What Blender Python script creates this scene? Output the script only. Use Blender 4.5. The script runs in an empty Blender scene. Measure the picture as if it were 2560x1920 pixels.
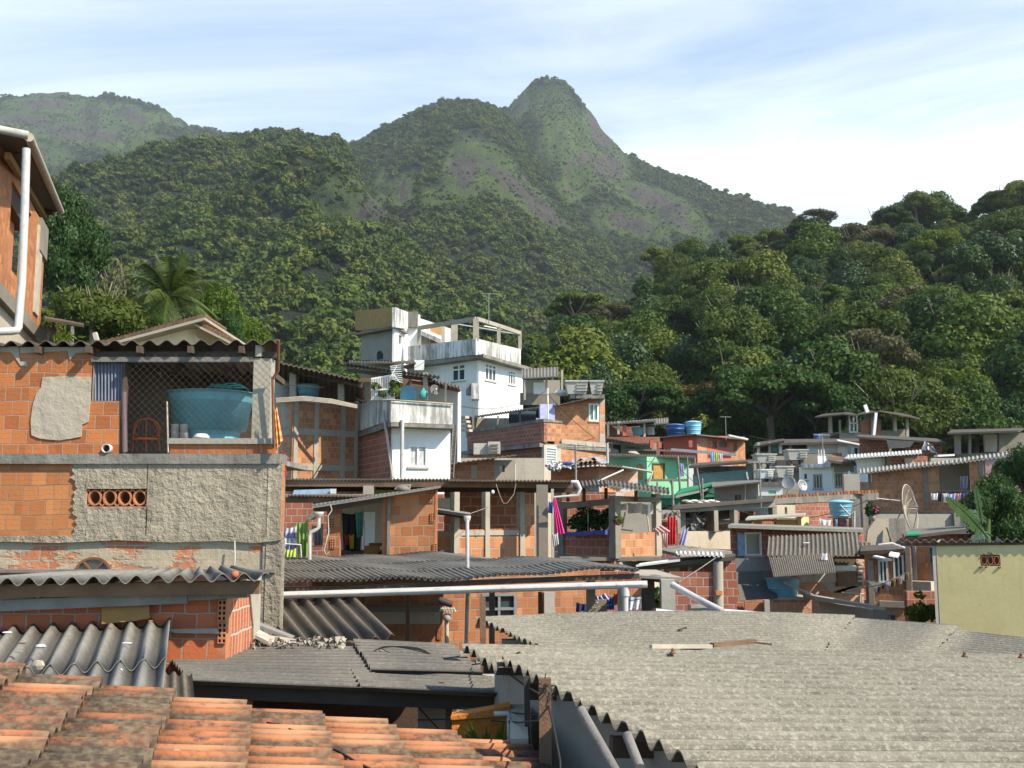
import bpy, math, random
import numpy as np
from mathutils import Vector, noise as mn
from math import sin, cos, pi, radians as R, sqrt
random.seed(7)
S = bpy.context.scene; COL = S.collection
# ---------------------------------------------------------------- camera
F = 2600.0; PITCH = R(7.2); cp, sp = cos(PITCH), sin(PITCH)
cam = bpy.data.cameras.new('camera'); co = bpy.data.objects.new('camera', cam); COL.objects.link(co)
cam.sensor_width = 36; cam.lens = F/2560*36; cam.clip_start = .1; cam.clip_end = 12000
co.rotation_euler = (pi/2+PITCH, 0, 0); S.camera = co
def ray(u, v):
    t = (960-v)/F
    return Vector(((u-1280)/F, cp-t*sp, sp+t*cp))
def W(u, v, Y):                                   # the point at distance Y seen at photo position u, v
    r = ray(u, v); return r*(Y/r.y)
def Zat(v, Y): return W(1280, v, Y).z
# ---------------------------------------------------------------- light
SUN_EL, SUN_AZ = R(43), R(122)                    # azimuth clockwise from the view direction
sd = Vector((sin(SUN_AZ)*cos(SUN_EL), cos(SUN_AZ)*cos(SUN_EL), sin(SUN_EL)))
sl = bpy.data.lights.new('sun', 'SUN'); sl.energy = 4.6; sl.angle = R(.6); sl.color = (1, .89, .71)
so = bpy.data.objects.new('sun', sl); COL.objects.link(so); so.rotation_euler = sd.to_track_quat('Z', 'Y').to_euler()
S.view_settings.view_transform = 'Standard'; S.view_settings.look = 'None'
S.view_settings.exposure = 0.72; S.view_settings.gamma = 1
try:
    S.cycles.max_bounces = 6; S.cycles.diffuse_bounces = 3; S.cycles.volume_bounces = 0
    S.cycles.transparent_max_bounces = 8; S.cycles.volume_step_rate = 5
except Exception: pass
# ---------------------------------------------------------------- node helper
class NB:
    def __init__(s, tree): s.t = tree; tree.nodes.clear()
    def n(s, typ, props=None, **ins):
        nd = s.t.nodes.new(typ)
        for k, v in (props or {}).items(): setattr(nd, k, v)
        for k, v in ins.items():
            k = k.replace('_', ' ') if k.replace('_', ' ') in nd.inputs else k
            key = int(k[1:]) if k[0] == 'i' and k[1:].isdigit() else k
            s.set(nd, key, v)
        return nd
    def set(s, nd, key, v):
        sock = nd.inputs[key]
        if isinstance(v, bpy.types.NodeSocket): s.t.links.new(v, sock)
        elif isinstance(v, (tuple, list)) and len(v) == 3 and sock.type == 'RGBA': sock.default_value = (*v, 1)
        else: sock.default_value = v
    def noise(s, vec, scale, detail=4, rough=.55, dist=0):
        return s.n('ShaderNodeTexNoise', Vector=vec, Scale=scale, Detail=detail, Roughness=rough, Distortion=dist).outputs[0]
    def ramp(s, fac, a, b, ca=(0,0,0), cb=(1,1,1)):
        r = s.n('ShaderNodeValToRGB', Fac=fac); e = r.color_ramp.elements
        e[0].position = a; e[0].color = (*ca, 1); e[1].position = b; e[1].color = (*cb, 1)
        return r.outputs[0]
    def ramps(s, fac, stops):
        r = s.n('ShaderNodeValToRGB', Fac=fac); e = r.color_ramp.elements
        while len(e) < len(stops): e.new(.5)
        for i, (p, c) in enumerate(stops): e[i].position = p; e[i].color = (*c, 1)
        return r.outputs[0]
    def mix(s, fac, a, b, mode='MIX'):
        m = s.n('ShaderNodeMix', {'data_type': 'RGBA', 'blend_type': mode})
        s.set(m, 0, fac); s.set(m, 6, a); s.set(m, 7, b); return m.outputs[2]
    def math(s, op, a, b=0.0, clamp=False):
        m = s.n('ShaderNodeMath', {'operation': op, 'use_clamp': clamp}); s.set(m, 0, a); s.set(m, 1, b); return m.outputs[0]
    def map(s, vec, sc=(1,1,1), loc=(0,0,0)):
        m = s.n('ShaderNodeMapping', Vector=vec); m.inputs['Scale'].default_value = sc; m.inputs['Location'].default_value = loc
        return m.outputs[0]
    def bump(s, h, strength=.5, dist=.02):
        return s.n('ShaderNodeBump', Height=h, Strength=strength, Distance=dist).outputs[0]
    def out(s, shader): s.n('ShaderNodeOutputMaterial', Surface=shader)
    def bsdf(s, col, rough=.8, nrm=None, **k):
        b = s.n('ShaderNodeBsdfPrincipled', **{'Base_Color': col, 'Roughness': rough, **k})
        if nrm is not None: s.set(b, 'Normal', nrm)
        return b.outputs[0]
MATS = {}
def newmat(name):
    m = bpy.data.materials.new(name); m.use_nodes = True; MATS[name] = m
    b = NB(m.node_tree); b.mat = m
    b.pos = b.n('ShaderNodeNewGeometry').outputs[0]; b.uv = b.n('ShaderNodeUVMap').outputs[0]
    return b
def m_plain(name, c, rough=.6, var=.25, sc=3., dirt=(.08,.07,.06), dirt_amt=.35, bump=.15, metal=0, **k):
    b = newmat(name); f = b.noise(b.pos, sc, 5)
    c2 = tuple(x*(1-var) for x in c)
    col = b.mix(b.ramp(f, .3, .7), c, c2)
    d = b.ramp(b.noise(b.pos, sc*2.7, 6, .7), .52, .8)
    col = b.mix(b.math('MULTIPLY', d, dirt_amt), col, dirt)
    nr = b.bump(b.noise(b.pos, sc*12, 4), bump, .01)
    b.out(b.bsdf(col, rough, nr, Metallic=metal, **k)); return b.mat
def m_plaster(name, c, c2, stain=(.05,.047,.04), amt=.6, thr=(.5,.68), bump=.5, sc=.8, bsc=14, streak=True, bd=.03):
    # rendered wall with run-off stains
    b = newmat(name)
    col = b.mix(b.ramp(b.noise(b.pos, sc*1.7, 6, .65), .35, .65), c, c2)
    n1 = b.noise(b.map(b.pos, (1,1,.35)), sc*1.3, 6, .7)
    if streak:
        n2 = b.noise(b.map(b.pos, (1,1,.12)), sc*4.5, 5, .7)
        n1 = b.math('ADD', b.math('MULTIPLY', n1, .55), b.math('MULTIPLY', n2, .45))
    col = b.mix(b.math('MULTIPLY', b.ramp(n1, *thr), amt), col, stain)
    fine = b.noise(b.pos, bsc*3, 3); col = b.mix(.25, col, b.mix(fine, tuple(x*.6 for x in c), tuple(min(1,x*1.25) for x in c)))
    h = b.math('ADD', b.noise(b.pos, bsc, 5, .65), b.math('MULTIPLY', b.noise(b.pos, bsc*.3, 3), .6))
    b.out(b.bsdf(col, .9, b.bump(h, bump, bd))); return b.mat
def m_brick(name, c1, c2, mortar, bw=.2, bh=.2, ms=.012, smear=.35, smc=(.36,.31,.26), soot=.3, sthr=.56, bias=0., jit=.02):
    b = newmat(name)
    nz = b.n('ShaderNodeTexNoise', Vector=b.uv, Scale=2.3, Detail=3).outputs[1]
    dv = b.n('ShaderNodeVectorMath', {'operation': 'SCALE'}, i0=b.n('ShaderNodeVectorMath', {'operation': 'SUBTRACT'}, i0=nz, i1=(.5,.5,.5)).outputs[0])
    dv.inputs['Scale'].default_value = jit*2.2
    vec = b.n('ShaderNodeVectorMath', {'operation': 'ADD'}, i0=b.uv, i1=dv.outputs[0]).outputs[0]
    br = b.n('ShaderNodeTexBrick', {'offset': .5, 'squash': 1.0}, Vector=vec, Color1=c1, Color2=c2, Mortar=mortar, Scale=1.0)
    br.inputs['Mortar Size'].default_value = ms; br.inputs['Mortar Smooth'].default_value = .25
    br.inputs['Bias'].default_value = bias; br.inputs['Brick Width'].default_value = bw; br.inputs['Row Height'].default_value = bh
    # every brick a little different: a second, coarser random tint
    cell = b.n('ShaderNodeTexWhiteNoise', {'noise_dimensions': '2D'}, Vector=b.n('ShaderNodeVectorMath', {'operation': 'FLOOR'}, i0=b.map(vec, (1/bw*.5, 1/bh, 1))).outputs[0]).outputs[0]
    col = b.mix(b.math('MULTIPLY', cell, .55), br.outputs[0], tuple(x*.55 for x in c2))
    col = b.mix(br.outputs[1], col, mortar)
    grv = b.math('FRACT', b.math('MULTIPLY', b.n('ShaderNodeSeparateXYZ', Vector=vec).outputs[1], 3/bh))
    sm = b.ramp(b.noise(b.uv, 1.1, 7, .72), sthr, sthr+.06)
    col = b.mix(b.math('MULTIPLY', sm, smear), col, smc)
    so_ = b.ramp(b.noise(b.map(b.pos, (1,1,.4)), .9, 6, .7), .45, .75)
    col = b.mix(b.math('MULTIPLY', so_, soot), col, (.09,.05,.035))
    h = b.math('SUBTRACT', b.math('MULTIPLY', b.noise(b.uv, 30, 4), .3), br.outputs[1])
    h = b.math('SUBTRACT', h, b.math('MULTIPLY', b.math('LESS_THAN', grv, .14), .12))
    b.out(b.bsdf(col, .85, b.bump(h, .8, .018))); return b.mat
def m_patch(name, brick_args, plc, plc2, scale, thr, bump=.6, bsc=13):
    # brickwork with crusts of render over part of it
    b = newmat(name); c1, c2, mortar, bw, bh, ms = brick_args
    br = b.n('ShaderNodeTexBrick', {'offset': .5}, Vector=b.uv, Color1=c1, Color2=c2, Mortar=mortar, Scale=1.0)
    br.inputs['Mortar Size'].default_value = ms; br.inputs['Brick Width'].default_value = bw; br.inputs['Row Height'].default_value = bh
    pl = b.mix(b.ramp(b.noise(b.pos, 1.4, 6, .7), .35, .7), plc, plc2)
    m = b.ramp(b.noise(b.map(b.uv, (.7,1.2,1)), scale, 7, .65), thr, thr+.035)
    col = b.mix(m, br.outputs[0], pl)
    h = b.math('ADD', b.math('MULTIPLY', m, .5), b.noise(b.pos, bsc, 5, .65)); h = b.math('SUBTRACT', h, b.math('MULTIPLY', br.outputs[1], .6))
    b.out(b.bsdf(col, .9, b.bump(h, bump, .025))); return b.mat
# ---------------------------------------------------------------- mesh builder
class MB:
    def __init__(s): s.v = []; s.f = []; s.sm = []; s.tone = []; s.t = 0.
    def add(s, vs, fs, smooth=False):
        o = len(s.v); s.v += [Vector(p) for p in vs]
        for f in fs: s.f.append([i+o for i in f]); s.sm.append(smooth); s.tone.append(s.t)
        return s
    def box(s, a, b):
        (x0,y0,z0),(x1,y1,z1) = [(min(p), max(p)) for p in zip(a,b)] and ((min(a[0],b[0]),min(a[1],b[1]),min(a[2],b[2])),(max(a[0],b[0]),max(a[1],b[1]),max(a[2],b[2])))
        return s.add([(x0,y0,z0),(x1,y0,z0),(x1,y1,z0),(x0,y1,z0),(x0,y0,z1),(x1,y0,z1),(x1,y1,z1),(x0,y1,z1)],
                     [(3,2,1,0),(4,5,6,7),(0,1,5,4),(1,2,6,5),(2,3,7,6),(3,0,4,7)])
    def hexa(s, p):                                # eight corners: four of one end, four of the other
        return s.add(p, [(3,2,1,0),(4,5,6,7),(0,1,5,4),(1,2,6,5),(2,3,7,6),(3,0,4,7)])
    def slab(s, p, off):                           # polygon p thickened along off
        n = len(p); p = [Vector(q) for q in p]; off = Vector(off)
        return s.add(p+[q+off for q in p], [tuple(range(n))[::-1], tuple(range(n,2*n))]+[(i,(i+1)%n,n+(i+1)%n,n+i) for i in range(n)])
    def beam(s, a, b, w, h, up=(0,0,1)):
        a, b = Vector(a), Vector(b); d = (b-a).normalized(); x = d.cross(Vector(up))
        if x.length < 1e-3: x = d.cross(Vector((0,1,0)))
        x.normalize(); y = x.cross(d).normalized(); x *= w/2; y *= h/2
        return s.hexa([a-x-y,a+x-y,a+x+y,a-x+y,b-x-y,b+x-y,b+x+y,b-x+y])
    def tube(s, pts, r, n=8, cap=True):
        pts = [Vector(p) for p in pts]; k = len(pts); rs = r if isinstance(r,(list,tuple)) else [r]*k
        vs = []; fs = []; prev = None
        for i, p in enumerate(pts):
            d = (pts[min(i+1,k-1)]-pts[max(i-1,0)]).normalized()
            if prev is None:
                x = d.cross(Vector((0,0,1)))
                if x.length < .05: x = d.cross(Vector((0,1,0)))
            else: x = prev - d*prev.dot(d)
            x.normalize(); prev = x; y = d.cross(x)
            vs += [p+(x*cos(2*pi*j/n)+y*sin(2*pi*j/n))*rs[i] for j in range(n)]
        for i in range(k-1):
            for j in range(n): a=i*n+j; b_=i*n+(j+1)%n; fs.append((a,b_,b_+n,a+n))
        s.add(vs, fs, True)
        if cap: s.add(vs[:n], [tuple(range(n))[::-1]]); s.add(vs[-n:], [tuple(range(n))])
        return s
    def lathe(s, c, prof, n=24, ax=None, sq=None):
        c = Vector(c); vs = []; k = len(prof)
        q = Vector(ax).to_track_quat('Z','Y') if ax else None
        for r, z in prof:
            for j in range(n):
                p = Vector((cos(2*pi*j/n)*r, sin(2*pi*j/n)*r, z)); vs.append(c+(q@p if q else p))
        fs = [(i*n+j, i*n+(j+1)%n, (i+1)*n+(j+1)%n, (i+1)*n+j) for i in range(k-1) for j in range(n)]
        return s.add(vs, fs, True)
    def corr(s, P0, P1, P2, P3, pitch, amp, th=.007, ns=8, nt=2, sag=0, jag=0, up=(0,0,1), fn=None, lip=True, ph=0):
        # corrugated sheet: waves along P0-P1, ridges along P0-P3
        P0,P1,P2,P3 = map(Vector,(P0,P1,P2,P3)); L = (P1-P0).length; N = max(2,int(L/pitch*ns)); up = Vector(up)
        vs = []
        for i in range(N+1):
            a = i/N; j0 = random.uniform(-jag,jag) if i%ns==0 or i==0 else j0; 
            for k in range(nt+1):
                b = k/nt; p = (P0*(1-a)+P1*a)*(1-b)+(P3*(1-a)+P2*a)*b
                if jag and k in (0,nt): p = p+(P3-P0).normalized()*j0
                z = amp*cos(2*pi*(a*L/pitch+ph)) - sag*4*b*(1-b)
                if fn: z += fn(a,b)
                vs.append(p+up*z)
        M = len(vs); K = nt+1; vs += [p-up*th for p in vs]
        fs = [(i*K+k,(i+1)*K+k,(i+1)*K+k+1,i*K+k+1) for i in range(N) for k in range(nt)]
        f0 = len(s.f); s.add(vs, fs+[tuple(M+q for q in f[::-1]) for f in fs], True)
        for i in range(N):
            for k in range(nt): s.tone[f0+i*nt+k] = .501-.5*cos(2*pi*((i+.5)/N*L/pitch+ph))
        e = [(i*K,(i+1)*K,M+(i+1)*K,M+i*K) for i in range(N)]+[(i*K+nt,(i+1)*K+nt,M+(i+1)*K+nt,M+i*K+nt) for i in range(N)]
        e += [(k,k+1,M+k+1,M+k) for k in range(nt)]+[(N*K+k,N*K+k+1,M+N*K+k+1,M+N*K+k) for k in range(nt)]
        o = len(s.v)-2*M
        for f in e: s.f.append([i+o for i in f]); s.sm.append(False); s.tone.append(s.t)
        return s
    def build(s, name, mat, parent=None, kind=None):
        me = bpy.data.meshes.new(name); L = Vector(parent.location) if parent else None
        if parent and parent.parent: L = L+Vector(parent.parent.location)
        if not parent:
            zs = min(p.z for p in s.v); n = len(s.v); L = Vector((sum(p.x for p in s.v)/n, sum(p.y for p in s.v)/n, zs))
        me.from_pydata([p-L for p in s.v], [], s.f); me.update()
        uvl = me.uv_layers.new(name='UVMap'); co_ = [p for p in s.v]
        for pl in me.polygons:
            nn = pl.normal
            if abs(nn.z) < .75:
                t = Vector((-nn.y, nn.x, 0)).normalized()
                if abs(t.x) > abs(t.y) and t.x < 0 or abs(t.y) >= abs(t.x) and t.y < 0: t = -t
                for li in pl.loop_indices:
                    p = co_[me.loops[li].vertex_index]; uvl.data[li].uv = (p.dot(t), p.z)
            else:
                for li in pl.loop_indices:
                    p = co_[me.loops[li].vertex_index]; uvl.data[li].uv = (p.x, p.y)
        me.polygons.foreach_set('use_smooth', s.sm)
        if any(s.tone):
            at = me.attributes.new('tone','FLOAT','FACE'); at.data.foreach_set('value', s.tone)
        me.materials.append(MATS[mat] if isinstance(mat,str) else mat)
        o = bpy.data.objects.new(name, me); COL.objects.link(o)
        o.location = (0,0,0) if parent else L
        if parent: o.parent = parent
        if kind: o['kind'] = kind
        return o
def thing(name, label, cat, loc, group=None):
    o = bpy.data.objects.new(name, None); COL.objects.link(o); o.location = loc; o.empty_display_size = .3
    o['label'] = label; o['category'] = cat
    if group: o['group'] = group
    return o
def tag(o, label, cat, group=None):
    o['label'] = label; o['category'] = cat
    if group: o['group'] = group
    return o
def single(name, mb, mat, label, cat, group=None): return tag(mb.build(name, mat), label, cat, group)
# ---------------------------------------------------------------- a wall plane addressed by photo positions
class Wall:
    def __init__(s, uA, YA, uB, YB, v=1250):
        a, b = W(uA, v, YA), W(uB, v, YB); s.A = Vector((a.x,a.y,0)); s.B = Vector((b.x,b.y,0))
        s.L = (s.B-s.A).length; s.t = (s.B-s.A)/s.L; n = Vector((s.t.y,-s.t.x,0))
        s.n = n if n.dot(-s.A) > 0 else -n          # outward, to the camera
    def px(s, u, v):
        r = ray(u, v); k = s.A.dot(s.n)/r.dot(s.n); p = r*k
        return (p-s.A).dot(s.t), p.z
    def pt(s, a, z, off=0): return Vector((s.A.x+s.t.x*a+s.n.x*off, s.A.y+s.t.y*a+s.n.y*off, z))
    def at(s, u, v, off=0): a, z = s.px(u, v); return s.pt(a, z, off)
    def rect(s, u0, v0, u1, v1):
        a0, z0 = s.px(u0,(v0+v1)/2); a1, _ = s.px(u1,(v0+v1)/2); um = (u0+u1)/2
        _, zt = s.px(um,v0); _, zb = s.px(um,v1); return a0, a1, zb, zt
    def slab(s, mb, a0, a1, z0, z1, out=0, inn=.12):
        mb.hexa([s.pt(a0,z0,out),s.pt(a1,z0,out),s.pt(a1,z0,-inn),s.pt(a0,z0,-inn),
                 s.pt(a0,z1,out),s.pt(a1,z1,out),s.pt(a1,z1,-inn),s.pt(a0,z1,-inn)]); return mb
    def pslab(s, mb, u0, v0, u1, v1, out=0, inn=.12):
        return s.slab(mb, *s.rect(u0,v0,u1,v1), out, inn)
    def poly(s, mb, uvs, out=0, inn=.12):          # outline in photo positions, thickened
        pts = [s.at(u, v, out) for u, v in uvs]; return mb.slab(pts, -s.n*(out+inn))
    def panel(s, mb, a0, a1, z0, z1, holes=(), th=.14, topz=None):
        # wall with rectangular openings (a0,a1,z0,z1); topz=(z at a0, z at a1) for a sloping top
        A = sorted({a0,a1,*[min(max(h[k],a0),a1) for h in holes for k in (0,1)]})
        Z = sorted({z0,z1,*[min(max(h[k],z0),z1) for h in holes for k in (2,3)]})
        op = lambda i,j: i<0 or j<0 or i>=len(A)-1 or j>=len(Z)-1 or any(h[0]<(A[i]+A[i+1])/2<h[1] and h[2]<(Z[j]+Z[j+1])/2<h[3] for h in holes)
        def P(i,j,o):
            z = Z[j]
            if topz and j == len(Z)-1: f=(A[i]-a0)/(a1-a0); z = topz[0]*(1-f)+topz[1]*f
            return s.pt(A[i], z, o)
        for i in range(len(A)-1):
            for j in range(len(Z)-1):
                if op(i,j): continue
                mb.add([P(i,j,0),P(i+1,j,0),P(i+1,j+1,0),P(i,j+1,0)],[(0,1,2,3)])
                mb.add([P(i,j,-th),P(i+1,j,-th),P(i+1,j+1,-th),P(i,j+1,-th)],[(3,2,1,0)])
                for di,dj,e in ((-1,0,((i,j),(i,j+1))),(1,0,((i+1,j),(i+1,j+1))),(0,-1,((i,j),(i+1,j))),(0,1,((i,j+1),(i+1,j+1)))):
                    if op(i+di,j+dj):
                        (p,q),(r_,t_) = e; mb.add([P(p,q,0),P(r_,t_,0),P(r_,t_,-th),P(p,q,-th)],[(0,1,2,3)])
        return mb
    def wallpx(s, mb, u0, u1, v0, zb, holes=(), th=.14, v0b=None):
        # photo columns u0..u1, top at v0 (v0b at the right end), bottom at height zb; holes in photo rectangles
        a0, zt = s.px(u0, v0); a1, zt1 = s.px(u1, v0 if v0b is None else v0b)
        zz = zt if v0b is None else min(zt,zt1)
        return s.panel(mb, a0, a1, zb, max(zz,zb+.05), [s.rect(*h) for h in holes], th, (zt,zt1))
def window(par, w, u0, v0, u1, v1, nb=2, fm='white_metal', gm='glass', transom=0, out=.02, fw=.045, name='window', curtain=None, bars=0, recess=.05):
    a0,a1,z0,z1 = w.rect(u0,v0,u1,v1)
    m = MB(); 
    for q in ((a0-.01,a0+fw,z0,z1),(a1-fw,a1+.01,z0,z1),(a0+fw,a1-fw,z0,z0+fw),(a0+fw,a1-fw,z1-fw,z1)): w.slab(m,*q,out,.08)
    zt = z1-(z1-z0)*transom if transom else z1-fw
    for i in range(1,nb):
        a = a0+(a1-a0)*i/nb; w.slab(m,a-fw/2,a+fw/2,z0+fw,z1-fw,out-.008,.07)
    if transom: w.slab(m,a0+fw,a1-fw,zt-fw/2,zt+fw/2,out-.004,.072)
    for i in range(bars):
        z = z0+fw+(z1-z0-2*fw)*(i+1)/(bars+1); w.slab(m,a0+fw,a1-fw,z-.012,z+.012,out-.012,.02)
    f = m.build(name, fm, par)
    g = MB(); w.slab(g,a0+fw*.5,a1-fw*.5,z0+fw*.5,z1-fw*.5,-recess,recess+.012); g.build('pane', gm, f)
    if curtain:
        c = MB(); n = 24; vs=[]
        for i in range(n+1):
            a = a0+fw+(a1-a0-2*fw)*i/n; o = -.12-.02*sin(i*2.1)
            vs += [w.pt(a,z0+.03,o), w.pt(a,z1-.03,o)]
        c.add(vs,[(2*i,2*i+2,2*i+3,2*i+1) for i in range(n)]); c.build('curtain', curtain, f)
    k = MB(); w.slab(k,a0-.05,a1+.05,z0-.06,z0-.003,.06,.02); k.build('sill', 'concrete_light', f)
    return f
# ================================================================ sky and air
world = bpy.data.worlds.new('World'); S.world = world; world.use_nodes = True
b = NB(world.node_tree)
sky = b.n('ShaderNodeTexSky', {'sky_type': 'NISHITA', 'sun_disc': False, 'sun_elevation': SUN_EL, 'sun_rotation': SUN_AZ,
                               'altitude': 50, 'air_density': 1.0, 'dust_density': .3, 'ozone_density': 1.2}).outputs[0]
g = b.n('ShaderNodeTexCoord').outputs['Generated']
sx = b.n('ShaderNodeSeparateXYZ', Vector=g)
zz = b.math('ADD', b.math('MAXIMUM', sx.outputs[2], 0.0), .16)
pv = b.n('ShaderNodeCombineXYZ', X=b.math('DIVIDE', sx.outputs[0], zz), Y=b.math('DIVIDE', sx.outputs[1], zz)).outputs[0]
rot = b.n('ShaderNodeMapping', Vector=pv); rot.inputs['Rotation'].default_value = (0,0,R(-33)); rot.inputs['Scale'].default_value = (.55,1.5,1); rot.inputs['Location'].default_value = (2.3,.4,0)
c1 = b.noise(rot.outputs[0], 1.1, 9, .62, .9)
c2 = b.noise(b.map(pv, (.5,.5,1), (7,3,0)), .8, 3, .5)
cl = b.math('ADD', b.math('MULTIPLY', c1, .65), b.math('MULTIPLY', c2, .45))
low = b.ramp(sx.outputs[2], .12, .5, (.28,)*3, (0,)*3)
front = b.ramp(sx.outputs[1], -.1, .6); top_ = b.ramp(sx.outputs[2], .45, .8, (1,1,1), (.12,.12,.12))
cf = b.math('MULTIPLY', b.math('MULTIPLY', b.math('ADD', b.ramp(cl, .36, .66), low, True), .78), b.math('MULTIPLY', front, top_))
sky = b.mix(1.0, sky, (.84,1.02,1.06), 'MULTIPLY')
skyc = b.mix(cf, sky, (7.5,7.8,8.1))
bg = b.n('ShaderNodeBackground', Color=skyc, Strength=.135)
b.n('ShaderNodeOutputWorld', Surface=bg.outputs[0])
hz = MB(); hz.box((-2900,-60,-60),(2900,3300,1150))
m = bpy.data.materials.new('haze'); m.use_nodes = True; b = NB(m.node_tree)
pvn = b.n('ShaderNodeVolumePrincipled', Color=(.84,.92,1.0), Density=.00012, Anisotropy=.25)
b.n('ShaderNodeOutputMaterial', Volume=pvn.outputs[0]); MATS['haze'] = m
hz.build('haze', 'haze', None, 'stuff').visible_shadow = True
# ================================================================ foliage
def leafmat(name, stops, rough=.6, nsc=.006, trans=.25, hue=.5, spec=.18):
    b = newmat(name)
    rnd = b.n('ShaderNodeObjectInfo').outputs['Random']
    big = b.noise(b.pos, nsc, 3)
    f = b.math('ADD', b.math('MULTIPLY', rnd, hue), b.math('MULTIPLY', big, 1-hue), True)
    col = b.ramps(f, stops)
    leaf = b.noise(b.pos, 2.2, 2)
    col = b.mix(b.ramp(leaf, .35, .7), b.mix(.5, col, (.01,.02,.008)), col)
    p = b.bsdf(col, rough, None, **{'Specular_IOR_Level': spec})
    t = b.n('ShaderNodeBsdfTranslucent', Color=b.mix(.35, col, (.16,.2,.02))).outputs[0]
    mx = b.n('ShaderNodeMixShader', i0=trans, i1=p, i2=t).outputs[0]
    b.out(mx); return b.mat
G = lambda r,g_,b_: (r,g_,b_)
leafmat('leaf_far', [(.12,(.026,.055,.007)),(.38,(.060,.10,.011)),(.56,(.098,.142,.015)),(.70,(.16,.17,.03)),(.86,(.105,.165,.016))], nsc=.009, hue=.75, trans=.12)
leafmat('leaf_wood', [(.15,(.028,.070,.009)),(.42,(.055,.11,.012)),(.6,(.105,.165,.017)),(.78,(.155,.185,.026))], nsc=.02, hue=.8, trans=.18)
leafmat('leaf_dark', [(.2,(.022,.062,.012)),(.8,(.045,.10,.018))], rough=.5, trans=.2)
leafmat('leaf_glossy', [(.2,(.028,.07,.018)),(.8,(.055,.105,.028))], rough=.5, trans=.12, spec=.22)
leafmat('leaf_olive', [(.2,(.065,.11,.016)),(.8,(.11,.15,.022))], trans=.3)
leafmat('leaf_lime', [(.2,(.10,.17,.014)),(.8,(.16,.22,.022))], trans=.35)
leafmat('leaf_rust', [(.2,(.085,.06,.018)),(.8,(.12,.075,.022))], trans=.25)
leafmat('leaf_khaki', [(.2,(.12,.105,.045)),(.8,(.15,.13,.06))], trans=.25)
leafmat('leaf_feather', [(.2,(.085,.12,.016)),(.8,(.13,.15,.022))], trans=.3)
leafmat('leaf_pale', [(.2,(.13,.15,.06)),(.8,(.18,.19,.08))], trans=.3)
m_plain('bark', (.16,.12,.085), .9, .4, 1.5, bump=.5); m_plain('bark_pale', (.32,.26,.18), .9, .3, 1.5, bump=.5)
rng = np.random.default_rng(3)
def leaves(mb_list, centres, radii, n, size, flat=.75, up=.35, shell=(.72,1.05), long=1.0, droop=0):
    """many small leaf faces spread over the shells of the crown's lobes"""
    vs=[]; fs=[]; tot = sum(r*r for r in radii)
    for c, r in zip(centres, radii):
        k = int(n*r*r/tot)
        for _ in range(k):
            d = rng.normal(size=3); d[2] = d[2]+up*abs(d[2])+up*.4; d /= np.linalg.norm(d)
            rad = r*rng.uniform(*shell)*(1+.12*math.sin(d[0]*9+c[0])*math.cos(d[1]*8+c[1]))
            p = np.array(c)+d*np.array([rad,rad,rad*flat])
            nn = d+rng.normal(size=3)*.55; nn /= np.linalg.norm(nn)
            a = np.cross(nn, rng.normal(size=3)); a /= np.linalg.norm(a); bb = np.cross(nn, a)
            s_ = size*rng.uniform(.6,1.3); a *= s_*long; bb *= s_*.62; 
            i = len(vs); vs += [p-a, p-a*.1+bb, p+a+np.array([0,0,-droop*s_]), p-a*.1-bb]; fs.append((i,i+1,i+2,i+3))
    mb_list.append((vs,fs))
def crown_lobes(w, h, n, seed, umb=False, z0=0):
    r = random.Random(seed); cs=[]; rs=[]
    for i in range(n):
        a = r.uniform(0,2*pi); q = sqrt(r.uniform(0.02,1))
        if umb: rr = w*r.uniform(.2,.3); z = z0+h*(.72-.3*q*q)+r.uniform(-.05,.05)*h
        else: rr = w*r.uniform(.24,.38); z = z0+h*r.uniform(.2,.8)*(1-.35*q)
        cs.append((cos(a)*q*(w-rr)*.95, sin(a)*q*(w-rr)*.95, z)); rs.append(rr)
    if not umb: cs.append((0,0,z0+h*.55)); rs.append(w*.52)
    return cs, rs
def mesh_of(name, lst, mat, smooth=False):
    vs=[]; fs=[]
    for v,f in lst: o=len(vs); vs+=v; fs+=[tuple(i+o for i in q) for q in f]
    me = bpy.data.meshes.new(name); me.from_pydata([tuple(map(float,p)) for p in vs], [], fs); me.update(); me.materials.append(MATS[mat]); return me
def crown_mesh(name, mat, w, h, nl, n, size, seed, umb=False, z0=0, flat=.75, core=False, **k):
    cs, rs = crown_lobes(w,h,nl,seed,umb,z0); L=[]
    leaves(L, cs, rs, n, size, flat, **k)
    if core:
        # inner, shaded mass of foliage
        for c, r in zip(cs, rs):
            vs=[]; fs=[]; q=r*.66
            for i in range(5):
                th = pi*i/4
                for j in range(7): 
                    a = 2*pi*j/7; e = q*(.85+.3*rng.random()); vs.append((c[0]+e*sin(th)*cos(a), c[1]+e*sin(th)*sin(a), c[2]+e*flat*cos(th)))
            for i in range(4):
                for j in range(7): fs.append((i*7+j,i*7+(j+1)%7,(i+1)*7+(j+1)%7,(i+1)*7+j))
            L.append((vs,fs))
    return mesh_of(name, L, mat)
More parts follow.
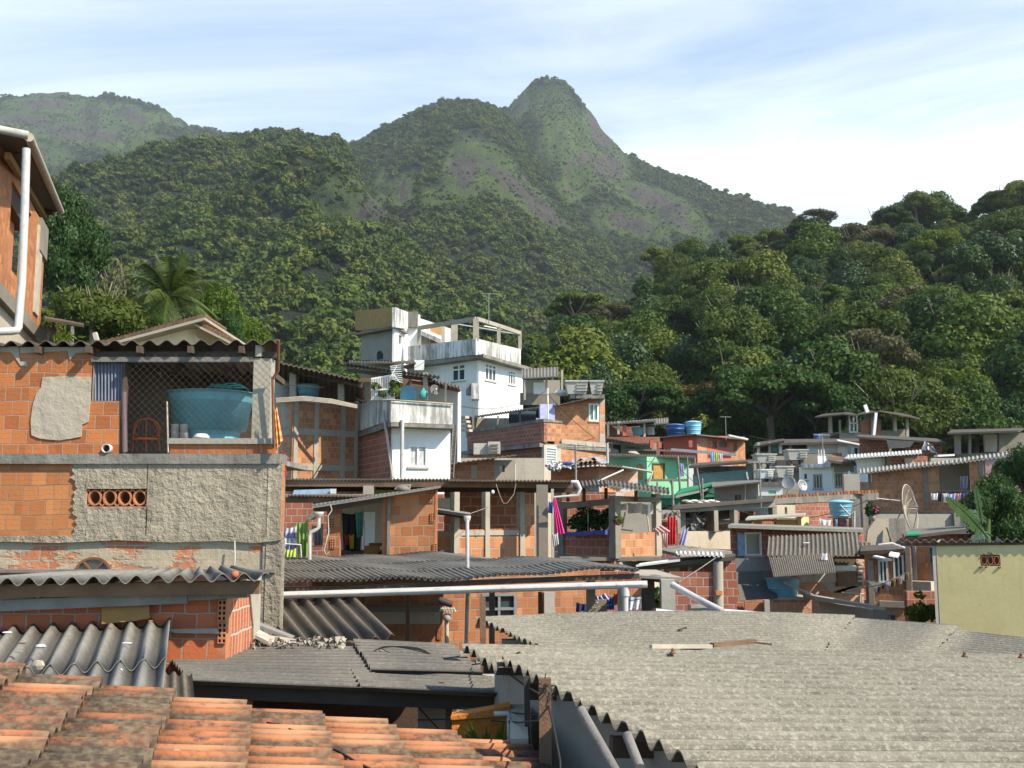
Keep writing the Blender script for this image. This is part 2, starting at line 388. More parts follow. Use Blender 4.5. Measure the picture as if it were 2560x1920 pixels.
def trunk_mesh(name, mat, h, r, spread, nb, seed, bend=.1, z0=-2):
    rd = random.Random(seed); m = MB(); top = Vector((rd.uniform(-bend,bend)*h, rd.uniform(-bend,bend)*h, h*.5))
    m.tube([(0,0,z0),(top.x*.4,top.y*.4,h*.25),top], [r*1.2,r*.9,r*.7], 7)
    for i in range(nb):
        a = 2*pi*i/nb+rd.uniform(-.4,.4); e = Vector((cos(a)*spread*rd.uniform(.5,.9), sin(a)*spread*rd.uniform(.5,.9), h*rd.uniform(.7,.95)))
        mid = top*.5+e*.5+Vector((rd.uniform(-.1,.1)*spread, rd.uniform(-.1,.1)*spread, -h*.06))
        m.tube([top*.92, mid, e], [r*.5,r*.32,r*.12], 6)
        for k in range(2):
            e2 = mid+Vector((rd.uniform(-.4,.4)*spread, rd.uniform(-.4,.4)*spread, h*.22)); m.tube([mid,(mid+e2)/2+Vector((0,0,-.03*h)),e2],[r*.28,r*.18,r*.07],5)
    me = bpy.data.meshes.new(name); me.from_pydata(m.v,[],m.f); me.update(); me.polygons.foreach_set('use_smooth',m.sm); me.materials.append(MATS[mat]); return me
# small crowns that the far woods are made of (unit radius)
PROTO=[]
for i,(mt,umb,n,sz,fl) in enumerate([('leaf_far',0,230,.17,.8),('leaf_far',0,200,.2,.62),('leaf_far',1,200,.15,.5),('leaf_far',0,260,.15,1.05),('leaf_wood',0,420,.12,.8),('leaf_wood',1,380,.11,.5)]):
    me = crown_mesh('wood_crown',mt,1.0,1.25,7,n,sz,20+i,bool(umb),-.3,fl,core=True); PROTO.append(bpy.data.objects.new('wood_crown',me))
def scatter(name, pts, scs, vas, protos, label=None):
    me = bpy.data.meshes.new(name); me.from_pydata([tuple(p) for p in pts],[],[])
    n=len(pts)
    a=me.attributes.new('sc','FLOAT','POINT'); a.data.foreach_set('value', np.array(scs,dtype=np.float32))
    a=me.attributes.new('va','INT','POINT'); a.data.foreach_set('value', np.array(vas,dtype=np.int32))
    a=me.attributes.new('rz','FLOAT','POINT'); a.data.foreach_set('value', rng.uniform(0,6.28,n).astype(np.float32))
    o=bpy.data.objects.new(name,me); COL.objects.link(o); o['kind']='stuff'
    ng=bpy.data.node_groups.new(name,'GeometryNodeTree'); ng.interface.new_socket('Geometry',in_out='INPUT',socket_type='NodeSocketGeometry'); ng.interface.new_socket('Geometry',in_out='OUTPUT',socket_type='NodeSocketGeometry')
    N=ng.nodes; K=ng.links; gi=N.new('NodeGroupInput'); go=N.new('NodeGroupOutput'); jn=N.new('GeometryNodeJoinGeometry')
    def attr(nm,t):
        q=N.new('GeometryNodeInputNamedAttribute'); q.data_type=t; q.inputs['Name'].default_value=nm; return q.outputs['Attribute']
    sc=attr('sc','FLOAT'); va=attr('va','INT'); rz=attr('rz','FLOAT'); cx=N.new('ShaderNodeCombineXYZ'); K.new(rz,cx.inputs[2])
    for i,p in enumerate(protos):
        cm=N.new('FunctionNodeCompare'); cm.data_type='INT'; cm.operation='EQUAL'; K.new(va,cm.inputs[2]); cm.inputs[3].default_value=i
        oi=N.new('GeometryNodeObjectInfo'); oi.inputs['Object'].default_value=p; oi.inputs['As Instance'].default_value=True
        ip=N.new('GeometryNodeInstanceOnPoints'); K.new(gi.outputs[0],ip.inputs['Points']); K.new(cm.outputs[0],ip.inputs['Selection']); K.new(oi.outputs['Geometry'],ip.inputs['Instance'])
        K.new(cx.outputs[0],ip.inputs['Rotation']); K.new(sc,ip.inputs['Scale']); K.new(ip.outputs[0],jn.inputs[0])
    K.new(jn.outputs[0],go.inputs[0]); md=o.modifiers.new('scatter','NODES'); md.node_group=ng
    if label: o['label']=label
    return o
# ================================================================ mountains
def interp(tab, u, k):
    if u<=tab[0][0]: return tab[0][k]
    for p,q in zip(tab,tab[1:]):
        if u<=q[0]: f=(u-p[0])/(q[0]-p[0]); return p[k]*(1-f)+q[k]*f
    return tab[-1][k]
b = newmat('mountain_rock')
at = b.n('ShaderNodeAttribute', {'attribute_name': 'rock'}).outputs['Fac']
n1 = b.noise(b.map(b.pos,(1,1,.35)), .03, 8, .7); n2 = b.noise(b.pos, .12, 6, .7)
rockc = b.mix(b.ramp(n1,.35,.65), (.11,.088,.066), (.052,.043,.033)); rockc = b.mix(b.ramp(n2,.5,.75), rockc, (.06,.052,.05))
grn = b.mix(b.ramp(b.noise(b.pos,.02,6,.7),.35,.65), (.045,.085,.012), (.095,.145,.02))
fz = b.math('ADD', b.math('MULTIPLY', b.noise(b.map(b.pos,(1,1,.5)),.02,8,.78), .9), b.math('MULTIPLY', b.noise(b.pos,.09,6,.75), .9))
m_ = b.math('ADD', b.math('MULTIPLY', at, 1.0), b.math('SUBTRACT', fz, .98))
grn = b.mix(b.ramp(at, .02, .25), (.012,.026,.006), grn)
col = b.mix(b.ramp(m_, .38, .46), grn, rockc)
b.out(b.bsdf(col, .95, b.bump(b.math('ADD', b.noise(b.map(b.pos,(1,1,.22)),.06,9,.75,1.2), b.math('MULTIPLY', b.noise(b.map(b.pos,(1,1,.5)),.25,5,.7),.4)), 1.0, 14.)))
def mountain(name, crest, base, seed, rocks, ncol=170, nrow=70, amp=.05, power=1.0, back=.5, crest_n=6):
    """crest: (u, v, distance); base: function u -> (v, distance). A real hill surface with a far side."""
    u0,u1 = crest[0][0], crest[-1][0]; vs=[]; rk=[]; uv=[]
    NB_=14
    for i in range(ncol+1):
        u = u0+(u1-u0)*i/ncol; vc=interp(crest,u,1); Yc=interp(crest,u,2); C=W(u,vc,Yc); vb,Yb=base(u); B=W(u,vb,Yb)
        H = C.z-B.z
        for j in range(nrow+NB_+1):
            if j<=nrow:
                t=j/nrow; p=B.lerp(C,t); p.z = B.z+H*(t**power)
                env = sin(pi*min(t,1)**.9)**.7 if 0<t<1 else 0
            else:
                t=(j-nrow)/NB_; d=(C-B); d.z=0; p=C+d*(t*back); p.z=C.z-(t**1.3)*H*.9; env=.2
            q = Vector((p.x*.0035+seed, p.y*.0035, p.z*.002))
            n_ = mn.fractal(q, .9, 2.1, 6)+.5*abs(mn.fractal(q*2.3+Vector((5,5,5)), .9, 2.1, 4))-.25
            p.z += n_*amp*1350*env*(Yc/1500)
            if t>0: p.x += mn.noise(q*3)*10*env
            p.z += mn.fractal(Vector((p.x*.03,p.y*.03,seed)),.8,2,4)*crest_n*(.25+.75*min(1,2*t))
            vs.append(p); 
            r_=0
            if j<=nrow:
                rr=W(0,0,1); # position as seen in the photo
                k=p; yy=k.y*cp+k.z*sp; zz_=k.z*cp-k.y*sp; pu=1280+F*k.x/yy; pvv=960-F*zz_/yy
                for (a,c,ra,rb,rot_,s_) in rocks:
                    dx=pu-a; dy=pvv-c; X=dx*cos(rot_)+dy*sin(rot_); Z=-dx*sin(rot_)+dy*cos(rot_); e=(X/ra)**2+(Z/rb)**2
                    if e<2.5: r_=max(r_, (1.05 if name=='mountain' and seed==3.1 else .78)*s_*max(0,1-e/1.6))
            rk.append(r_)
    nr=nrow+NB_+1; fs=[(i*nr+j,(i+1)*nr+j,(i+1)*nr+j+1,i*nr+j+1) for i in range(ncol) for j in range(nr-1)]
    me=bpy.data.meshes.new(name); me.from_pydata(vs,[],fs); me.update(); me.polygons.foreach_set('use_smooth',[True]*len(fs))
    a=me.attributes.new('rock','FLOAT','POINT'); a.data.foreach_set('value',rk); me.materials.append(MATS['mountain_rock'])
    o=bpy.data.objects.new(name,me); COL.objects.link(o); o['kind']='structure'
    return vs, rk, ncol, nrow, nr
def cover(grid, dens, smin, smax, protos=(0,1,2,3), vmin=0, skip=None, fade=.35, tall=0):
    vs,rk,ncol,nrow,nr = grid; P=[]; Sc=[]; Va=[]
    for i in range(ncol):
        for j in range(nrow):
            a,b_,c,d = vs[i*nr+j],vs[(i+1)*nr+j],vs[(i+1)*nr+j+1],vs[i*nr+j+1]
            A = ((b_-a).cross(d-a)).length
            ex = A*dens; k=int(ex)+(rng.random()<ex-int(ex))
            for _ in range(min(k,40)):
                s_,t_=rng.random(),rng.random(); p=(a*(1-s_)+b_*s_)*(1-t_)+(d*(1-s_)+c*s_)*t_
                r_=max(rk[i*nr+j],rk[(i+1)*nr+j+1])
                nz=mn.fractal(Vector((p.x*.012,p.y*.012,p.z*.012)),.9,2.1,4)
                if r_>0 and rng.random() < min(.93, r_*1.3+nz*.7-.02): continue
                sc=smin+(smax-smin)*rng.random()**2
                if r_>.05: sc*=.42
                P.append((p.x,p.y,p.z+sc*.15)); Sc.append(sc); Va.append(int(rng.choice(protos)))
    return P,Sc,Va
d2=R
A_ = mountain('mountain', [(-420,262,2500),(-100,250,2450),(0,244,2400),(60,238,2400),(110,231,2400),(190,235,2400),(215,243,2400),(249,238,2350),(300,241,2350),(336,246,2330),(393,263,2300),(440,290,2250),(480,314,2220),(530,327,2180),(579,335,2150),(660,352,2100),(760,400,2050),(900,480,2000)],
    lambda u:(620,1350), 3.1, [(110,262,90,14,.05,.9),(60,300,110,20,.1,.7),(230,290,60,40,.3,.55),(330,290,60,24,.3,.7),(200,330,140,26,.1,.75),(300,350,120,30,.1,.5),(130,232,75,6,0,1.2),(100,380,90,22,.2,.5),(420,300,40,14,.4,.5)], power=1.15, crest_n=9)
C_ = mountain('mountain', [(770,476,1500),(820,416,1480),(870,372,1460),(900,356,1450),(950,328,1440),(1000,308,1430),(1040,286,1430),(1080,268,1430),(1120,256,1430),(1160,251,1430),(1200,257,1430),(1235,272,1430),(1262,290,1430),(1290,326,1400),(1330,391,1360),(1370,451,1310),(1410,506,1260),(1445,556,1200),(1490,606,1130),(1560,676,1000)],
    lambda u:(900,430), 8.4, [(1160,430,50,70,.1,.9),(1240,430,110,40,.75,.8),(1350,520,110,30,.7,.95),(1230,400,60,35,.5,.6),(1010,480,28,42,.2,1.),(960,470,22,30,0,.8),(1090,500,40,25,-.3,.7),(1300,480,90,26,.75,.8)], power=1.25, amp=.05)
D_ = mountain('mountain', [(1150,380,1850),(1190,320,1850),(1220,290,1850),(1250,275,1850),(1268,274,1850),(1285,255,1850),(1305,232,1850),(1325,212,1850),(1345,202,1850),(1370,197,1850),(1405,200,1850),(1420,212,1850),(1432,232,1850),(1450,256,1850),(1478,285,1850),(1500,318,1850),(1522,345,1830),(1560,380,1800),(1600,402,1780),(1650,424,1750),(1700,440,1700),(1750,462,1650),(1800,480,1600),(1850,492,1550),(1900,506,1500),(1945,520,1450),(2000,550,1400),(2100,600,1300),(2300,700,1200)],
    lambda u:(900,470), 5.7, [(1500,330,30,60,-.5,1.2),(1460,400,60,40,-.2,.8),(1400,340,50,70,.3,.65),(1300,260,22,40,.3,.7),(1520,420,50,50,0,1.),(1640,500,110,26,.35,1.1),(1580,560,90,30,.3,1.),(1700,560,90,22,.4,.85),(1430,470,40,30,0,.7),(1380,270,50,50,0,.35)], power=1.45, amp=.045)
B_ = mountain('hill', [(-60,654,900),(60,574,950),(140,509,1000),(200,469,1050),(278,428,1080),(330,396,1100),(400,370,1120),(498,352,1130),(560,357,1130),(600,350,1130),(640,336,1130),(683,330,1130),(740,344,1120),(790,354,1110),(840,368,1090),(870,390,1060),(895,434,1020),(920,474,980),(955,524,930),(1000,574,870),(1050,629,800),(1110,689,720),(1200,754,620),(1300,814,520)],
    lambda u:(930,260), 1.9, [(930,520,60,32,.5,1.),(880,545,70,18,.1,.8),(840,470,50,26,.2,.5),(900,470,40,30,.6,.6)], power=1.0, amp=.05, crest_n=8)
P,Sc,Va=[],[],[]
for gr,de,a,c in ((A_,.013,5,9),(C_,.027,3.6,8),(D_,.026,3.6,7.6),(B_,.030,3.2,7.8)):
    p,s_,v_=cover(gr,de,a,c); P+=p; Sc+=s_; Va+=v_
print('far crowns',len(P))
fo = scatter('forest',P,Sc,Va,PROTO[:4],'dense green forest covering the mountain slopes behind the houses')
# ================================================================ ground and the wooded hill
def gz(x,y):
    T=[(-80,-9),(22,-8.5),(40,-6),(60,-3.5),(80,1.),(105,6.),(170,16),(280,36),(700,36),(3200,-40),(4000,-60)]
    for p,q in zip(T,T[1:]):
        if y<=q[0]: f=max(0,(y-p[0])/(q[0]-p[0])); return p[1]*(1-f)+q[1]*f
    return -60
b = newmat('earth'); c_ = b.mix(b.ramp(b.noise(b.pos,.3,6,.7),.4,.6),(.05,.045,.03),(.03,.045,.015))
b.out(b.bsdf(c_,1,b.bump(b.noise(b.pos,2,5),.6,.1)))
def ground():
    xs=[-3900,-2000,-900,-400,-200]+list(range(-120,121,8))+[200,400,900,2000,3900]; ys=[-80,-20,0,10]+list(range(20,300,8))+[340,420,600,1000,1800,3200,3950]
    vs=[(x,y,gz(x,y)+(mn.noise(Vector((x*.05,y*.05,0)))*.8 if abs(x)<200 and y<400 else 0)) for x in xs for y in ys]; n=len(ys)
    fs=[(i*n+j,(i+1)*n+j,(i+1)*n+j+1,i*n+j+1) for i in range(len(xs)-1) for j in range(n-1)]
    me=bpy.data.meshes.new('ground'); me.from_pydata(vs,[],fs); me.materials.append(MATS['earth']); o=bpy.data.objects.new('ground',me); COL.objects.link(o); o['kind']='structure'
ground()
R_ = mountain('hill', [(1230,1010,180),(1290,985,185),(1340,925,195),(1400,872,205),(1480,824,220),(1550,785,235),(1600,734,245),(1650,702,255),(1720,662,265),(1780,642,270),(1860,622,280),(1950,592,285),(2010,580,285),(2090,582,285),(2160,582,285),(2230,562,280),(2290,554,280),(2340,560,280),(2380,584,280),(2440,567,275),(2500,552,270),(2560,540,265),(2680,532,260),(2900,542,250)],
    lambda u:(1140 if u>1500 else 1060,104 if u>1500 else 118), 12.3, [], ncol=100, nrow=60, amp=.018, power=1.05, crest_n=1.5)
def proj(p):
    yy=p[1]*cp+p[2]*sp; return 1280+F*p[0]/yy, 960-F*(p[2]*cp-p[1]*sp)/yy
Rv = [(proj(p),p) for i in range(101) for p in R_[0][i*R_[4]:i*R_[4]+61]]
def onhill(u,v): return min(Rv,key=lambda q:(q[0][0]-u)**2+(q[0][1]-v)**2)[1]
P,Sc,Va = cover(R_,.06,1.4,3.0,(0,1,2,3))
scatter('undergrowth',P,Sc,Va,[PROTO[4],PROTO[5],PROTO[4],PROTO[5]],'dark green undergrowth between the trees of the wooded hill on the right')
# belt of trees at the mountain's foot, behind the houses
P,Sc,Va=[],[],[]
for _ in range(2600):
    y=rng.uniform(120,420); x=rng.uniform(-.75,.2)*y; P.append((x,y,gz(x,y)+1)); Sc.append(rng.uniform(3,6.5)); Va.append(int(rng.choice([0,1,2,3])))
for _ in range(420):
    y=rng.uniform(44,118); x=rng.uniform(-.6,-.25)*y; P.append((x,y,gz(x,y)+.3)); Sc.append(rng.uniform(1.2,2.6)); Va.append(int(rng.choice([0,1,2,3])))
scatter('woodland',P,Sc,Va,[PROTO[4],PROTO[5],PROTO[4],PROTO[5]],'green woodland at the foot of the mountain behind the houses')
# tree prototypes: crown radius 5, height about 9
KIND = {
 'dark':   ('dark green bushy tree', crown_mesh('crown','leaf_wood',5,7.5,12,8500,.21,1,False,1.5,.85,core=True), trunk_mesh('trunk','bark',8,.3,3.5,5,1)),
 'umb':    ('flat topped dark spreading tree', crown_mesh('crown','leaf_wood',5.6,7.5,18,8500,.19,2,True,1.5,.45,core=True), trunk_mesh('trunk','bark',8,.28,4.5,6,2)),
 'glossy': ('tree with glossy grey green leaves', crown_mesh('crown','leaf_glossy',4.4,8.5,13,7000,.22,3,False,1,1.0,core=True), trunk_mesh('trunk','bark',8,.3,3,5,3)),
 'olive':  ('olive green loose crowned tree', crown_mesh('crown','leaf_olive',5,7.5,13,8000,.19,4,False,1.5,.75,core=True), trunk_mesh('trunk','bark_pale',8,.25,4,6,4)),
 'lime':   ('bright yellow green tree', crown_mesh('crown','leaf_lime',4.6,7,12,8000,.18,5,True,1.8,.8,core=True), trunk_mesh('trunk','bark',8,.25,3.6,5,5)),
 'khaki':  ('sparse khaki brown tree', crown_mesh('crown','leaf_khaki',5,6.5,18,7000,.17,6,True,2.2,.55), trunk_mesh('trunk','bark_pale',8.2,.25,4.6,9,6)),
 'tall':   ('tall dark narrow crowned tree', crown_mesh('crown','leaf_dark',3.4,11,12,7000,.21,7,False,.5,1.1,core=True), trunk_mesh('trunk','bark',11,.3,2,5,7)),
}
def tree(kind, loc, s, rz, label=None, group=None, sz=None, crown=None, trunk=None):
    lb, cm, tm = KIND[kind]; r_ = thing('tree', label or lb, 'tree', loc, group); r_.scale = sz or (s,s,s); r_.rotation_euler=(0,0,rz)
    for nm, me in (('crown',crown or cm),('trunk',trunk or tm)):
        o = bpy.data.objects.new(nm, me); COL.objects.link(o); o.parent = r_
    return r_
HAND=[]
def bigtree(kind, u, v, Y, wpx, hpx, label, rz=0, **k):
    """crown centred on a photo position"""
    c = W(u,v,Y); w = wpx/F*Y/2; h = hpx/F*Y; cr={'dark':5.6,'umb':6,'glossy':4.8,'olive':5.4,'lime':5,'khaki':5.3,'tall':3.7}[kind]; hh={'tall':11,'glossy':8.5}.get(kind,7.5)
    sx_=w/cr; sz_=max(h/hh, sx_*.6); HAND.append((u,v,wpx*.4)); base=Vector((c.x,c.y,c.z-sz_*(hh*.5+1.2)))
    return tree(kind, base, 1, rz, label, None, (sx_,sx_,sz_), **k)
crownR = crown_mesh('crown','leaf_rust',6,6.2,26,7500,.2,31,True,2.3,.45); trunkR = trunk_mesh('trunk','bark_pale',8,.3,5.2,11,31)
bigtree('umb',1745,1010,128,330,160,'wide rust brown umbrella crowned tree with pale bare limbs above the red house',.5,crown=crownR,trunk=trunkR)
bigtree('khaki',1538,790,178,165,85,'round khaki brown tree high above the brick house with the green curtain',1)
bigtree('khaki',1392,880,172,170,90,'pale brown domed tree right beside the white house roof frame',2.2)
bigtree('glossy',1500,975,108,165,230,'tall tree with shiny grey green leaves standing right of the brick house with green curtain',0.3)
bigtree('glossy',1712,880,140,140,150,'silvery leaved tree just above the rust brown umbrella tree',2)
bigtree('olive',2020,960,122,230,190,'lush green feathery tree between the rust brown tree and the topmost terrace',1.2)
bigtree('khaki',2040,548,268,150,60,'thin pale crown on the skyline that lets the sky show through',.2)
bigtree('olive',2350,800,170,110,110,'feathery bamboo like plant with pale stems high on the right slope',.2)
bigtree('lime',2530,745,170,130,120,'light yellow green bush at the right edge of the photo',1)
bigtree('olive',2350,965,118,230,200,'broad green tree with a lit top above the brick terrace on the right',2)
bigtree('lime',2265,850,165,60,110,'narrow yellow tinged tree on the middle of the right slope',0)
bigtree('lime',1850,612,250,110,70,'light green rounded tree on the crest left of the skyline gap',0)
bigtree('lime',1930,600,255,120,70,'light green flat tree on the crest beside the rounded light green one',2)
bigtree('khaki',2130,600,240,190,110,'wide grey green dome shaped tree below the skyline on the right hill',1)
bigtree('khaki',1930,690,215,130,110,'grey brown thin tree in the middle of the wooded hill',1.4)
bigtree('dark',2290,505,262,150,70,'dark bushy tree standing highest on the right skyline',1.4)
bigtree('dark',2540,490,245,150,80,'dark tree on the skyline at the right edge of the photo',2.4)
bigtree('tall',2165,1010,112,120,180,'dark tree directly behind the topmost terrace with white posts',.4)
bigtree('tall',2490,1010,108,150,200,'dark shaded tree behind the grey block house at the right edge',1.4)
bigtree('lime',1650,730,232,100,60,'fresh green tree at the left shoulder of the wooded hill',1.4)
zone=lambda u,v:(('crest' if v<640 else 'upper slope' if v<780 else 'lower slope')+' of the hill, '+('left' if u<1750 else 'middle' if u<2150 else 'right')+' side')
nt_=0
for row in range(23):
    t=row/22; 
    for c_ in range(15):
        f=(c_+.5*(row%2)+rng.uniform(-.3,.3))/14.3; i=int(max(0,min(99,f*84+2))); j=int(t*59)
        p=Vector(R_[0][i*R_[4]+j]); u,v=proj((p.x,p.y,p.z+3))
        if u>2640 or u<1270: continue
        if any(abs(u-a)<w*.8 and abs(v-b_)<w*.6 for a,b_,w in HAND): continue
        if v>1080 and u<2100: continue
        if nt_>=270: continue
        nt_+=1; kd=str(rng.choice(['dark','umb','glossy','olive','lime','khaki','tall'],p=[.33,.2,.08,.2,.07,.05,.07])); s=rng.choice([.7,.85,1.,1.15,1.35,1.6],p=[.12,.2,.24,.2,.15,.09])*rng.uniform(.92,1.08)
        tree(kd,(p.x,p.y,p.z-1.),s,rng.uniform(0,6),KIND[kd][0]+' on the '+zone(u,v),'trees covering the hill on the right')
print('hill trees',nt_)
# ---- left trees
cm_l = crown_mesh('crown','leaf_dark',5,9,18,17000,.14,41,False,1.,.9,core=True)
bigtree('dark',165,615,70,290,330,'dense dark green tree behind the tall brick house on the left',.6,crown=cm_l)
bigtree('dark',140,500,72,80,110,'small leafy treetop showing just above the left roof gutter',1.6,crown=cm_l)
cm_f = crown_mesh('crown','leaf_feather',5.6,7,24,9000,.15,42,True,.6,.6,core=True,long=1.6)
bigtree('olive',240,775,58,340,270,'wide feathery olive green tree left of the palm',.6,crown=cm_f)
bigtree('khaki',300,720,85,150,190,'pale grey green bush between the dark tree and the palm',.6,crown=crown_mesh('crown','leaf_pale',5,7,14,5000,.24,43,False,1,.9))
cm_b = crown_mesh('crown','leaf_lime',5,7.5,16,8000,.2,44,False,1.,.85,core=True)
bigtree('lime',545,775,66,200,210,'light green bushy tree right of the palm',.6,crown=cm_b)
bigtree('lime',628,840,72,150,140,'small bright green bush to the right above the porch roof end',2.6,crown=cm_b)
bigtree('dark',570,830,60,110,120,'dark green shrub in front of the light green tree',2.6,crown=cm_l)
bigtree('olive',385,820,75,240,190,'shaded green bush behind the palm and cream gable',2.6)
# palm
def palm(u,v,Y,L,label):
    c=W(u,v,Y); r_=thing('palm_tree',label,'palm tree',(c.x,c.y,c.z-6)); rd=random.Random(5)
    MBt=MB(); MBt.tube([(c.x+.3,c.y,c.z-6),(c.x+.1,c.y,c.z-3),(c.x,c.y,c.z-.1)],[.2,.16,.12],8); MBt.build('trunk','bark',r_)
    for i in range(24):
        a=i*2.4; el=[1.35,1.0,.7,.35,.0][min(4,i//5)]+rd.uniform(-.1,.1); l=L*rd.uniform(.85,1.1); m=MB(); pts=[]
        for k in range(15):
            t=k/14; x=l*t*cos(el)*(1-.15*t); z=l*t*sin(el)-l*(.28+.22*(1-sin(el)))*t*t*1.2; pts.append(Vector((c.x+cos(a)*x,c.y+sin(a)*x,c.z+z)))
        m.tube(pts,[.035-.002*k for k in range(15)],4)
        side=Vector((-sin(a),cos(a),0))
        for k in range(58):
            t=.1+.9*k/57; q=t*14; p=pts[min(13,int(q))].lerp(pts[min(14,int(q)+1)],q%1); fw=(pts[14]-pts[0]).normalized()
            ll=l*.3*sin(pi*min(.97,t*.85+.12))**.6
            for sg in (-1,1):
                e=p+(side*sg*.75+fw*.6+Vector((0,0,-.45-.3*rd.random())))*ll; w_=fw*.03
                m.add([p-w_,p+w_,e],[(0,1,2)])
        m.build('frond','leaf_palm',r_)
leafmat('leaf_palm',[(.2,(.07,.12,.02)),(.8,(.14,.18,.035))],rough=.5,trans=.25,spec=.3)
palm(425,740,60,4.0,'coconut palm with arching fronds behind the cream gabled house')
# ================================================================ materials of the town
m_plain('concrete', (.25,.22,.175), .9, .25, 1.2, dirt_amt=.55, bump=.5)
m_plain('concrete_light', (.39,.35,.285), .9, .2, 1.2, dirt_amt=.4, bump=.4)
m_plaster('concrete_stained', (.30,.275,.24), (.20,.185,.16), amt=.85, thr=(.42,.58), bump=.6)
m_plaster('plaster_rough', (.42,.355,.265), (.28,.24,.18), stain=(.09,.075,.06), amt=.75, thr=(.46,.64), bump=1.0, bsc=13, bd=.06)
m_plaster('plaster_patch', (.44,.37,.29), (.36,.31,.25), stain=(.2,.16,.12), amt=.3, bump=.7, bsc=9)
m_plaster('plaster_white', (.80,.80,.79), (.72,.72,.71), stain=(.10,.095,.085), amt=.25, thr=(.6,.75), bump=.15, bsc=5)
m_plaster('plaster_white_stained', (.80,.79,.76), (.66,.65,.62), stain=(.045,.043,.038), amt=.92, thr=(.44,.56), bump=.4, sc=1.1)
m_plaster('plaster_grey', (.37,.34,.295), (.30,.275,.235), amt=.3, thr=(.55,.7), bump=.3)
m_plaster('plaster_tan', (.50,.43,.34), (.42,.36,.28), amt=.4, thr=(.5,.68), bump=.4)
m_plaster('paint_yellow', (.66,.54,.27), (.57,.46,.22), stain=(.28,.21,.10), amt=.5, thr=(.54,.74), bump=.12, bsc=6)
m_plaster('paint_cream', (.80,.70,.50), (.76,.66,.47), stain=(.3,.25,.18), amt=.15, bump=.1)
m_plaster('paint_green', (.24,.56,.33), (.21,.50,.30), stain=(.1,.2,.12), amt=.3, thr=(.55,.75), bump=.15)
m_plaster('paint_green_dark', (.03,.26,.14), (.02,.20,.10), amt=.3, bump=.15)
m_plaster('paint_red', (.52,.15,.105), (.45,.12,.085), stain=(.2,.07,.05), amt=.3, thr=(.55,.75), bump=.15)
m_plaster('paint_ochre', (.50,.29,.10), (.42,.24,.08), stain=(.2,.12,.05), amt=.4, bump=.2)
m_plaster('paint_orange', (.62,.22,.03), (.50,.16,.02), stain=(.22,.08,.02), amt=.75, thr=(.48,.6), bump=.9, streak=False)
m_plaster('paint_aqua', (.30,.50,.50), (.25,.44,.45), stain=(.1,.15,.15), amt=.35, bump=.2)
m_plaster('tile_tan', (.46,.28,.11), (.38,.22,.08), stain=(.2,.12,.05), amt=.3, bump=.2, sc=2)
MO=(.40,.34,.28)
m_brick('brick_near', (.60,.21,.065), (.42,.125,.038), (.40,.25,.18), .155, .145, .006, smear=.5, sthr=.6, soot=.5)
m_brick('brick_orange', (.62,.25,.085), (.43,.145,.05), (.34,.2,.12), .155, .15, .006, smear=.4, sthr=.64, soot=.4)
m_brick('brick_front', (.55,.145,.05), (.42,.105,.045), (.34,.25,.2), .19, .19, .008, smear=.5, sthr=.66, soot=.3)
m_brick('brick_side', (.60,.17,.06), (.50,.13,.05), (.5,.42,.35), .09, .19, .010, smear=.5, sthr=.6, soot=.1)
m_brick('brick_mid', (.60,.25,.10), (.41,.14,.05), (.34,.26,.2), .19, .165, .009, smear=.5, sthr=.6, soot=.5)
m_brick('brick_far', (.64,.29,.125), (.45,.165,.065), (.40,.31,.24), .2, .2, .011, smear=.55, sthr=.6, soot=.25)
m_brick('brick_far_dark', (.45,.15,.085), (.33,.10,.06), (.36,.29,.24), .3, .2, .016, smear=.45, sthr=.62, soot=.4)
m_patch('brick_patched', ((.50,.19,.09),(.40,.14,.07),(.36,.29,.22),.19,.15,.008), (.44,.36,.25),(.34,.29,.22), 1.15,.47)
m_patch('brick_far_patched', ((.58,.25,.13),(.45,.18,.09),(.42,.35,.28),.25,.2,.011), (.42,.38,.33),(.30,.28,.25), .8,.5)
m_plain('wood_dark', (.10,.065,.045), .9, .4, 3, bump=.5); m_plain('wood_grey', (.24,.22,.20), .9, .4, 4, bump=.6)
m_plain('wood_brown', (.21,.12,.07), .9, .4, 4, bump=.6); m_plain('wood_pale', (.52,.45,.36), .85, .3, 4, bump=.4)
m_plain('wood_ochre', (.32,.165,.04), .7, .25, 3, bump=.3); m_plain('shutter_ochre', (.50,.27,.05), .6, .35, 9, bump=.4)
m_plain('pvc', (.56,.53,.51), .45, .2, 2.5, dirt_amt=.55, bump=.03); m_plain('pvc_brown', (.16,.10,.10), .4)
m_plain('white_metal', (.78,.78,.77), .4, .06, 2, dirt_amt=.15, bump=.02)
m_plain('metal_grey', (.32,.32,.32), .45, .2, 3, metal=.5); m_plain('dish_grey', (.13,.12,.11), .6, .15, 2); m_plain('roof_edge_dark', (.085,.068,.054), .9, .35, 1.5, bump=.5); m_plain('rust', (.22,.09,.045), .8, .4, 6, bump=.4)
m_plain('mesh_wire', (.13,.13,.12), .6); m_plain('iron', (.07,.05,.045), .7, .4, 5); m_plain('wire_black', (.02,.018,.016), .7)
m_plain('terracotta', (.52,.20,.09), .8, .3, 6, bump=.3); m_plain('terracotta_dark', (.33,.13,.06), .85, .3, 6)
m_plain('hole_black', (.02,.012,.009), .95)
m_plain('tank_blue', (.17,.42,.52), .45, .25, 1.8, dirt_amt=.45, bump=.03); m_plain('tank_navy', (.03,.10,.30), .38, .1, 1.5, dirt_amt=.2, bump=.03)
m_plain('tank_sky', (.22,.50,.66), .38, .1, 1.5, dirt_amt=.2, bump=.03); m_plain('tank_grey', (.42,.42,.41), .8, .2, 1.5, dirt_amt=.5)
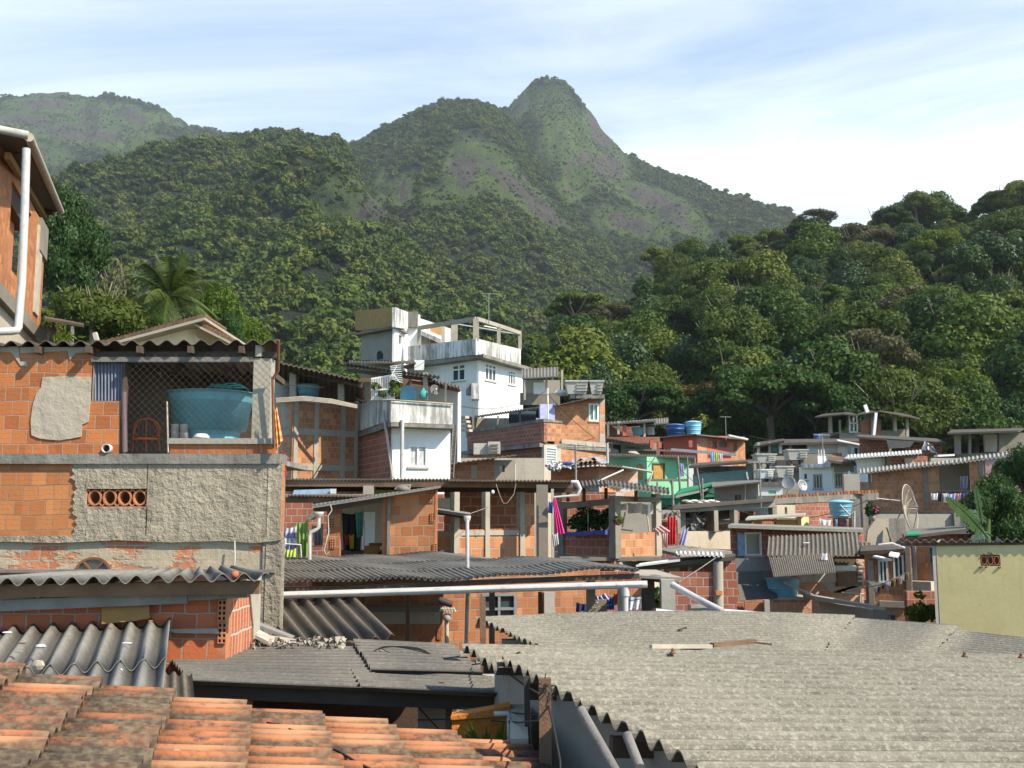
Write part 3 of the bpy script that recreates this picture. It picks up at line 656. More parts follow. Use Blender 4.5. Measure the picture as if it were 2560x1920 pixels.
m_plain('asbestos_tank', (.50,.48,.43), .9, .25, 2, dirt_amt=.7, bump=.4); m_plain('soil', (.06,.04,.025), 1)
m_plain('rubber', (.03,.03,.03), .8); m_plain('foil', (.55,.56,.58), .35, .3, 7, metal=.6)
def cloth_mat(n,c,c2=None,sc=None):
    b=newmat(n); col=b.mix(b.ramp(b.noise(b.pos,6,4),.35,.7),c,tuple(x*.7 for x in c))
    if c2:
        s_=b.n('ShaderNodeSeparateXYZ',Vector=b.uv); f=[b.math('LESS_THAN',b.math('FRACT',b.math('MULTIPLY',s_.outputs[i],1/sc)),.5) for i in (0,1)]
        col=b.mix(b.math('MULTIPLY',b.math('ADD',f[0],f[1]),.5),col,c2)
    b.out(b.bsdf(col,.9)); return b.mat
for n,c in dict(pink=(.85,.05,.30),red=(.62,.03,.03),blue=(.05,.09,.35),white=(.75,.74,.74),green=(.20,.32,.08),lilac=(.42,.42,.70),black=(.02,.02,.025),yellow=(.62,.48,.03),orange=(.75,.16,.04),navy=(.02,.03,.10),paleblue=(.35,.5,.68),teal=(.08,.34,.30),rose=(.62,.35,.33),curtaingrey=(.20,.215,.28),lime=(.5,.62,.1),grey=(.3,.3,.3)).items(): cloth_mat('cloth_'+n,c)
cloth_mat('cloth_check',(.72,.70,.74),(.05,.09,.30),.17); cloth_mat('cloth_check_pale',(.75,.76,.80),(.35,.38,.5),.3); cloth_mat('cloth_stripe',(.75,.12,.06),(.7,.45,.12),.08)
b=newmat('glass'); b.out(b.bsdf((.045,.06,.065),.08,None,**{'Specular_IOR_Level':.8}))
b=newmat('glass_green'); b.out(b.bsdf(b.mix(b.ramp(b.noise(b.map(b.pos,(6,6,.5)),2,4),.4,.6),(.02,.10,.08),(.08,.25,.2)),.12,None,**{'Specular_IOR_Level':.7}))
b=newmat('glass_lace'); b.out(b.bsdf(b.mix(b.ramp(b.noise(b.map(b.pos,(3,3,1)),4,5,.7),.4,.6),(.30,.32,.32),(.62,.63,.62)),.25))
b=newmat('glass_blue'); b.out(b.bsdf((.03,.05,.16),.15)); b=newmat('glass_louvre'); b.out(b.bsdf((.35,.42,.42),.2))
# fibre cement sheets: grey, speckled with lichen
def m_sheet(name, c, c2, spk=.5, sc=1., lich=(.52,.50,.44), dark=(.09,.083,.07), bump=.35, moss=None, vd=.75):
    b=newmat(name); n1=b.noise(b.pos,2.0*sc,6,.7); col=b.mix(b.ramp(n1,.35,.65),c,c2)
    sp_=b.noise(b.pos,26*sc,4,.7); col=b.mix(b.math('MULTIPLY',b.ramp(sp_,.5,.62),spk),col,lich)
    sp2=b.noise(b.map(b.pos,(1,1,1),(5,2,1)),17*sc,5,.75); col=b.mix(b.math('MULTIPLY',b.ramp(sp2,.5,.66),spk*.95),col,dark)
    sp3=b.noise(b.map(b.pos,(1,1,1),(1,7,1)),70*sc,3,.6); col=b.mix(b.math('MULTIPLY',b.ramp(sp3,.56,.66),spk*.7),col,tuple(min(1,x*1.25) for x in lich))
    if moss: col=b.mix(b.math('MULTIPLY',b.ramp(b.noise(b.pos,1.1*sc,6,.7),.5,.7),.7),col,moss)
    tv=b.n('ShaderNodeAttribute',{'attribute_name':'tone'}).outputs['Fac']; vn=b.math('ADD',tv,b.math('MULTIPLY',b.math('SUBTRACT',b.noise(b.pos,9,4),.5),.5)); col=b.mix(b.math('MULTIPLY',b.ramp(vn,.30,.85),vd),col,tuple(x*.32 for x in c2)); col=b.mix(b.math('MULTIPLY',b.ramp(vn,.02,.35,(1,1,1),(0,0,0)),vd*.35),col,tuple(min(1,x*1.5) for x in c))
    h=b.math('ADD',sp_,b.math('MULTIPLY',sp2,-.6)); b.out(b.bsdf(col,.95,b.bump(h,bump,.012))); return b.mat
m_sheet('sheet_lichen',(.17,.155,.12),(.12,.108,.085),.6,1.5,lich=(.33,.31,.255),dark=(.055,.05,.04),vd=.9)
m_sheet('sheet_dark',(.12,.108,.092),(.08,.072,.062),.28,1.2,lich=(.24,.23,.2),dark=(.05,.045,.04))
m_sheet('sheet_grey',(.20,.19,.165),(.14,.13,.115),.3,1.,lich=(.38,.36,.32),dark=(.11,.10,.09))
m_sheet('sheet_brown',(.12,.095,.07),(.075,.06,.045),.35,1.,lich=(.26,.22,.17))
m_sheet('sheet_pale',(.36,.34,.29),(.24,.225,.2),.35,.6)
m_sheet('sheet_far',(.14,.125,.105),(.09,.08,.068),.3,.4,lich=(.33,.30,.26))
m_sheet('sheet_white',(.74,.73,.70),(.6,.6,.58),.15,.5)
# clay tiles: each tile its own tone, many crusted black; steep sides darkened as grime and painted shade
b=newmat('clay_tile'); tn=b.n('ShaderNodeAttribute',{'attribute_name':'tone'}).outputs['Fac']
base=b.ramps(tn,[(.0,(.12,.045,.022)),(.35,(.30,.095,.036)),(.7,(.42,.145,.055)),(1.,(.46,.21,.10))])
n=b.noise(b.pos,7,7,.75); nz_=b.n('ShaderNodeSeparateXYZ',Vector=b.n('ShaderNodeNewGeometry').outputs['Normal']).outputs[2]; sidem=b.ramp(b.math('ADD',b.math('ABSOLUTE',nz_),b.math('MULTIPLY',b.math('SUBTRACT',n,.5),.35)),.62,.86,(1,1,1),(0,0,0)); crust_shade=b.ramp(b.math('ADD',n,b.math('MULTIPLY',b.math('SUBTRACT',.62,tn),.5)),.49,.60)
crust_shade=b.math('MAXIMUM',crust_shade,b.math('MULTIPLY',sidem,.9)); col=b.mix(b.math('MULTIPLY',crust_shade,.9),base,b.mix(b.ramp(b.noise(b.pos,30,3),.4,.7),(.045,.035,.025),(.16,.13,.08)))
b.out(b.bsdf(col,.9,b.bump(b.math('ADD',b.noise(b.pos,35,5,.7),b.math('MULTIPLY',crust_shade,.5)),.6,.01)))
m_plain('litter_white',(.75,.74,.72),.7); m_plain('litter_red',(.7,.04,.05),.6)
# ================================================================ helpers in photo positions
def pbox(m,u0,v0,u1,v1,Y,d=.15):
    vm=(v0+v1)/2; a=W(u0,vm,Y); c=W(u1,vm,Y); return m.box((a.x,Y,Zat(v1,Y)),(c.x,Y+d,Zat(v0,Y)))
def ppipe(name,pts,r,mat,label,cat='pipe',n=8,group=None):
    m=MB(); m.tube([W(*p) for p in pts],r,n); return single(name,m,mat,label,cat,group)
def ppost(name,u0,v0,u1,v1,Y,mat,label,cat='post',d=None,lean=0,group=None,zb=None):
    m=MB(); w=(u1-u0)/F*Y; a=W((u0+u1)/2,v0,Y); c=W((u0+u1)/2+lean,v1,Y)
    if zb is not None: c.z=zb
    m.beam(a,c,w,d or w,(0,1,0)); return single(name,m,mat,label,cat,group)
def pbeam(name,u0,v0,Y0,u1,v1,Y1,hpx,mat,label,cat='beam',d=.1,par=None):
    m=MB(); m.beam(W(u0,v0,Y0),W(u1,v1,Y1),d,hpx/F*(Y0+Y1)/2); 
    return m.build(name,mat,par) if par else single(name,m,mat,label,cat)
def pcloth(name,pts,Y,mat,label,cat='cloth',fold=.04,nf=5,group=None,par=None):
    """hanging cloth: pts = top-left, top-right, bottom-right, bottom-left in the photo"""
    m=MB(); vs=[]; n=22; k=8; tl,tr,br,bl=[W(p[0],p[1],Y) for p in pts]
    for i in range(n+1):
        a=i/n
        for j in range(k+1):
            q=j/k; p=(tl*(1-a)+tr*a)*(1-q)+(bl*(1-a)+br*a)*q; p=p+Vector((0,fold*sin(a*nf*6.28+q*1.2)*(.25+.75*q),0)); p.z-=.03*sin(a*pi)*(1-q); vs.append(p)
    K=k+1; M=len(vs); vs+= [p+Vector((0,.006,0)) for p in vs]; fs=[(i*K+j,(i+1)*K+j,(i+1)*K+j+1,i*K+j+1) for i in range(n) for j in range(k)]
    m.add(vs,fs+[tuple(M+x for x in f[::-1]) for f in fs],True)
    if par: return m.build(name,mat,par)
    return single(name,m,mat,label,cat,group)
def cobogo(m,w,u0,v0,u1,v1,nx,ny,rin=.62,dep=.09,fr=.0):
    a0,a1,z0,z1=w.rect(u0,v0,u1,v1); da=(a1-a0)/nx; dz=(z1-z0)/ny
    for i in range(nx):
        for j in range(ny):
            ca=a0+(i+.5)*da; cz=z0+(j+.5)*dz
            for k in range(12):
                t0,t1=k*pi/6,(k+1)*pi/6
                def P(t,f,o): return w.pt(ca+cos(t)*da*.5*f,cz+sin(t)*dz*.5*f,o)
                m.hexa([P(t0,.74,.004),P(t1,.74,.004),P(t1,.74,-dep),P(t0,.74,-dep),P(t0,.94,.004),P(t1,.94,.004),P(t1,.94,-dep),P(t0,.94,-dep)])
            for sx_ in (-1,1):
                for sz_ in (-1,1): m.beam(w.pt(ca+sx_*da*.32,cz+sz_*dz*.32,-dep/2),w.pt(ca+sx_*da*.5,cz+sz_*dz*.5,-dep/2),.012,dep,w.n)
def holebricks(par,w,rects,nx,ny,mat='terracotta'):
    for r_ in rects:
        a0,a1,z0,z1=w.rect(*r_); m=MB(); hs=[]
        for i in range(nx):
            for j in range(ny):
                da=(a1-a0)/nx; dz=(z1-z0)/ny; hs.append((a0+(i+.2)*da,a0+(i+.8)*da,z0+(j+.2)*dz,z0+(j+.8)*dz))
        w2=Wall.__new__(Wall); w2.A=w.A+w.n*.02; w2.t=w.t; w2.n=w.n; w2.L=w.L
        w2.panel(m,a0,a1,z0,z1,hs,.012); o=m.build('hollow_brick',mat,par)
        m=MB(); w.slab(m,a0+.003,a1-.003,z0+.003,z1-.003,.005,.0); m.build('hole','hole_black',o)
def tank(c,r,h,mat,label,lid=None,ribs=2,taper=.78,group=None,name='water_tank',up=True):
    t=thing(name,label,'water tank',c,group); m=MB(); r0=r*taper; pr=[(0,0),(r0,0)]
    for i in range(13):
        z=h*i/12; rr=r0+(r-r0)*i/12
        if ribs and i in [round(12*(k+1)/(ribs+1)) for k in range(ribs)]: pr+= [(rr,z-.02*h),(rr+.03*r,z-.012*h),(rr+.03*r,z+.012*h),(rr,z+.02*h)]
        else: pr.append((rr,z))
    pr+=[(r*1.05,h*.985),(r*1.06,h),(r*1.0,h*1.01),(r*.96,h*.99),(r*.9*(.9),h*.2),(0,h*.2)]
    m.lathe(c,pr,32); m.build('tub',mat,t)
    if lid:
        m=MB(); m.lathe((c[0],c[1],c[2]+h*1.012),[(r*1.08,-.04*h),(r*1.09,0),(r*.8,.09*h),(r*.4,.15*h),(.02,.17*h)],32); m.build('lid',lid,t)
    return t
def dish(c,r,ax,label,mat='dish_grey',pole=None,depth=.22,group=None,spokes=0,name='satellite_dish',ring=False,feed=.9):
    t=thing(name,label,'satellite dish',c,group); ax=Vector(ax).normalized(); q=ax.to_track_quat('Z','Y')
    if not ring:
        m=MB(); pr=[(r*k/8,depth*r*(k/8)**2) for k in range(9)]; m.lathe(c,pr+[(x,z-.012) for x,z in pr[::-1]],36,ax); m.build('reflector',mat,t)
    else:
        m=MB(); P=lambda rr,a:Vector(c)+q@Vector((cos(a)*rr,sin(a)*rr,depth*r*(rr/r)**2))
        m.tube([P(r,2*pi*k/40) for k in range(41)],.022,6,False); m.tube([P(r*.1,2*pi*k/12) for k in range(13)],.02,5,False); m.build('rim',mat,t)
        for k in range(spokes): m=MB(); m.tube([P(r*s_/6,2*pi*k/spokes) for s_ in range(7)],.013,5); m.build('rib',mat,t)
        m=MB()
        for s_ in range(2,28):
            for k in range(36): m.beam(P(r*s_/28,2*pi*k/36),P(r*s_/28,2*pi*(k+1)/36),.0035,.0035)
        for k in range(72): m.beam(P(r*.1,2*pi*k/72),P(r,2*pi*k/72),.0035,.0035)
        m.build('mesh_screen',mat,t)
    m=MB(); fp=Vector(c)+ax*r*feed; m.tube([Vector(c)+q@Vector((0,-r*.95,depth*r*.9)),fp],.012 if not ring else .02,6)
    if ring: m.tube([Vector(c)+q@Vector((r*.8,r*.5,depth*r*.9)),fp],.018,5)
    m.tube([fp,fp-ax*.08],.035,8); m.build('feed_arm','metal_grey',t)
    if pole: m=MB(); m.tube([Vector(c)-ax*.03,Vector(c)-ax*.12+Vector((0,0,-.05)),Vector(pole)],.022,8); m.build('mast','metal_grey',t)
    return t
# ================================================================ near left: the three storey brick and render house
LB=Wall(-90,10.6,704,10.6)
hs=thing('house','half rendered three storey brick house with the caged porch, left foreground','house',(-4.2,10.6,-8.5))
zc=lambda v:LB.px(300,v)[1]
z_b1,z_s1,z_t=zc(1160),zc(1135),zc(868)
m=MB(); m.t=0
LB.panel(m,*[LB.px(u,1000)[0] for u in (-90,229)],z_s1,z_t,(),.14)
LB.panel(m,*[LB.px(u,1000)[0] for u in (229,303)],z_s1,zc(1002),[],.14); m.build('upper_wall','brick_near',hs)
m=MB(); LB.poly(m,[(108,943),(165,941),(229,943),(227,1000),(222,1055),(206,1062),(204,1092),(182,1096),(150,1101),(122,1099),(98,1096),(80,1088),(78,1050),(84,1010),(92,985),(104,968)],.014,-.001); m.build('render_patch','plaster_patch',hs)
m=MB(); LB.poly(m,[(50,868),(228,868),(228,880),(190,884),(176,900),(170,878),(120,880),(52,884)],.012,-.001); LB.poly(m,[(-5,868),(48,866),(50,905),(68,902),(70,916),(52,914),(30,882),(0,880)],.010,-.001); m.build('mortar_smear','concrete_light',hs)
m=MB(); LB.slab(m,LB.px(-90,1100)[0],LB.px(704,1100)[0],z_b1,z_s1,.05,.3); pbox(m,-90,1136,650,1150,10.9,2.6); m.build('floor_slab','concrete_stained',hs)
# porch
m=MB(); LB.pslab(m,425,1108,690,1134,-.001,.1); m.build('parapet','brick_near',hs)
m=MB(); LB.pslab(m,420,1096,694,1110,.03,.14); m.build('parapet_cap','concrete_light',hs)
m=MB(); LB.pslab(m,632,896,676,1096,.01,.17); m.build('pillar','concrete_light',hs)
m=MB(); LB.pslab(m,640,864,655,892,.03,.1); m.build('rafter_end','wood_pale',hs)
m=MB(); LB.pslab(m,230,878,690,893,-.02,.1); m.build('beam','wood_dark',hs)
m=MB(); LB.pslab(m,230,893,634,905,.02,.06); m.build('beam','wood_grey',hs)
m=MB(); m.tube([LB.at(310,980,0),LB.at(312,1130,0)],.028,10); m.build('post','pvc_brown',hs)
m=MB(); m.tube([LB.at(419,1004,.02),LB.at(422,1132,.02)],.009,6); m.build('post','wood_pale',hs)
m=MB(); m.tube([LB.at(687,945,.1),LB.at(688,1120,.06)],.014,8); m.tube([LB.at(712,862,.3),LB.at(702,930,.12),LB.at(688,950,.1)],.016,6); m.build('corner_pole','rust',hs)
m=MB()
fa,_=LB.px(322,1000); fb,_=LB.px(690,1000); f0,f1=zc(1132),zc(880)
d=.074
def clipseg(a0,z0,dr):
    # a line of slope +-1 clipped to the frame
    T=[]
    for k in range(-40,80):
        s=fa+k*d; A=(s,f0); t0=max(0,(fa-s)/dr if dr>0 else (s-fb)); 
        if dr>0: lo=max(0,fa-s); hi=min(f1-f0,fb-s)
        else: lo=max(0,s-fb); hi=min(f1-f0,s-fa)
        if hi-lo>.03: T.append(((s+dr*lo,f0+lo),(s+dr*hi,f0+hi)))
    return T
for dr in (1,-1):
    for (a,z),(a2,z2) in clipseg(0,0,dr): m.beam(LB.pt(a,z,.03),LB.pt(a2,z2,.03),.0013,.0013)
m.build('chain_link_mesh','mesh_wire',hs)
# porch room behind; back and side walls coloured dark in place of shade
PB=Wall(-90,13.6,720,13.6)
m=MB(); PB.panel(m,PB.px(230,1000)[0],PB.px(655,1000)[0],z_s1,z_t+.15,[PB.rect(345,1015,425,1080)],.12); m.build('back_wall','wood_dark',hs)
m=MB(); m.box((W(229,1000,10.6).x-.1,10.75,z_s1),(W(229,1000,10.6).x,13.6,z_t+.1)); m.build('side_wall','wood_dark',hs)
m=MB(); pbox(m,345,1010,425,1090,14.6,.1); m.build('inner_wall','brick_near',hs)
# roof of the porch
m=MB(); a=LB.at(-90,862,.3); c=LB.at(714,858,.3); P=[Vector((a.x,10.5,a.z)),Vector((c.x,10.5,c.z)),Vector((W(690,858,14.2).x,14.2,c.z+.12)),Vector((a.x,14.2,a.z+.12))]
m.corr(*P,.177,.026,.008,10,3); m.build('corrugated_roof','sheet_brown',hs)
for k in range(6):
    m=MB(); x=a.x+.3+k*.52; m.beam((x,10.45,a.z-.07),(x-.35,14.0,a.z+.04),.05,.07); m.build('rafter','wood_dark',hs)
m=MB(); m.t=0; LB.pslab(m,229,905,232,1002,.0,.1); m.build('jamb','wood_grey',hs)
# window with the striped curtain
m=MB(); vs=[]; n=40
for i in range(n+1):
    u=231+(303-231)*i/n; o=-.06+.022*sin(i*1.35); vs+=[LB.at(u,905,o),LB.at(u,1003,o)]
m.add(vs,[(2*i,2*i+1,2*i+3,2*i+2) for i in range(n)],True); m.build('curtain','cloth_curtaingrey',hs)
m=MB(); LB.pslab(m,303,905,308,1134,0,.12); m.build('jamb','wood_dark',hs)
m=MB(); p=LB.at(271,1122,.0); m.lathe(p,[(.030,-.05),(.046,-.05),(.046,.07),(.038,.07),(.034,0)],20,LB.n); o=m.build('drain_pipe','pvc',hs)
m=MB(); m.lathe(p+LB.n*.03,[(.0,0),(.037,0)],16,LB.n); m.build('bore','hole_black',o)
# middle storey
z_m0=zc(1343)
cob=LB.rect(218,1223,368,1266); cb2=LB.rect(689,1256,704,1288)
m=MB(); LB.panel(m,LB.px(-90,1200)[0],LB.px(704,1200)[0],z_m0,z_b1,[cob],.14); m.build('middle_wall','brick_orange',hs)
m=MB(); rr=random.Random(4); edge=[(186+rr.uniform(-6,6)+ (6 if k%2 else -3),1158+k*9) for k in range(21)]
top=[(u,1150+rr.uniform(-2,4)) for u in range(700,190,-24)]
# plaster skin is built round the vent opening
def skin(m,u0,u1,v0,v1): LB.pslab(m,u0,v0,u1,v1,.022,-.001)
m2=MB()
LB.poly(m,edge[:8]+[(217,1221)]+[(217,1160)],.022,-.001)
LB.poly(m,edge[7:13]+[(217,1267),(217,1221)],.022,-.001)
LB.poly(m,edge[12:]+[(217,1341),(217,1267)],.022,-.001)
skin(m,217,369,1152,1222); skin(m,217,369,1267,1342); skin(m,369,704,1150,1341)
m.build('render_coat','plaster_rough',hs)
m=MB(); cobogo(m,LB,218,1223,368,1266,4,1); cobogo(m,LB,236,1223,350,1245,3,1) if 0 else None; m.build('vent_block','terracotta',hs)
m=MB(); p0=W(355,1245,11.9); m.box((-5,11.9,z_m0),(-3.2,12.,z_b1-.05)); m.build('inner_wall','terracotta_dark',hs)
holebricks(hs,LB,[(690,1257,704,1287)],2,4)
# slanting right hand side wall, just seen
SW=Wall(704,10.6,712,15.5)
m=MB(); SW.panel(m,0,SW.L,-8.5,z_b1,(),.14); m.build('side_wall','plaster_rough',hs)
m=MB(); LB.poly(m,[(-90,1341),(704,1337),(704,1350),(640,1358),(560,1352),(430,1356),(300,1350),(150,1357),(-90,1352)],.045,-.001); m.build('ledge','plaster_rough',hs)
m=MB(); aw=LB.rect(190,1395,278,1440)
LB.panel(m,LB.px(-90,1400)[0],LB.px(655,1400)[0],-8.5,z_m0-.001,[LB.rect(190,1412,278,1450)],.14); m.build('lower_wall','brick_patched',hs)
m=MB(); LB.pslab(m,655,1344,702,1600,.02,.14); LB.slab(m,LB.px(655,1500)[0],LB.px(702,1500)[0],-8.5,zc(1600),.02,.14); m.build('pillar','plaster_rough',hs)
# arched fanlight
wf=MB(); ca=LB.px(234,1432)[0]; czz=zc(1432); R1=(LB.px(280,1432)[0]-ca)
for k in range(12):
    t0,t1=k*pi/12,(k+1)*pi/12; P=lambda t,f,o:LB.pt(ca+cos(t)*R1*f,czz+sin(t)*R1*.86*f,o)
    wf.hexa([P(t0,.86,.03),P(t1,.86,.03),P(t1,.86,-.01),P(t0,.86,-.01),P(t0,1,.03),P(t1,1,.03),P(t1,1,-.01),P(t0,1,-.01)])
for t in (.9,2.2): wf.beam(LB.pt(ca,czz,.02),P(t,.9,.02),.02,.02)
fr=wf.build('fanlight','rust',hs)
for k in range(3):
    g=MB(); t0,t1=k*pi/3,(k+1)*pi/3; g.slab([LB.pt(ca,czz,.008)]+[P(t0+(t1-t0)*j/4,.9,.008) for j in range(5)],LB.n*-.006); g.build('pane',['glass_blue','glass','glass'][k],fr)
m=MB(); LB.pslab(m,-90,1423,690,1431,.06,.0); m.build('flashing','wood_grey',hs)
m=MB(); m.tube([LB.at(592,1352,.08),LB.at(594,1400,.1),LB.at(592,1428,.12)],.008,6); m.build('cable_pipe','pvc',hs)
# ---- on the porch
tank((W(527,1040,11.35).x,11.35,Zat(1100,11.35)),.475,Zat(985,11.35)-Zat(1100,11.35),'tank_blue','large blue plastic water tank behind the wire mesh of the porch',ribs=1,taper=.62)
m=MB(); cx=W(545,980,11.3); 
for k in range(3):
    rr_=.22-.03*k; m.tube([(cx.x+.1+cos(t*.5)*rr_,11.3+sin(t*.5)*rr_,cx.z+.03+k*.02+.012*sin(t*1.7+k)) for t in range(14)],.009,6,False)
single('hose',m,'cloth_teal','green garden hose coiled on top of the blue tank on the porch','hose')
ch=thing('chair','orange wire chair with a round back on the porch floor','chair',tuple(W(367,1130,11.2)))
for k in range(7):
    m=MB(); u=337+k*9.5; m.tube([W(u+2*(k-3),1128,11.2-.1*(k%2)),W(u-1*(3-k),1080,11.25),W(367+(u-367)*.65,1052,11.3),W(367+(u-367)*.3,1046,11.3)],.008,5); m.build('wire','rust' if k%3 else 'cloth_orange',ch)
m=MB(); m.tube([W(367+33*cos(t*.5),1072-26*sin(t*.5),11.26) for t in range(14)],.011,6,False); m.build('back_frame','cloth_orange',ch)
m=MB(); m.lathe(W(367,1098,11.2),[(0,-.01),(.15,-.01),(.15,.01),(0,.012)],20); m.build('seat','cloth_orange',ch)
for i,(u,v) in enumerate([(438,1100),(460,1100),(438,1080),(460,1080)]):
    p=W(u,v,11.0); m=MB(); m.lathe(p,[(0,0),(.042,0),(.044,.08),(.046,.082),(0,.083)],16); single('paint_can',m,'asbestos_tank',['white paint can at the bottom left of four by the blue tank','white paint can at the bottom right of four by the blue tank','white paint can at the top left of four by the blue tank','white paint can at the top right of four by the blue tank'][i],'paint can','paint cans stacked on the porch')
m=MB(); p=LB.at(498,1094,-.08); m.lathe(p,[(.0,.05),(.05,.045),(.08,.02),(.085,0),(0,0)],9); single('cloth_bundle',m,'cloth_white','crumpled white cloth lying on the porch parapet','cloth')
m=MB(); m.tube([W(376,933,12.6),W(402,934,12.6)],.018,8); single('light_tube',m,'white_metal','short white lamp tube under the porch roof','lamp')
pcloth('towel',[(684,1015),(692,1018),(706,1100),(690,1128)],10.45,'cloth_stripe','orange and yellow striped towel hanging at the porch corner','towel',.02,2)
m=MB(); 
for k in range(26): q=W(711+rng.normal()*5,1147+rng.normal()*7,10.9+rng.normal()*.03); m.lathe(q,[(0,-.012),(.014,0),(0,.012)],5)
m.tube([W(713,1160,10.9),W(715,1190,10.9)],.006,4); single('flower_bunch',m,'cloth_red','bunch of red flowers beside the corner of the rendered house','flowers')
# ================================================================ brick house seen at an angle on the far left
RW=Wall(-70,16.6,113,24.5)
h2=thing('house','tall bare brick house cut by the left edge, with a white downpipe','house',(-8.2,17,-8))
a1=RW.px(113,600)[0]
def zl(u,v): return RW.px(u,v)
m=MB(); hls=[]
aw0,aw1=RW.px(22,600)[0],RW.px(75,600)[0]
zw1=RW.px(45,520)[1]; zw0=RW.px(40,690)[1]
ztop=RW.px(60,500)[1]; zbase=RW.px(112,852)[1]
RW.panel(m,0,a1,zbase,ztop+.2,[(aw0,aw1,zw0,zw1+.3)],.2); m.build('wall','brick_orange',h2)
m=MB(); RW.panel(m,0,a1,-8,zbase-.25,(),.2); m.build('base_wall','plaster_tan',h2)
m=MB(); RW.slab(m,0,a1+.02,zbase-.25,zbase-.002,.12,.2); m.build('floor_slab','concrete',h2)
a_c0,a_c1=RW.px(86,700)[0],RW.px(97,700)[0]
m=MB(); RW.slab(m,a_c0,a_c1,zbase+.3,ztop,.04,.05); m.build('pilaster','wood_pale',h2)
m=MB(); RW.slab(m,a1-1.0,a1,ztop-.5,ztop+.2,.06,.24); m.build('corner_block','concrete',h2)
m=MB(); RW.slab(m,aw0,aw1,zw1-.05,zw1+.4,-.05,.3); m.build('lintel','wood_dark',h2)
m=MB(); RW.slab(m,aw1-1.1,aw1-.5,zw0,zw1,-.22,.4); m.build('inner_wall','terracotta',h2)
# roof with gutter
g0=W(-90,300,15.2); g1=W(60,345,15.8); g2=W(150,530,25.); g3=W(20,470,26)
gl0=W(68,338,16.2); gl1=W(148,527,24.8); bl=W(-90,332,16.2)
m=MB(); m.slab([W(-90,330,16.2),gl0,gl1,W(10,560,25.5)],(0,0,.05)); m.build('roof','sheet_brown',h2)
for (x0,x1) in (((20,372,16.8),(112,528,24.5)),((-30,350,16.5),(70,515,24))):
    m=MB(); m.beam(W(*x0)-Vector((0,0,.12)),W(*x1)-Vector((0,0,.12)),.09,.12); m.build('rafter','wood_ochre',h2)
for (x0,x1) in (((-60,372,17.5),(55,378,17.5)),((60,525,24.2),(135,532,24.2))):
    m=MB(); m.beam(W(*x0),W(*x1),.1,.12); m.build('purlin','wood_brown',h2)
gu=thing('gutter','long pale gutter running down the eave of the tall brick house','gutter',tuple(gl0))
m=MB(); dd=(gl1-gl0); nn=Vector((1,0,0)); pts=[]
m.tube([gl0+Vector((.03,0,-.03)),gl1+Vector((.05,0,-.03))],.075,10); m.build('trough','wood_pale',gu)
m=MB(); m.tube([gl0+Vector((-.7,-.3,.06)),gl0+Vector((.02,0,0))],.07,8); m.build('end_piece','asbestos_tank',gu)
ppipe('downpipe',[(66,372,16.1),(62,520,16.1),(55,700,16.1),(46,818,16.1),(42,826,16.05),(30,828,16.),(-30,830,15.9)],.062,'pvc','thick white downpipe on the tall brick house at the left edge',n=14)
# ---- cream gabled house behind the porch
gh=thing('house','cream gabled house with a clay tile roof behind the porch','house',tuple(W(450,860,26)))
GY=26.
m=MB(); pts=[(262,862),(468,806),(585,865),(590,1000),(262,1000)]; P_=[W(u,v,GY) for u,v in pts]
m.slab([P_[0],P_[1],W(468,1000,GY),W(262,1000,GY)],(0,.15,0)); m.slab([P_[1],Vector((P_[2].x,GY+1.2,P_[2].z)),W(585,1000,GY),W(468,1000,GY)],(0,.15,0)); m.build('wall','paint_cream',gh)
def tiles_strip(m,A,B,back,n,r=.06):
    A=Vector(A);B=Vector(B);back=Vector(back)
    for i in range(n):
        p=A.lerp(B,(i+.5)/n); m.t=rng.random()*.9+.1
        m.tube([p,p+back],[r*1.1,r*.9],8)
m=MB(); A=W(255,862,GY-.45); B=W(512,793,GY-.45); m.slab([A,B,B+Vector((0,5,0)),A+Vector((0,5,0))],(0,0,-.07)); C_2=W(585,858,GY-.3); m.slab([B+Vector((-.35,.1,-.1)),C_2,C_2+Vector((0,5,0)),B+Vector((-.35,5,-.1))],(0,0,-.06)); m.build('roof_board','concrete_light',gh)
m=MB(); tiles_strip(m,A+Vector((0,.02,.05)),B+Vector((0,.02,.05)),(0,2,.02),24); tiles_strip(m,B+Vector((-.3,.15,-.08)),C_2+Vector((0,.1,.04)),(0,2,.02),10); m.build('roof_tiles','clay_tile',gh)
ppost('stick',232,832,242,880,13,'wood_pale','pale slanting stick poking up behind the porch roof edge','stick',lean=14)
# little structures between
m=MB(); m.slab([W(112,795,20),W(210,812,20),W(208,808,23),W(112,790,23)],(0,0,-.05)); 
t_=thing('lean_to','dark lean-to roof on a thin post beside the tall brick house','roof',tuple(W(180,860,20))); m.build('roof','wood_dark',t_); m=MB(); pbox(m,176,815,182,860,20,.06); m.build('post','wood_grey',t_)
dish(W(118,845,21),.22,(.6,-1,.35),'small grey dish at the foot of the tall brick house',pole=tuple(W(118,870,21)))
m=MB()
for k in range(40):
    q=W(160+rng.normal()*12,842+rng.normal()*12,19.5); a_=rng.uniform(0,6.28); m.add([q,q+Vector((.1*cos(a_),0,.1*sin(a_))),q+Vector((.16*cos(a_+.3),.05,.16*sin(a_+.3))),q+Vector((.05*cos(a_+.9),0,.05*sin(a_+.9)))],[(0,1,2,3)])
tag(m.build('shrub','leaf_lime'),'yellow leaved shrub just above the brick parapet on the left','shrub')
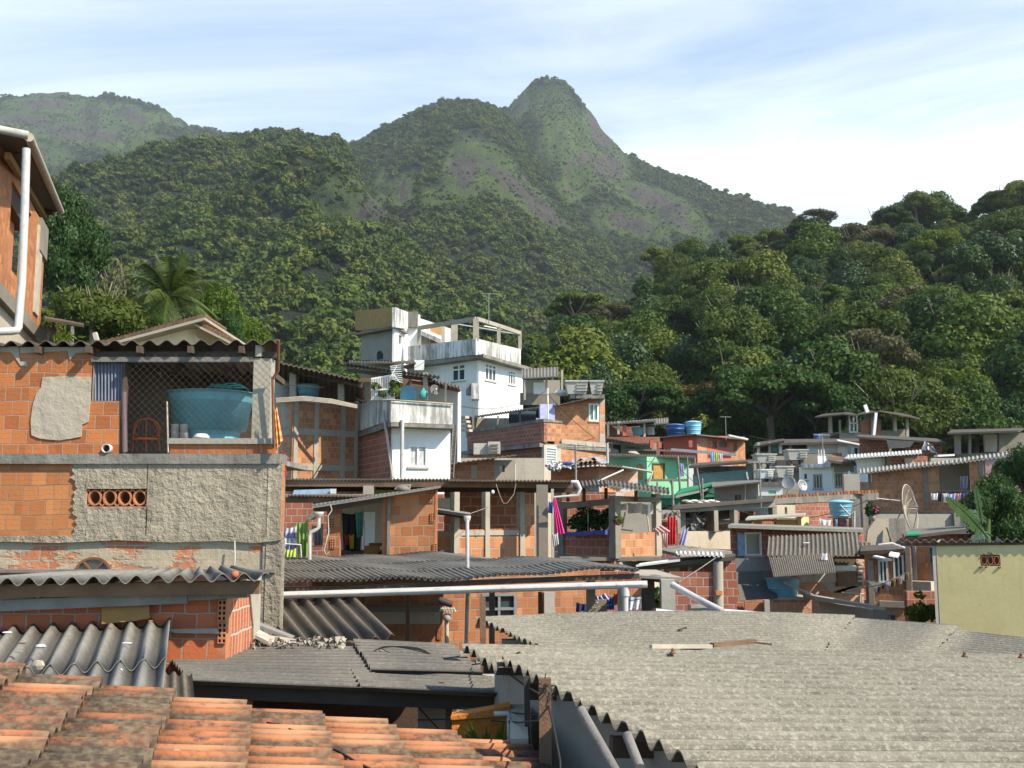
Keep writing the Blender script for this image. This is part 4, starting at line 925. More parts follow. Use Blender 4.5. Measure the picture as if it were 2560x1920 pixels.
# ================================================================ lower left: brick shed, sheets, clay tiles
LW=Wall(-90,8.3,566,8.3)
sh=thing('shed','low red brick shed with a wavy roof edge, lower left','shed',tuple(W(300,1640,8.3)))
zq=lambda v:LW.px(300,v)[1]
m=MB(); LW.panel(m,0,LW.px(545,1550)[0],-8.5,zq(1470),(),.14); m.build('front_wall','brick_front',sh)
for v0 in (1503,1545,1584): pass
holebricks(sh,LW,[(546,1500,567,1552),(546,1556,567,1608)],2,4)
m=MB(); LW.slab(m,LW.px(545,1550)[0],LW.px(566,1550)[0],-8.5,zq(1470),-.001,.14); m.build('corner_brick','terracotta',sh)
xs=W(566,1550,8.3).x
m=MB(); m.box((xs-.12,8.45,-8.5),(xs-.001,9.35,zq(1474))); m.build('side_wall','brick_side',sh)
m=MB(); m.box((xs-.12,8.6,zq(1474)),(xs+.005,9.4,zq(1474)+.05)); m.slab([(xs+.004,8.95,-.6),(xs+.004,9.35,-.55),(xs+.004,9.35,-1.5),(xs+.004,9.2,-1.5),(xs+.004,9.12,-.95)],(.012,0,0)); m.build('mortar_smear','concrete_light',sh)
m=MB(); a=W(-90,1455,8.0); c=W(672,1440,8.0); m.corr(a,c,c+Vector((-.85,2.2,-.05)),a+Vector((0,2.2,-.05)),.163,.03,.009,12,3); m.build('corrugated_roof','sheet_grey',sh)
m=MB(); m.beam(W(-90,1478,8.15),W(650,1468,8.15),.08,.10); m.build('purlin','wood_brown',sh)
m=MB(); m.beam(W(-90,1518,8.2),W(470,1494,8.2),.04,.085); m.build('plank','wood_grey',sh)
m=MB(); m.beam(W(472,1490,8.21),W(620,1482,8.21),.05,.07); m.build('plank','wood_grey',sh)
m=MB(); m.beam(W(-90,1497,8.24),W(100,1492,8.24),.03,.05); m.build('plank','wood_pale',sh)
m=MB(); m.beam(W(110,1494,8.24),W(330,1484,8.24),.03,.03); m.beam(W(330,1480,8.25),W(470,1474,8.25),.03,.03); m.build('batten','wood_ochre',sh)
m=MB(); LW.pslab(m,76,1487,98,1506,.1,.02); m.build('wood_block','wood_grey',sh)
m=MB(); LW.poly(m,[(418,1572),(545,1570),(550,1583),(440,1582)],.03,-.001); m.build('mortar_bed','concrete_light',sh)
m=MB(); m.slab([W(254,1512,8.25),W(372,1506,8.25),W(374,1545,8.22),W(340,1552,8.2),(W(254,1560,8.2))],(0,.02,0)); single('board','' or m,'wood_ochre','ochre plywood board propped against the low brick shed','board')if 0 else single('board',m,'wood_ochre','ochre plywood board propped against the low brick shed','board')
m=MB(); m.lathe(W(588,1437,8.1),[(0,-.03),(.02,-.025),(.032,0),(.022,.024),(0,.03)],14); single('ball',m,'cloth_orange','small orange ball resting on the wavy roof edge of the brick shed','ball')
# mid grey sheets with deep waves (rising away)
gs=thing('corrugated_roof','deep waved grey sheet roof rising towards the red brick shed','roof',tuple(W(200,1740,6.4)))
PR=W(406,1757,6.2); dv_=Vector((-.309,1,.112)); NL=PR+Vector((-2.35,-.15,-.12))
def gp(a,t): return PR*(1-a)+NL*a+dv_*t
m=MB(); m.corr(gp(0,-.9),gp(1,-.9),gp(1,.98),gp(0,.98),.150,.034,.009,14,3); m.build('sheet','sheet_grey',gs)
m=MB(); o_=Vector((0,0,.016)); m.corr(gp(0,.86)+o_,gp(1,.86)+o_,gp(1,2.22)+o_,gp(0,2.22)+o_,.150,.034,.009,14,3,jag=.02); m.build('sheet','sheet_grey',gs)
m=MB(); p0,p1,p2,p3=W(410,1681,6.9),W(480,1685,6.9),W(492,1800,5.85),W(404,1795,5.85); m.corr(p0,p1,p2,p3,.064,.014,.006,10,2,jag=.02); single('corrugated_strip',m,'sheet_brown','narrow brown strip of small waved sheet beside the deep waved grey roof','sheet')
# clay tile roof
cr=thing('clay_tile_roof','sunlit clay tile roof crossing the bottom left corner','roof',(-1.6,4.9,-1.2))
P1=W(436,1766,5.0); aa=Vector((-.24,.97,0)).normalized(); bb=Vector((.97,.24,-.185))
m=MB(); courses=[(-4,1),(-3,1),(-2,1),(-1,1),(0,1),(1,1),(2,1),(3,1),(4,1),(5,1),(6,1)]
offs={-4:.2,-3:.24,-2:.2,-1:.12,0:0,1:-.02,2:.04,3:.02,4:-.05,5:-.02,6:-.05,7:-.1}
for k in range(-5,6):
    e=P1+bb*(.335*k)+aa*offs.get(k,0)*.5
    for r_ in range(0,20):
        p=e-aa*(r_*.128)+Vector((0,0,rng.uniform(-.006,.006))); j=rng.uniform(-.015,.015); st=p-bb*.40+Vector((0,0,.0))+bb*j; en=p+bb*j+Vector((0,0,.03))
        m.t=float(np.clip((.25 if k<=-2 else .33 if k<=0 else .72)+rng.normal()*.27,.0,1)); 
        if m.t==0: m.t=.01
        # half-round tile with thickness
        d_=(en-st).normalized(); side=d_.cross(Vector((0,0,1))).normalized(); upv=side.cross(d_).normalized(); vs=[]; n=9; tw=rng.uniform(-.02,.02)
        for q,(cc,rr_) in enumerate(((st,.047),(en,.058))):
            for lay in (0,.013):
                for i in range(n): t=pi*i/(n-1)+tw; vs.append(cc+side*cos(t)*(rr_-lay)+upv*(sin(t)*(rr_-lay)*1.05-.012))
        fs=[]
        for i in range(n-1): fs+=[(i,i+1,2*n+i+1,2*n+i),(n+i+1,n+i,3*n+i,3*n+i+1),(2*n+i,2*n+i+1,3*n+i+1,3*n+i),(i+1,i,n+i,n+i+1)]
        m.add(vs,fs,True)
        # channel tile between
        c0=st-aa*.064; c1=en-aa*.064-Vector((0,0,.045)); vs=[]
        for cc in (c0-Vector((0,0,.05)),c1-Vector((0,0,.02))):
            for i in range(6): t=pi+pi*i/5; vs.append(cc+side*cos(t)*.045+upv*(sin(t)*.04+.015))
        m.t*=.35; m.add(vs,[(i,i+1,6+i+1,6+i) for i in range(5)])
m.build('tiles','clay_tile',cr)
m=MB(); u_=Vector((0,0,-.12)); e0=P1-bb*2.2; e1=P1+bb*1.62; m.slab([e0+u_,e1+u_,e1+u_-aa*2.4,e0+u_-aa*2.4],(0,0,-.04)); m.build('deck','wood_dark',cr)
m=MB(); q0=e0+u_-aa*.1; q1=e1+u_-aa*.1; m.slab([q0,q1,Vector((q1.x,q1.y,-8.5)),Vector((q0.x,q0.y,-8.5))],(.03,-.12,0)); m.build('wall','plaster_grey',cr)
for i,(pts,lb) in enumerate([([(610,1800,4.9),(640,1803,4.88),(700,1812,4.8),(780,1850,4.6),(850,1880,4.45),(890,1905,4.35),(930,1925,4.25)],'thin black cable curving over the clay tiles, nearest'),([(745,1812,5.1),(815,1810,5.1),(850,1830,4.95),(900,1870,4.7),(925,1900,4.55),(945,1930,4.4)],'thin black cable over the clay tile roof, right one')]):
    ppipe('cable',pts,.0055,'wire_black',lb,'cable',6)
# asbestos lean-to with the dark room beneath
lt=thing('lean_to','flat dark sheet lean-to over a black opening, lower middle','shed',tuple(W(800,1800,7.5)))
def sheet(par,q,pitch=.177,amp=.018,mat='sheet_dark',th=.008,name='sheet',jag=.0,nt=3,sag=0):
    m=MB(); m.corr(*[W(*p) for p in q],pitch,amp,th,8,nt,jag=jag,sag=sag); return m.build(name,mat,par)
sheet(lt,[(478,1706,7.05),(400,1618,9.2),(905,1612,9.3),(955,1726,7.05)],mat='sheet_dark')
sheet(lt,[(905,1722,7.0),(875,1672,8.0),(1215,1690,7.8),(1255,1738,7.0)])
sheet(lt,[(930,1678,7.7),(880,1600,9.4),(1130,1612,9.3),(1210,1684,7.75)],jag=.01)
m=MB(); m.beam(W(470,1722,7.2),W(1240,1756,7.2),.08,.1); m.build('beam','wood_dark',lt)
m=MB(); pbox(m,470,1650,1240,2000,9.25,.12); m.build('back_wall','wood_dark',lt)  # dark wood colour stands in for the deep shade under the sheets
m=MB(); pbox(m,1042,1752,1112,2400,7.6,.3); m.build('pillar','plaster_grey',lt)
m=MB(); pbox(m,1112,1750,1128,2300,7.4,.08); m.build('post','wood_brown',lt)
m=MB(); x_=W(470,1750,7.3).x; m.box((x_-.2,7.0,-6),(x_-.1,9.2,-1.25)); m.build('side_wall','brick_far_dark',lt)
# leaning broken sheets, brown tone standing in for the long roof's shade
bs=thing('corrugated_sheet','broken dark waved sheets sloping down beneath the long white gutter','sheet',tuple(W(830,1610,10)))
m=MB(); m.corr(W(730,1622,9.6),W(985,1628,9.6),W(880,1490,12.5),W(640,1500,12.5),.150,.035,.009,12,3,jag=.05,fn=lambda a,b_:.12*a*(1-b_)); m.build('sheet','sheet_brown',bs)
for i,(u0,v0,Y0,u1,v1,Y1,w,lb,mt) in enumerate([(608,1566,9.3,690,1610,9.2,.16,'pale slab fragment leaning on the shed corner, nearest','sheet_pale'),(640,1560,9.5,732,1596,9.5,.14,'grey ribbed fragment behind the pale slab','sheet_grey'),(640,1588,9.2,790,1610,9.4,.05,'thin white lath lying among the rubble','wood_pale'),(870,1606,9.2,965,1632,9.1,.07,'dark splintered strip lying on the lean-to roof','wood_dark')]):
    m=MB(); m.beam(W(u0,v0,Y0),W(u1,v1,Y1),w,.03); single('rubble_slab',m,mt,lb,'rubble','rubble beside the shed')
m=MB()
for k in range(160):
    q=W(rng.uniform(600,860),rng.uniform(1598,1626),9.15+rng.uniform(-.25,.3)); s_=rng.uniform(.008,.035); a_=rng.uniform(0,3,3); m.t=rng.random(); m.add([q+Vector((s_*math.cos(t+a_[0]),s_*math.sin(t+a_[1]),s_*math.sin(2*t+a_[2]))) for t in range(5)],[(0,1,2),(0,2,3),(0,3,4),(1,2,3),(0,1,4)])
o=m.build('rubble','concrete_light'); o['kind']='stuff'; o['label']='fine rubble strewn at the top of the dark lean-to roof'
m=MB(); m.hexa([W(u,v,Y) for u,v,Y in [(612,1500,9.2),(640,1498,9.2),(640,1498,9.4),(612,1500,9.4),(618,1540,9.2),(638,1552,9.2),(638,1552,9.4),(618,1540,9.4)]][::-1]); single('rubble_block',m,'concrete','grey broken block standing on the shed corner','rubble')
m=MB(); 
for k in range(4):
    m.tube([W(1000+70*cos(t*.45+k)+k*8,1640+18*sin(t*.45+k*1.3),8.6) + Vector((0,0,.02)) for t in range(15)],.004,5,False)
m.tube([W(700,1600,9.2),W(880,1610,9.),W(960,1630,8.8),W(1010,1642,8.6),W(1100,1648,8.4),W(1150,1640,8.2)],.004,5); single('wire_coil',m,'wire_black','loose tangle of thin dark wire lying on the sheet lean-to','wire')
# litter on the sheets
def bit(name,u,v,Y,s,mat,lb,sh_=(1,.6,.25),rz=0,cat='litter'):
    m=MB(); c=W(u,v,Y); s*=.7 if Y<10 else 1; pr=[(0,-.3),(.6,-.28),(1,0),(.7,.3),(0,.36)]; vs=[];n=7
    for r_,z in pr:
        for j in range(n): a=2*pi*j/n+rz; vs.append(c+Vector((cos(a)*r_*s*sh_[0]*(1+.25*sin(j*2.3)),sin(a)*r_*s*sh_[1],z*s*sh_[2]*2+s*.3)))
    m.add(vs,[(i*n+j,i*n+(j+1)%n,(i+1)*n+(j+1)%n,(i+1)*n+j) for i in range(4) for j in range(n)],False); return single(name,m,mat,lb,cat)
bit('egg_shell',300,1680,6.9,.032,'litter_white','white egg shaped shell caught in a valley of the grey sheets',(.8,.8,1.0))
bit('paper_scrap',318,1612,7.4,.05,'litter_white','torn white paper scrap on the upper grey sheet',(1,.3,.3),.4)
bit('paper_scrap',102,1620,7.1,.05,'litter_white','crumpled white paper in the left valley of the grey sheets',(1,.6,.6))
bit('red_scrap',27,1657,6.9,.028,'litter_red','small red scrap near the left edge of the grey sheets')
bit('brick_chip',55,1612,7.2,.05,'wood_brown','brown chip on the grey sheets at the left')
bit('paper_scrap',18,1585,7.4,.05,'litter_white','pale wad at the very left of the grey sheets')
bit('bottle_scrap',45,1632,7.0,.045,'foil','crushed clear plastic on the left grey sheet')
bit('brick_chip',377,1554,8.1,.03,'terracotta','orange brick chip at the top of the grey sheets')
bit('brick_chip',277,1570,8.0,.03,'terracotta','orange brick chip beside the ochre board foot')
bit('tile_chip',440,1880,3.95,.026,'litter_white','bright white oval chip on the clay tiles',(1.,.5,.15))
bit('tile_chip',415,1858,4.1,.02,'litter_white','thin white flake above the bright oval chip on the tiles',(1,.3,.15))
bit('tile_chip',313,1834,4.15,.016,'litter_white','small white chip on the second course of clay tiles',(1,.6,.2))
bit('tile_chip',198,1830,4.05,.022,'litter_white','narrow white sliver on the left clay tiles',(1,.2,.15),.8)
bit('tile_chip',380,1810,4.35,.02,'litter_white','pale flake near the step between two tile courses',(1,.4,.15))
for i,(u,v,s) in enumerate([(20,1675,.07),(48,1680,.06),(96,1668,.055)]): bit('broken_tile',u,v,6.2 if i<2 else 6.4,s,'plaster_patch',['beige broken tile at the left edge between tiles and sheets','beige broken tile beside the first one at the left edge','tall beige broken tile leaning in a sheet valley'][i],(1,.5,.7 if i<2 else 1.1))
bit('brick_chip',945,1635,8.6,.05,'terracotta','orange tile scrap on the dark lean-to roof',(1,.4,.2)); bit('brick_chip',1105,1708,7.3,.03,'rust','rust coloured lump on the right part of the dark lean-to roof')
# ================================================================ big lichened roof, right
br=thing('corrugated_roof','broad lichen speckled grey roof filling the lower right','roof',(2,5,-1.2))
ed=Vector((-.256,1,0)); rd_=Vector((1,.15,-.037)); E=Vector((.62,3.56,-.86))
def bp(t,s,dz=0): return E+ed*t+rd_*s+Vector((0,0,dz))
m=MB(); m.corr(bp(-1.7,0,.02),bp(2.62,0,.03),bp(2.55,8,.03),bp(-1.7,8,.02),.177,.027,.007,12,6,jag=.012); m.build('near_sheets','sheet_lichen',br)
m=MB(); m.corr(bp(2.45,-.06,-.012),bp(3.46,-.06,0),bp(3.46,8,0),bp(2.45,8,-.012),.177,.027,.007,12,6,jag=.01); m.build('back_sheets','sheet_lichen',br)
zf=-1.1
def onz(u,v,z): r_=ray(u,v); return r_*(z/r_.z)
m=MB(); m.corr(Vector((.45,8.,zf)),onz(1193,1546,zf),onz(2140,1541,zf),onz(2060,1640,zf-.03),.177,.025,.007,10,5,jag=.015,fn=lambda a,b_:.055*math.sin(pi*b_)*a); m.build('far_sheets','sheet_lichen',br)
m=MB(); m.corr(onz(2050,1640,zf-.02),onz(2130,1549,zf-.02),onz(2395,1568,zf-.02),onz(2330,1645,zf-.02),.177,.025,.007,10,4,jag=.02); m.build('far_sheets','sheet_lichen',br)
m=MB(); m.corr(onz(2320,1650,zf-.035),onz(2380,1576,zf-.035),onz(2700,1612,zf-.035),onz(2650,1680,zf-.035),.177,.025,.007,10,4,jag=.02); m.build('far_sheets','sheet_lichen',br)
for t,dz in ((-.5,-.09),(.9,-.09),(2.2,-.08),(3.2,-.09)):
    m=MB(); m.beam(bp(t,.02,dz),bp(t+.0,7.5,dz),.06,.08); m.build('purlin','wood_dark',br)
WL=Wall.__new__(Wall); A0=bp(-1.8,.22); B0=bp(3.5,.16); WL.A=Vector((A0.x,A0.y,0)); WL.B=Vector((B0.x,B0.y,0)); WL.L=(WL.B-WL.A).length; WL.t=(WL.B-WL.A)/WL.L; n=Vector((WL.t.y,-WL.t.x,0)); WL.n=n if n.dot(-WL.A)>0 else -n
m=MB(); WL.panel(m,0,WL.L,-8,-.93,(),.12); m.build('wall','plaster_grey',br)
m=MB(); x=1.0; m.box((-.1,10.3,-8),(8,10.45,zf-.1)); m.build('back_wall','plaster_grey',br)
def screw(u,v,z,lb,mat='foil'):
    p=onz(u,v,z); m=MB(); m.lathe(p+Vector((0,0,-.0)),[(0,.0),(.022,.0),(.024,.004),(.012,.012),(.009,.02),(.012,.024),(.004,.034),(0,.035)],12); return single('roof_screw',m,mat,lb,'screw','screws holding the big lichened roof')
screw(2380,1852,-.905,'shiny capped roof screw nearest to the viewer on the right'); screw(1926,1713,-.90,'silver roof screw in the middle of the big lichened roof'); screw(1682,1634,-.88,'dark capped roof screw just below the pale lath','rust'); screw(2412,1642,-.95,'rusty roof screw near the top right of the big roof','rust'); screw(2553,1645,-.97,'rusty screw at the right edge of the big roof','rust'); screw(1770,1905,-.85,'bent iron hook screw at the near roof corner','iron')
m=MB(); m.beam(onz(1627,1616,-.86),onz(1778,1616,-.89),.03,.025); single('lath',m,'wood_pale','pale wooden lath lying on the big lichened roof','lath')
m=MB(); m.beam(onz(1780,1613,-.885),onz(1886,1603,-.89),.04,.03); m.beam(onz(1886,1606,-.89),onz(1930,1611,-.9),.03,.01); single('lath',m,'wood_brown','brown wooden lath touching the end of the pale lath','lath')
m=MB(); m.beam(onz(1697,1577,zf+.04),onz(1715,1570,zf+.04),.02,.025); single('twig',m,'iron','short dark splinter on the far part of the big roof','twig')
# narrow yard between the roofs
m=MB(); pbox(m,1128,1790,1276,2300,6.1,.12); m.slab([W(1127,1792,6.08),W(1276,1765,6.08),W(1276,1790,6.08),W(1127,1800,6.08)],(0,.14,0))
oy=thing('wall','crumbling orange painted yard wall behind the spiky plant','wall',tuple(W(1200,1900,6.1))); m.build('face','paint_orange',oy)
m=MB(); a=W(1276,1765,6.07); m.box((a.x,5.3,-6),(a.x+.09,6.25,a.z-.02)); m.build('end_face','plaster_tan',oy)
ppipe('water_pipe',[(1235,1785,5.8),(1271,1783,5.8),(1273,1795,5.8),(1274,1870,5.8),(1275,2100,5.8)],.013,'pvc','white water pipe with an elbow in front of the orange yard wall')
pl=thing('agave_plant','yellow green spiky plant against the orange yard wall','plant',tuple(W(1228,1930,5.9)))
m=MB(); rd=random.Random(8)
for k in range(34):
    a=rd.uniform(-1.2,1.2); l=rd.uniform(.12,.30); b0=W(1228+rd.uniform(-22,22),1925,5.85+rd.uniform(-.12,.1)); tip=b0+Vector((sin(a)*l*.7,rd.uniform(-.08,.08),cos(a)*l)); s_=Vector((.014,0,0)); mid=b0.lerp(tip,.5)+Vector((0,0,.03)); m.add([b0-s_,b0+s_,mid+s_*1.1,tip,mid-s_*1.1],[(0,1,2,3,4)])
m.build('leaves','leaf_lime',pl)
m=MB(); leaves_l=[]; leaves(leaves_l,[W(1200,1905,5.95),W(1255,1900,5.95)],[.1,.09],140,.03); me=mesh_of('foliage',leaves_l,'leaf_olive'); o=bpy.data.objects.new('foliage',me); COL.objects.link(o); o.parent=pl; o.location=-Vector(pl.location)
ppipe('pole',[(1254,1625,6.9),(1262,1700,6.85),(1272,1790,6.8)],.014,'wood_pale','thin pale pole rising from the yard to the big roof','pole')
for i,(u0,v0,u1,v1,Y,w,mt,lb) in enumerate([(1206,1490,1209,1692,8.2,.045,'wood_brown','brown timber post at the far corner of the big roof'),(1317,1690,1322,2100,5.6,.03,'iron','thin dark post under the edge of the big roof'),(1362,1695,1366,2200,4.9,.055,'wood_brown','thick dark post tangled with cables under the big roof edge')]):
    m=MB(); m.beam(W(u0,v0,Y),W(u1,v1,Y),w,w,(0,1,0)); single('post',m,mt,lb,'post')
for i,(pts) in enumerate([[(1150,1770,6.8),(1250,1778,6.2),(1340,1788,5.6),(1362,1775,4.9)],[(1045,1800,7.5),(1180,1797,6.5),(1300,1806,5.6),(1362,1800,4.9)],[(1265,1680,6.8),(1310,1712,5.8),(1365,1745,4.9)],[(1180,1662,8),(1260,1650,6.9),(1300,1630,6.6)],[(1370,1760,4.9),(1385,1820,4.6),(1400,1900,4.4),(1405,2000,4.3)],[(1040,1760,7.5),(1075,1800,7.5),(1105,1830,7.5)]]):
    ppipe('cable',pts,.005,'wire_black',['black cable across the yard above the orange wall','black cable crossing in front of the orange wall top','black cable sloping down to the thick dark post','cable running up to the far edge of the big roof','black cable hanging below the thick dark post','black cable looping across the grey pillar of the lean-to'][i],'cable',5)
m=MB()
for k in range(26): q=W(1366+rng.normal()*6,1725+rng.normal()*14,4.88); d_=Vector(rng.normal(size=3)); d_*=.018; m.beam(q-d_,q+d_,.004,.004)
single('wire_tangle',m,'wire_black','knotted clump of black wires on the thick dark post','wire')
m=MB(); pbox(m,1190,1622,1245,2100,8.4,.1); m.slab([W(1150,1632,8.38),W(1245,1618,8.38),W(1245,1624,8.38),W(1152,1640,8.38)],(0,.1,0)); single('wall',m,'plaster_grey','light grey yard wall left of the brown timber post','wall')
m=MB(); pbox(m,1140,1690,1260,2300,8.0,.1); single('wall',m,'plaster_grey','grey yard wall lower down behind the orange wall','wall')
ppipe('pole',[(1452,1775,4.3),(1500,1860,4.1),(1545,1940,3.9)],.02,'wood_grey','slanting grey pole against the wall under the big roof','pole')
ppipe('pole',[(1568,1838,3.75),(1600,1920,3.6)],.018,'wood_grey','second slanting pole close to the near corner of the big roof','pole')
# ================================================================ middle: helpers for the farther houses
def house(label, u, v, Y, name='house', cat='house', group=None): 
    c=W(u,v,Y); return thing(name,label,cat,(c.x,c.y,c.z),group)
def zb_(w): return gz(0,max(w.A.y,w.B.y))-1.5
def wl(par,w,u0,v0,u1,mat,holes=(),zb=None,th=.15,v0b=None,name='wall'):
    m=MB(); w.wallpx(m,u0,u1,v0,zb_(w) if zb is None else zb,holes,th,v0b); return m.build(name,mat,par)
def bd(par,w,u0,v0,u1,v1,mat,out=.04,inn=.1,name='band'):
    m=MB(); w.pslab(m,u0,v0,u1,v1,out,inn); return m.build(name,mat,par)
def pb(par,u0,v0,u1,v1,Y,d,mat,name):
    m=MB(); pbox(m,u0,v0,u1,v1,Y,d); return m.build(name,mat,par)
def roofq(par,q,mat='sheet_far',pitch=.177,amp=.025,name='corrugated_roof',th=.02,sag=0,ns=6,flat=False):
    m=MB()
    if flat: m.slab([W(*p) for p in q],(0,0,-.08))
    else: m.corr(*[W(*p) for p in q],pitch,amp,th,ns,2,sag=sag)
    return m.build(name,mat,par)
def back(q,dY,rise=0,k=1.0):
    """far edge of a roof whose near edge is q=((u,v,Y),(u,v,Y))"""
    out=[]
    for p in q[::-1]:
        a=W(*p); s_=(p[2]+dY)/p[2]; b_=Vector((a.x*(1+(s_-1)*k),a.y+dY,a.z+rise)); out.append(b_)
    return out
def roofe(par,p0,p1,dY,rise=0,mat='sheet_far',pitch=.177,amp=.025,name='corrugated_roof',th=.02,sag=0,ns=6,k=1.0):
    b1,b0=back((p0,p1),dY,rise,k); m=MB(); m.corr(W(*p0),W(*p1),b1,b0,pitch,amp,th,ns,2,sag=sag); return m.build(name,mat,par)
def clutter(label,u,v,Y,parts,name,cat,mat): pass
# ---- long small-waved roof with the white gutter
lr=house('long dark small waved roof behind the long white gutter',1100,1465,13,'corrugated_roof','roof')
def rq(q,z): m=MB(); m.corr(*[W(*p)+Vector((0,0,z)) for p in q],0.068,.017,.006,8,4,jag=.012,fn=lambda a,b_:.022*sin(a*9)+.015*sin(a*23+b_)); return m.build('sheet','sheet_grey',lr)
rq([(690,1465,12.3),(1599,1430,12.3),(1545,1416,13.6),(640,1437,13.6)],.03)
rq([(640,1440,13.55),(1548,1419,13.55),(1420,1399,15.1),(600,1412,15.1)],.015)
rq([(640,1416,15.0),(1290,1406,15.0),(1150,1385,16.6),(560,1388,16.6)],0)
m=MB(); m.beam(W(690,1476,12.4),W(1598,1440,12.4),.06,.06); m.build('purlin','wood_dark',lr)
gt=house('long white gutter crossing the middle of the photo',1100,1478,12.1,'gutter','gutter')
m=MB(); m.tube([W(697,1490,12.12),W(1160,1476,12.12),W(1618,1462,12.12)],.035,12); m.build('trough','pvc',gt)
m=MB(); m.beam(W(697,1481,12.05),W(1618,1453,12.05),.02,.012); m.build('lip','white_metal',gt)
for u,v in ((903,1484),(1255,1473),(1540,1464)): m=MB(); p=W(u,v,12.12); m.tube([p,p+Vector((.03,0,0))],.039,12); m.build('joint','pvc',gt)
m=MB(); m.tube([W(1562,1468,12.12),W(1563,1490,12.12)],.05,12); m.tube([W(1563,1488,12.12),W(1563,1640,12.12)],.036,12); m.build('downpipe','pvc',gt)
# ---- brick house below the gutter
hb=house('brick ground floor in shade behind the long white gutter',1050,1600,16)
w1=Wall(780,16,1108,16); w2=Wall(1108,16.8,1500,17.5)
wl(hb,w1,780,1430,1108,'brick_mid',zb=-9); bd(hb,w1,912,1515,1102,1528,'concrete',.12,.0,'ledge'); bd(hb,w1,912,1528,1100,1560,'plaster_tan',.015,-.002,'render_band')
win=(1205,1484,1290,1548); wl(hb,w2,1108,1420,1500,'brick_mid',[win],zb=-9)
window(hb,w2,*win,nb=2,fm='metal_grey',gm='glass',transom=.6,fw=.04)
holebricks(hb,w1,[(1093,1577,1103,1598)],2,4)
for u0,u1,mt in ((1080,1100,'concrete'),(1358,1384,'plaster_grey')): bd(hb,w2,max(u0,1112),1480,u1,1560,mt,.06,.0,'pilaster') if u1>1112 else None
for u,v0,v1,Y,w_,mt,lb in [(908,1484,1604,14.5,.045,'rust','rusty square post left of the ledge under the gutter'),(1020,1484,1612,14.,.05,'wood_brown','brown square post standing in the middle below the gutter'),(755,1478,1600,14.,.1,'wood_dark','dark timber post near the corner of the rendered house'),(1350,1480,1560,13.8,.05,'rust','rusty post right of the blue framed window'),(1230,1478,1560,15,.08,'wood_grey','grey post in front of the blue framed window')]:
    m=MB(); m.beam(W(u,v0,Y),W(u,v1,Y)+Vector((0,0,-2)),w_,w_,(0,1,0)); single('post',m,mt,lb,'post')
ppipe('drain_pipe',[(1168,1300,13.6),(1169,1480,13.6),(1165,1620,13.6)],.024,'pvc','white vertical pipe running from the veranda roof down past the gutter')
ppipe('drain_pipe',[(1117,1545,12.5),(1117,1640,12.5)],.025,'wood_pale','short pale pipe with a coiled cap under the gutter')
m=MB(); 
for k in range(5): m.tube([W(1100+k*7,1528,12.4),W(1106+k*7,1520,12.4),W(1110+k*7,1530,12.4)],.018,6)
m.lathe(W(1118,1545,12.45),[(0,-.05),(.05,-.02),(.05,.03),(.03,.05),(0,.05)],10); single('roof_vent',m,'concrete_light','pale coiled cap on top of the short pipe','vent')
m=MB(); m.tube([W(1097,1497,12.3),W(1105,1503,12.3),W(1131,1512,12.3)],[.03,.045,.035],8); single('spotlight',m,'iron','dark lamp fixed above the pale coiled cap','lamp')
# pillars and washing place at the right of the gutter
for u0,u1,v0,Y,mt,lb in [(1466,1487,1445,13.2,'concrete','grey concrete pillar left of the blue washing'),(1605,1634,1446,13.,'wood_dark','dark brown pillar at the end of the white gutter'),(1651,1685,1448,12.6,'plaster_grey','broad grey concrete pillar right of the white gutter end'),(1544,1556,1470,13.4,'wood_pale','narrow beige pillar beside the gutter downpipe')]:
    m=MB(); w_=(u1-u0)/F*Y; m.beam(W((u0+u1)/2,v0,Y),W((u0+u1)/2,1560,Y)+Vector((0,0,-2)),w_,w_,(0,1,0)); single('pillar',m,mt,lb,'pillar')
sk=house('grey concrete wash sink with a tap beneath the roof end',1500,1535,14,'sink','sink'); pb(sk,1485,1500,1518,1600,14,.4,'concrete','basin'); m=MB(); m.tube([W(1487,1510,13.9),W(1494,1506,13.9),W(1494,1512,13.9)],.01,6); m.build('tap','metal_grey',sk)
pcloth('cloth_pile',[(1485,1487),(1512,1482),(1524,1498),(1488,1500)],13.8,'cloth_lilac','pale lilac washing heaped on the concrete sink','laundry',.06,3)
for pts,Y,mt,lb in [([(1518,1488),(1536,1488),(1538,1524),(1516,1524)],14.6,'cloth_blue','dark blue cloth hanging right of the sink'),([(1535,1480),(1545,1480),(1543,1512),(1535,1514)],14.4,'cloth_orange','small bright orange cloth near the gutter downpipe'),([(1568,1488),(1612,1488),(1613,1524),(1566,1524)],14.8,'cloth_check_pale','pale checked cloth hanging right of the gutter downpipe'),([(1633,1490),(1646,1490),(1648,1515),(1632,1515)],15,'cloth_paleblue','pale cloth strip glimpsed between the two big pillars'),([(1440,1505),(1480,1505),(1480,1530),(1440,1530)],16.5,'cloth_navy','dark washing left of the concrete sink')]: pcloth('laundry',pts,Y,mt,lb,'laundry',.03,3,'washing hung about the houses')
hw=house('low wall and rail behind the washing place',1560,1535,16,'wall','wall'); pb(hw,1425,1462,1680,1520,17.6,.15,'brick_mid','back_wall'); pb(hw,1630,1440,1660,1490,17.4,.1,'paint_cream','cream_panel')
t_=house('dark leafy plant between the two big pillars',1640,1520,14.5,'potted_plant','plant'); L_=[]; leaves(L_,[tuple(W(1640,1490,14.5)),tuple(W(1645,1508,14.4))],[.13,.12],160,.045); me=mesh_of('foliage',L_,'leaf_dark'); o=bpy.data.objects.new('foliage',me); COL.objects.link(o); o.parent=t_; o.location=-Vector(t_.location); pb(t_,1634,1520,1650,1545,14.45,.1,'terracotta_dark','pot')
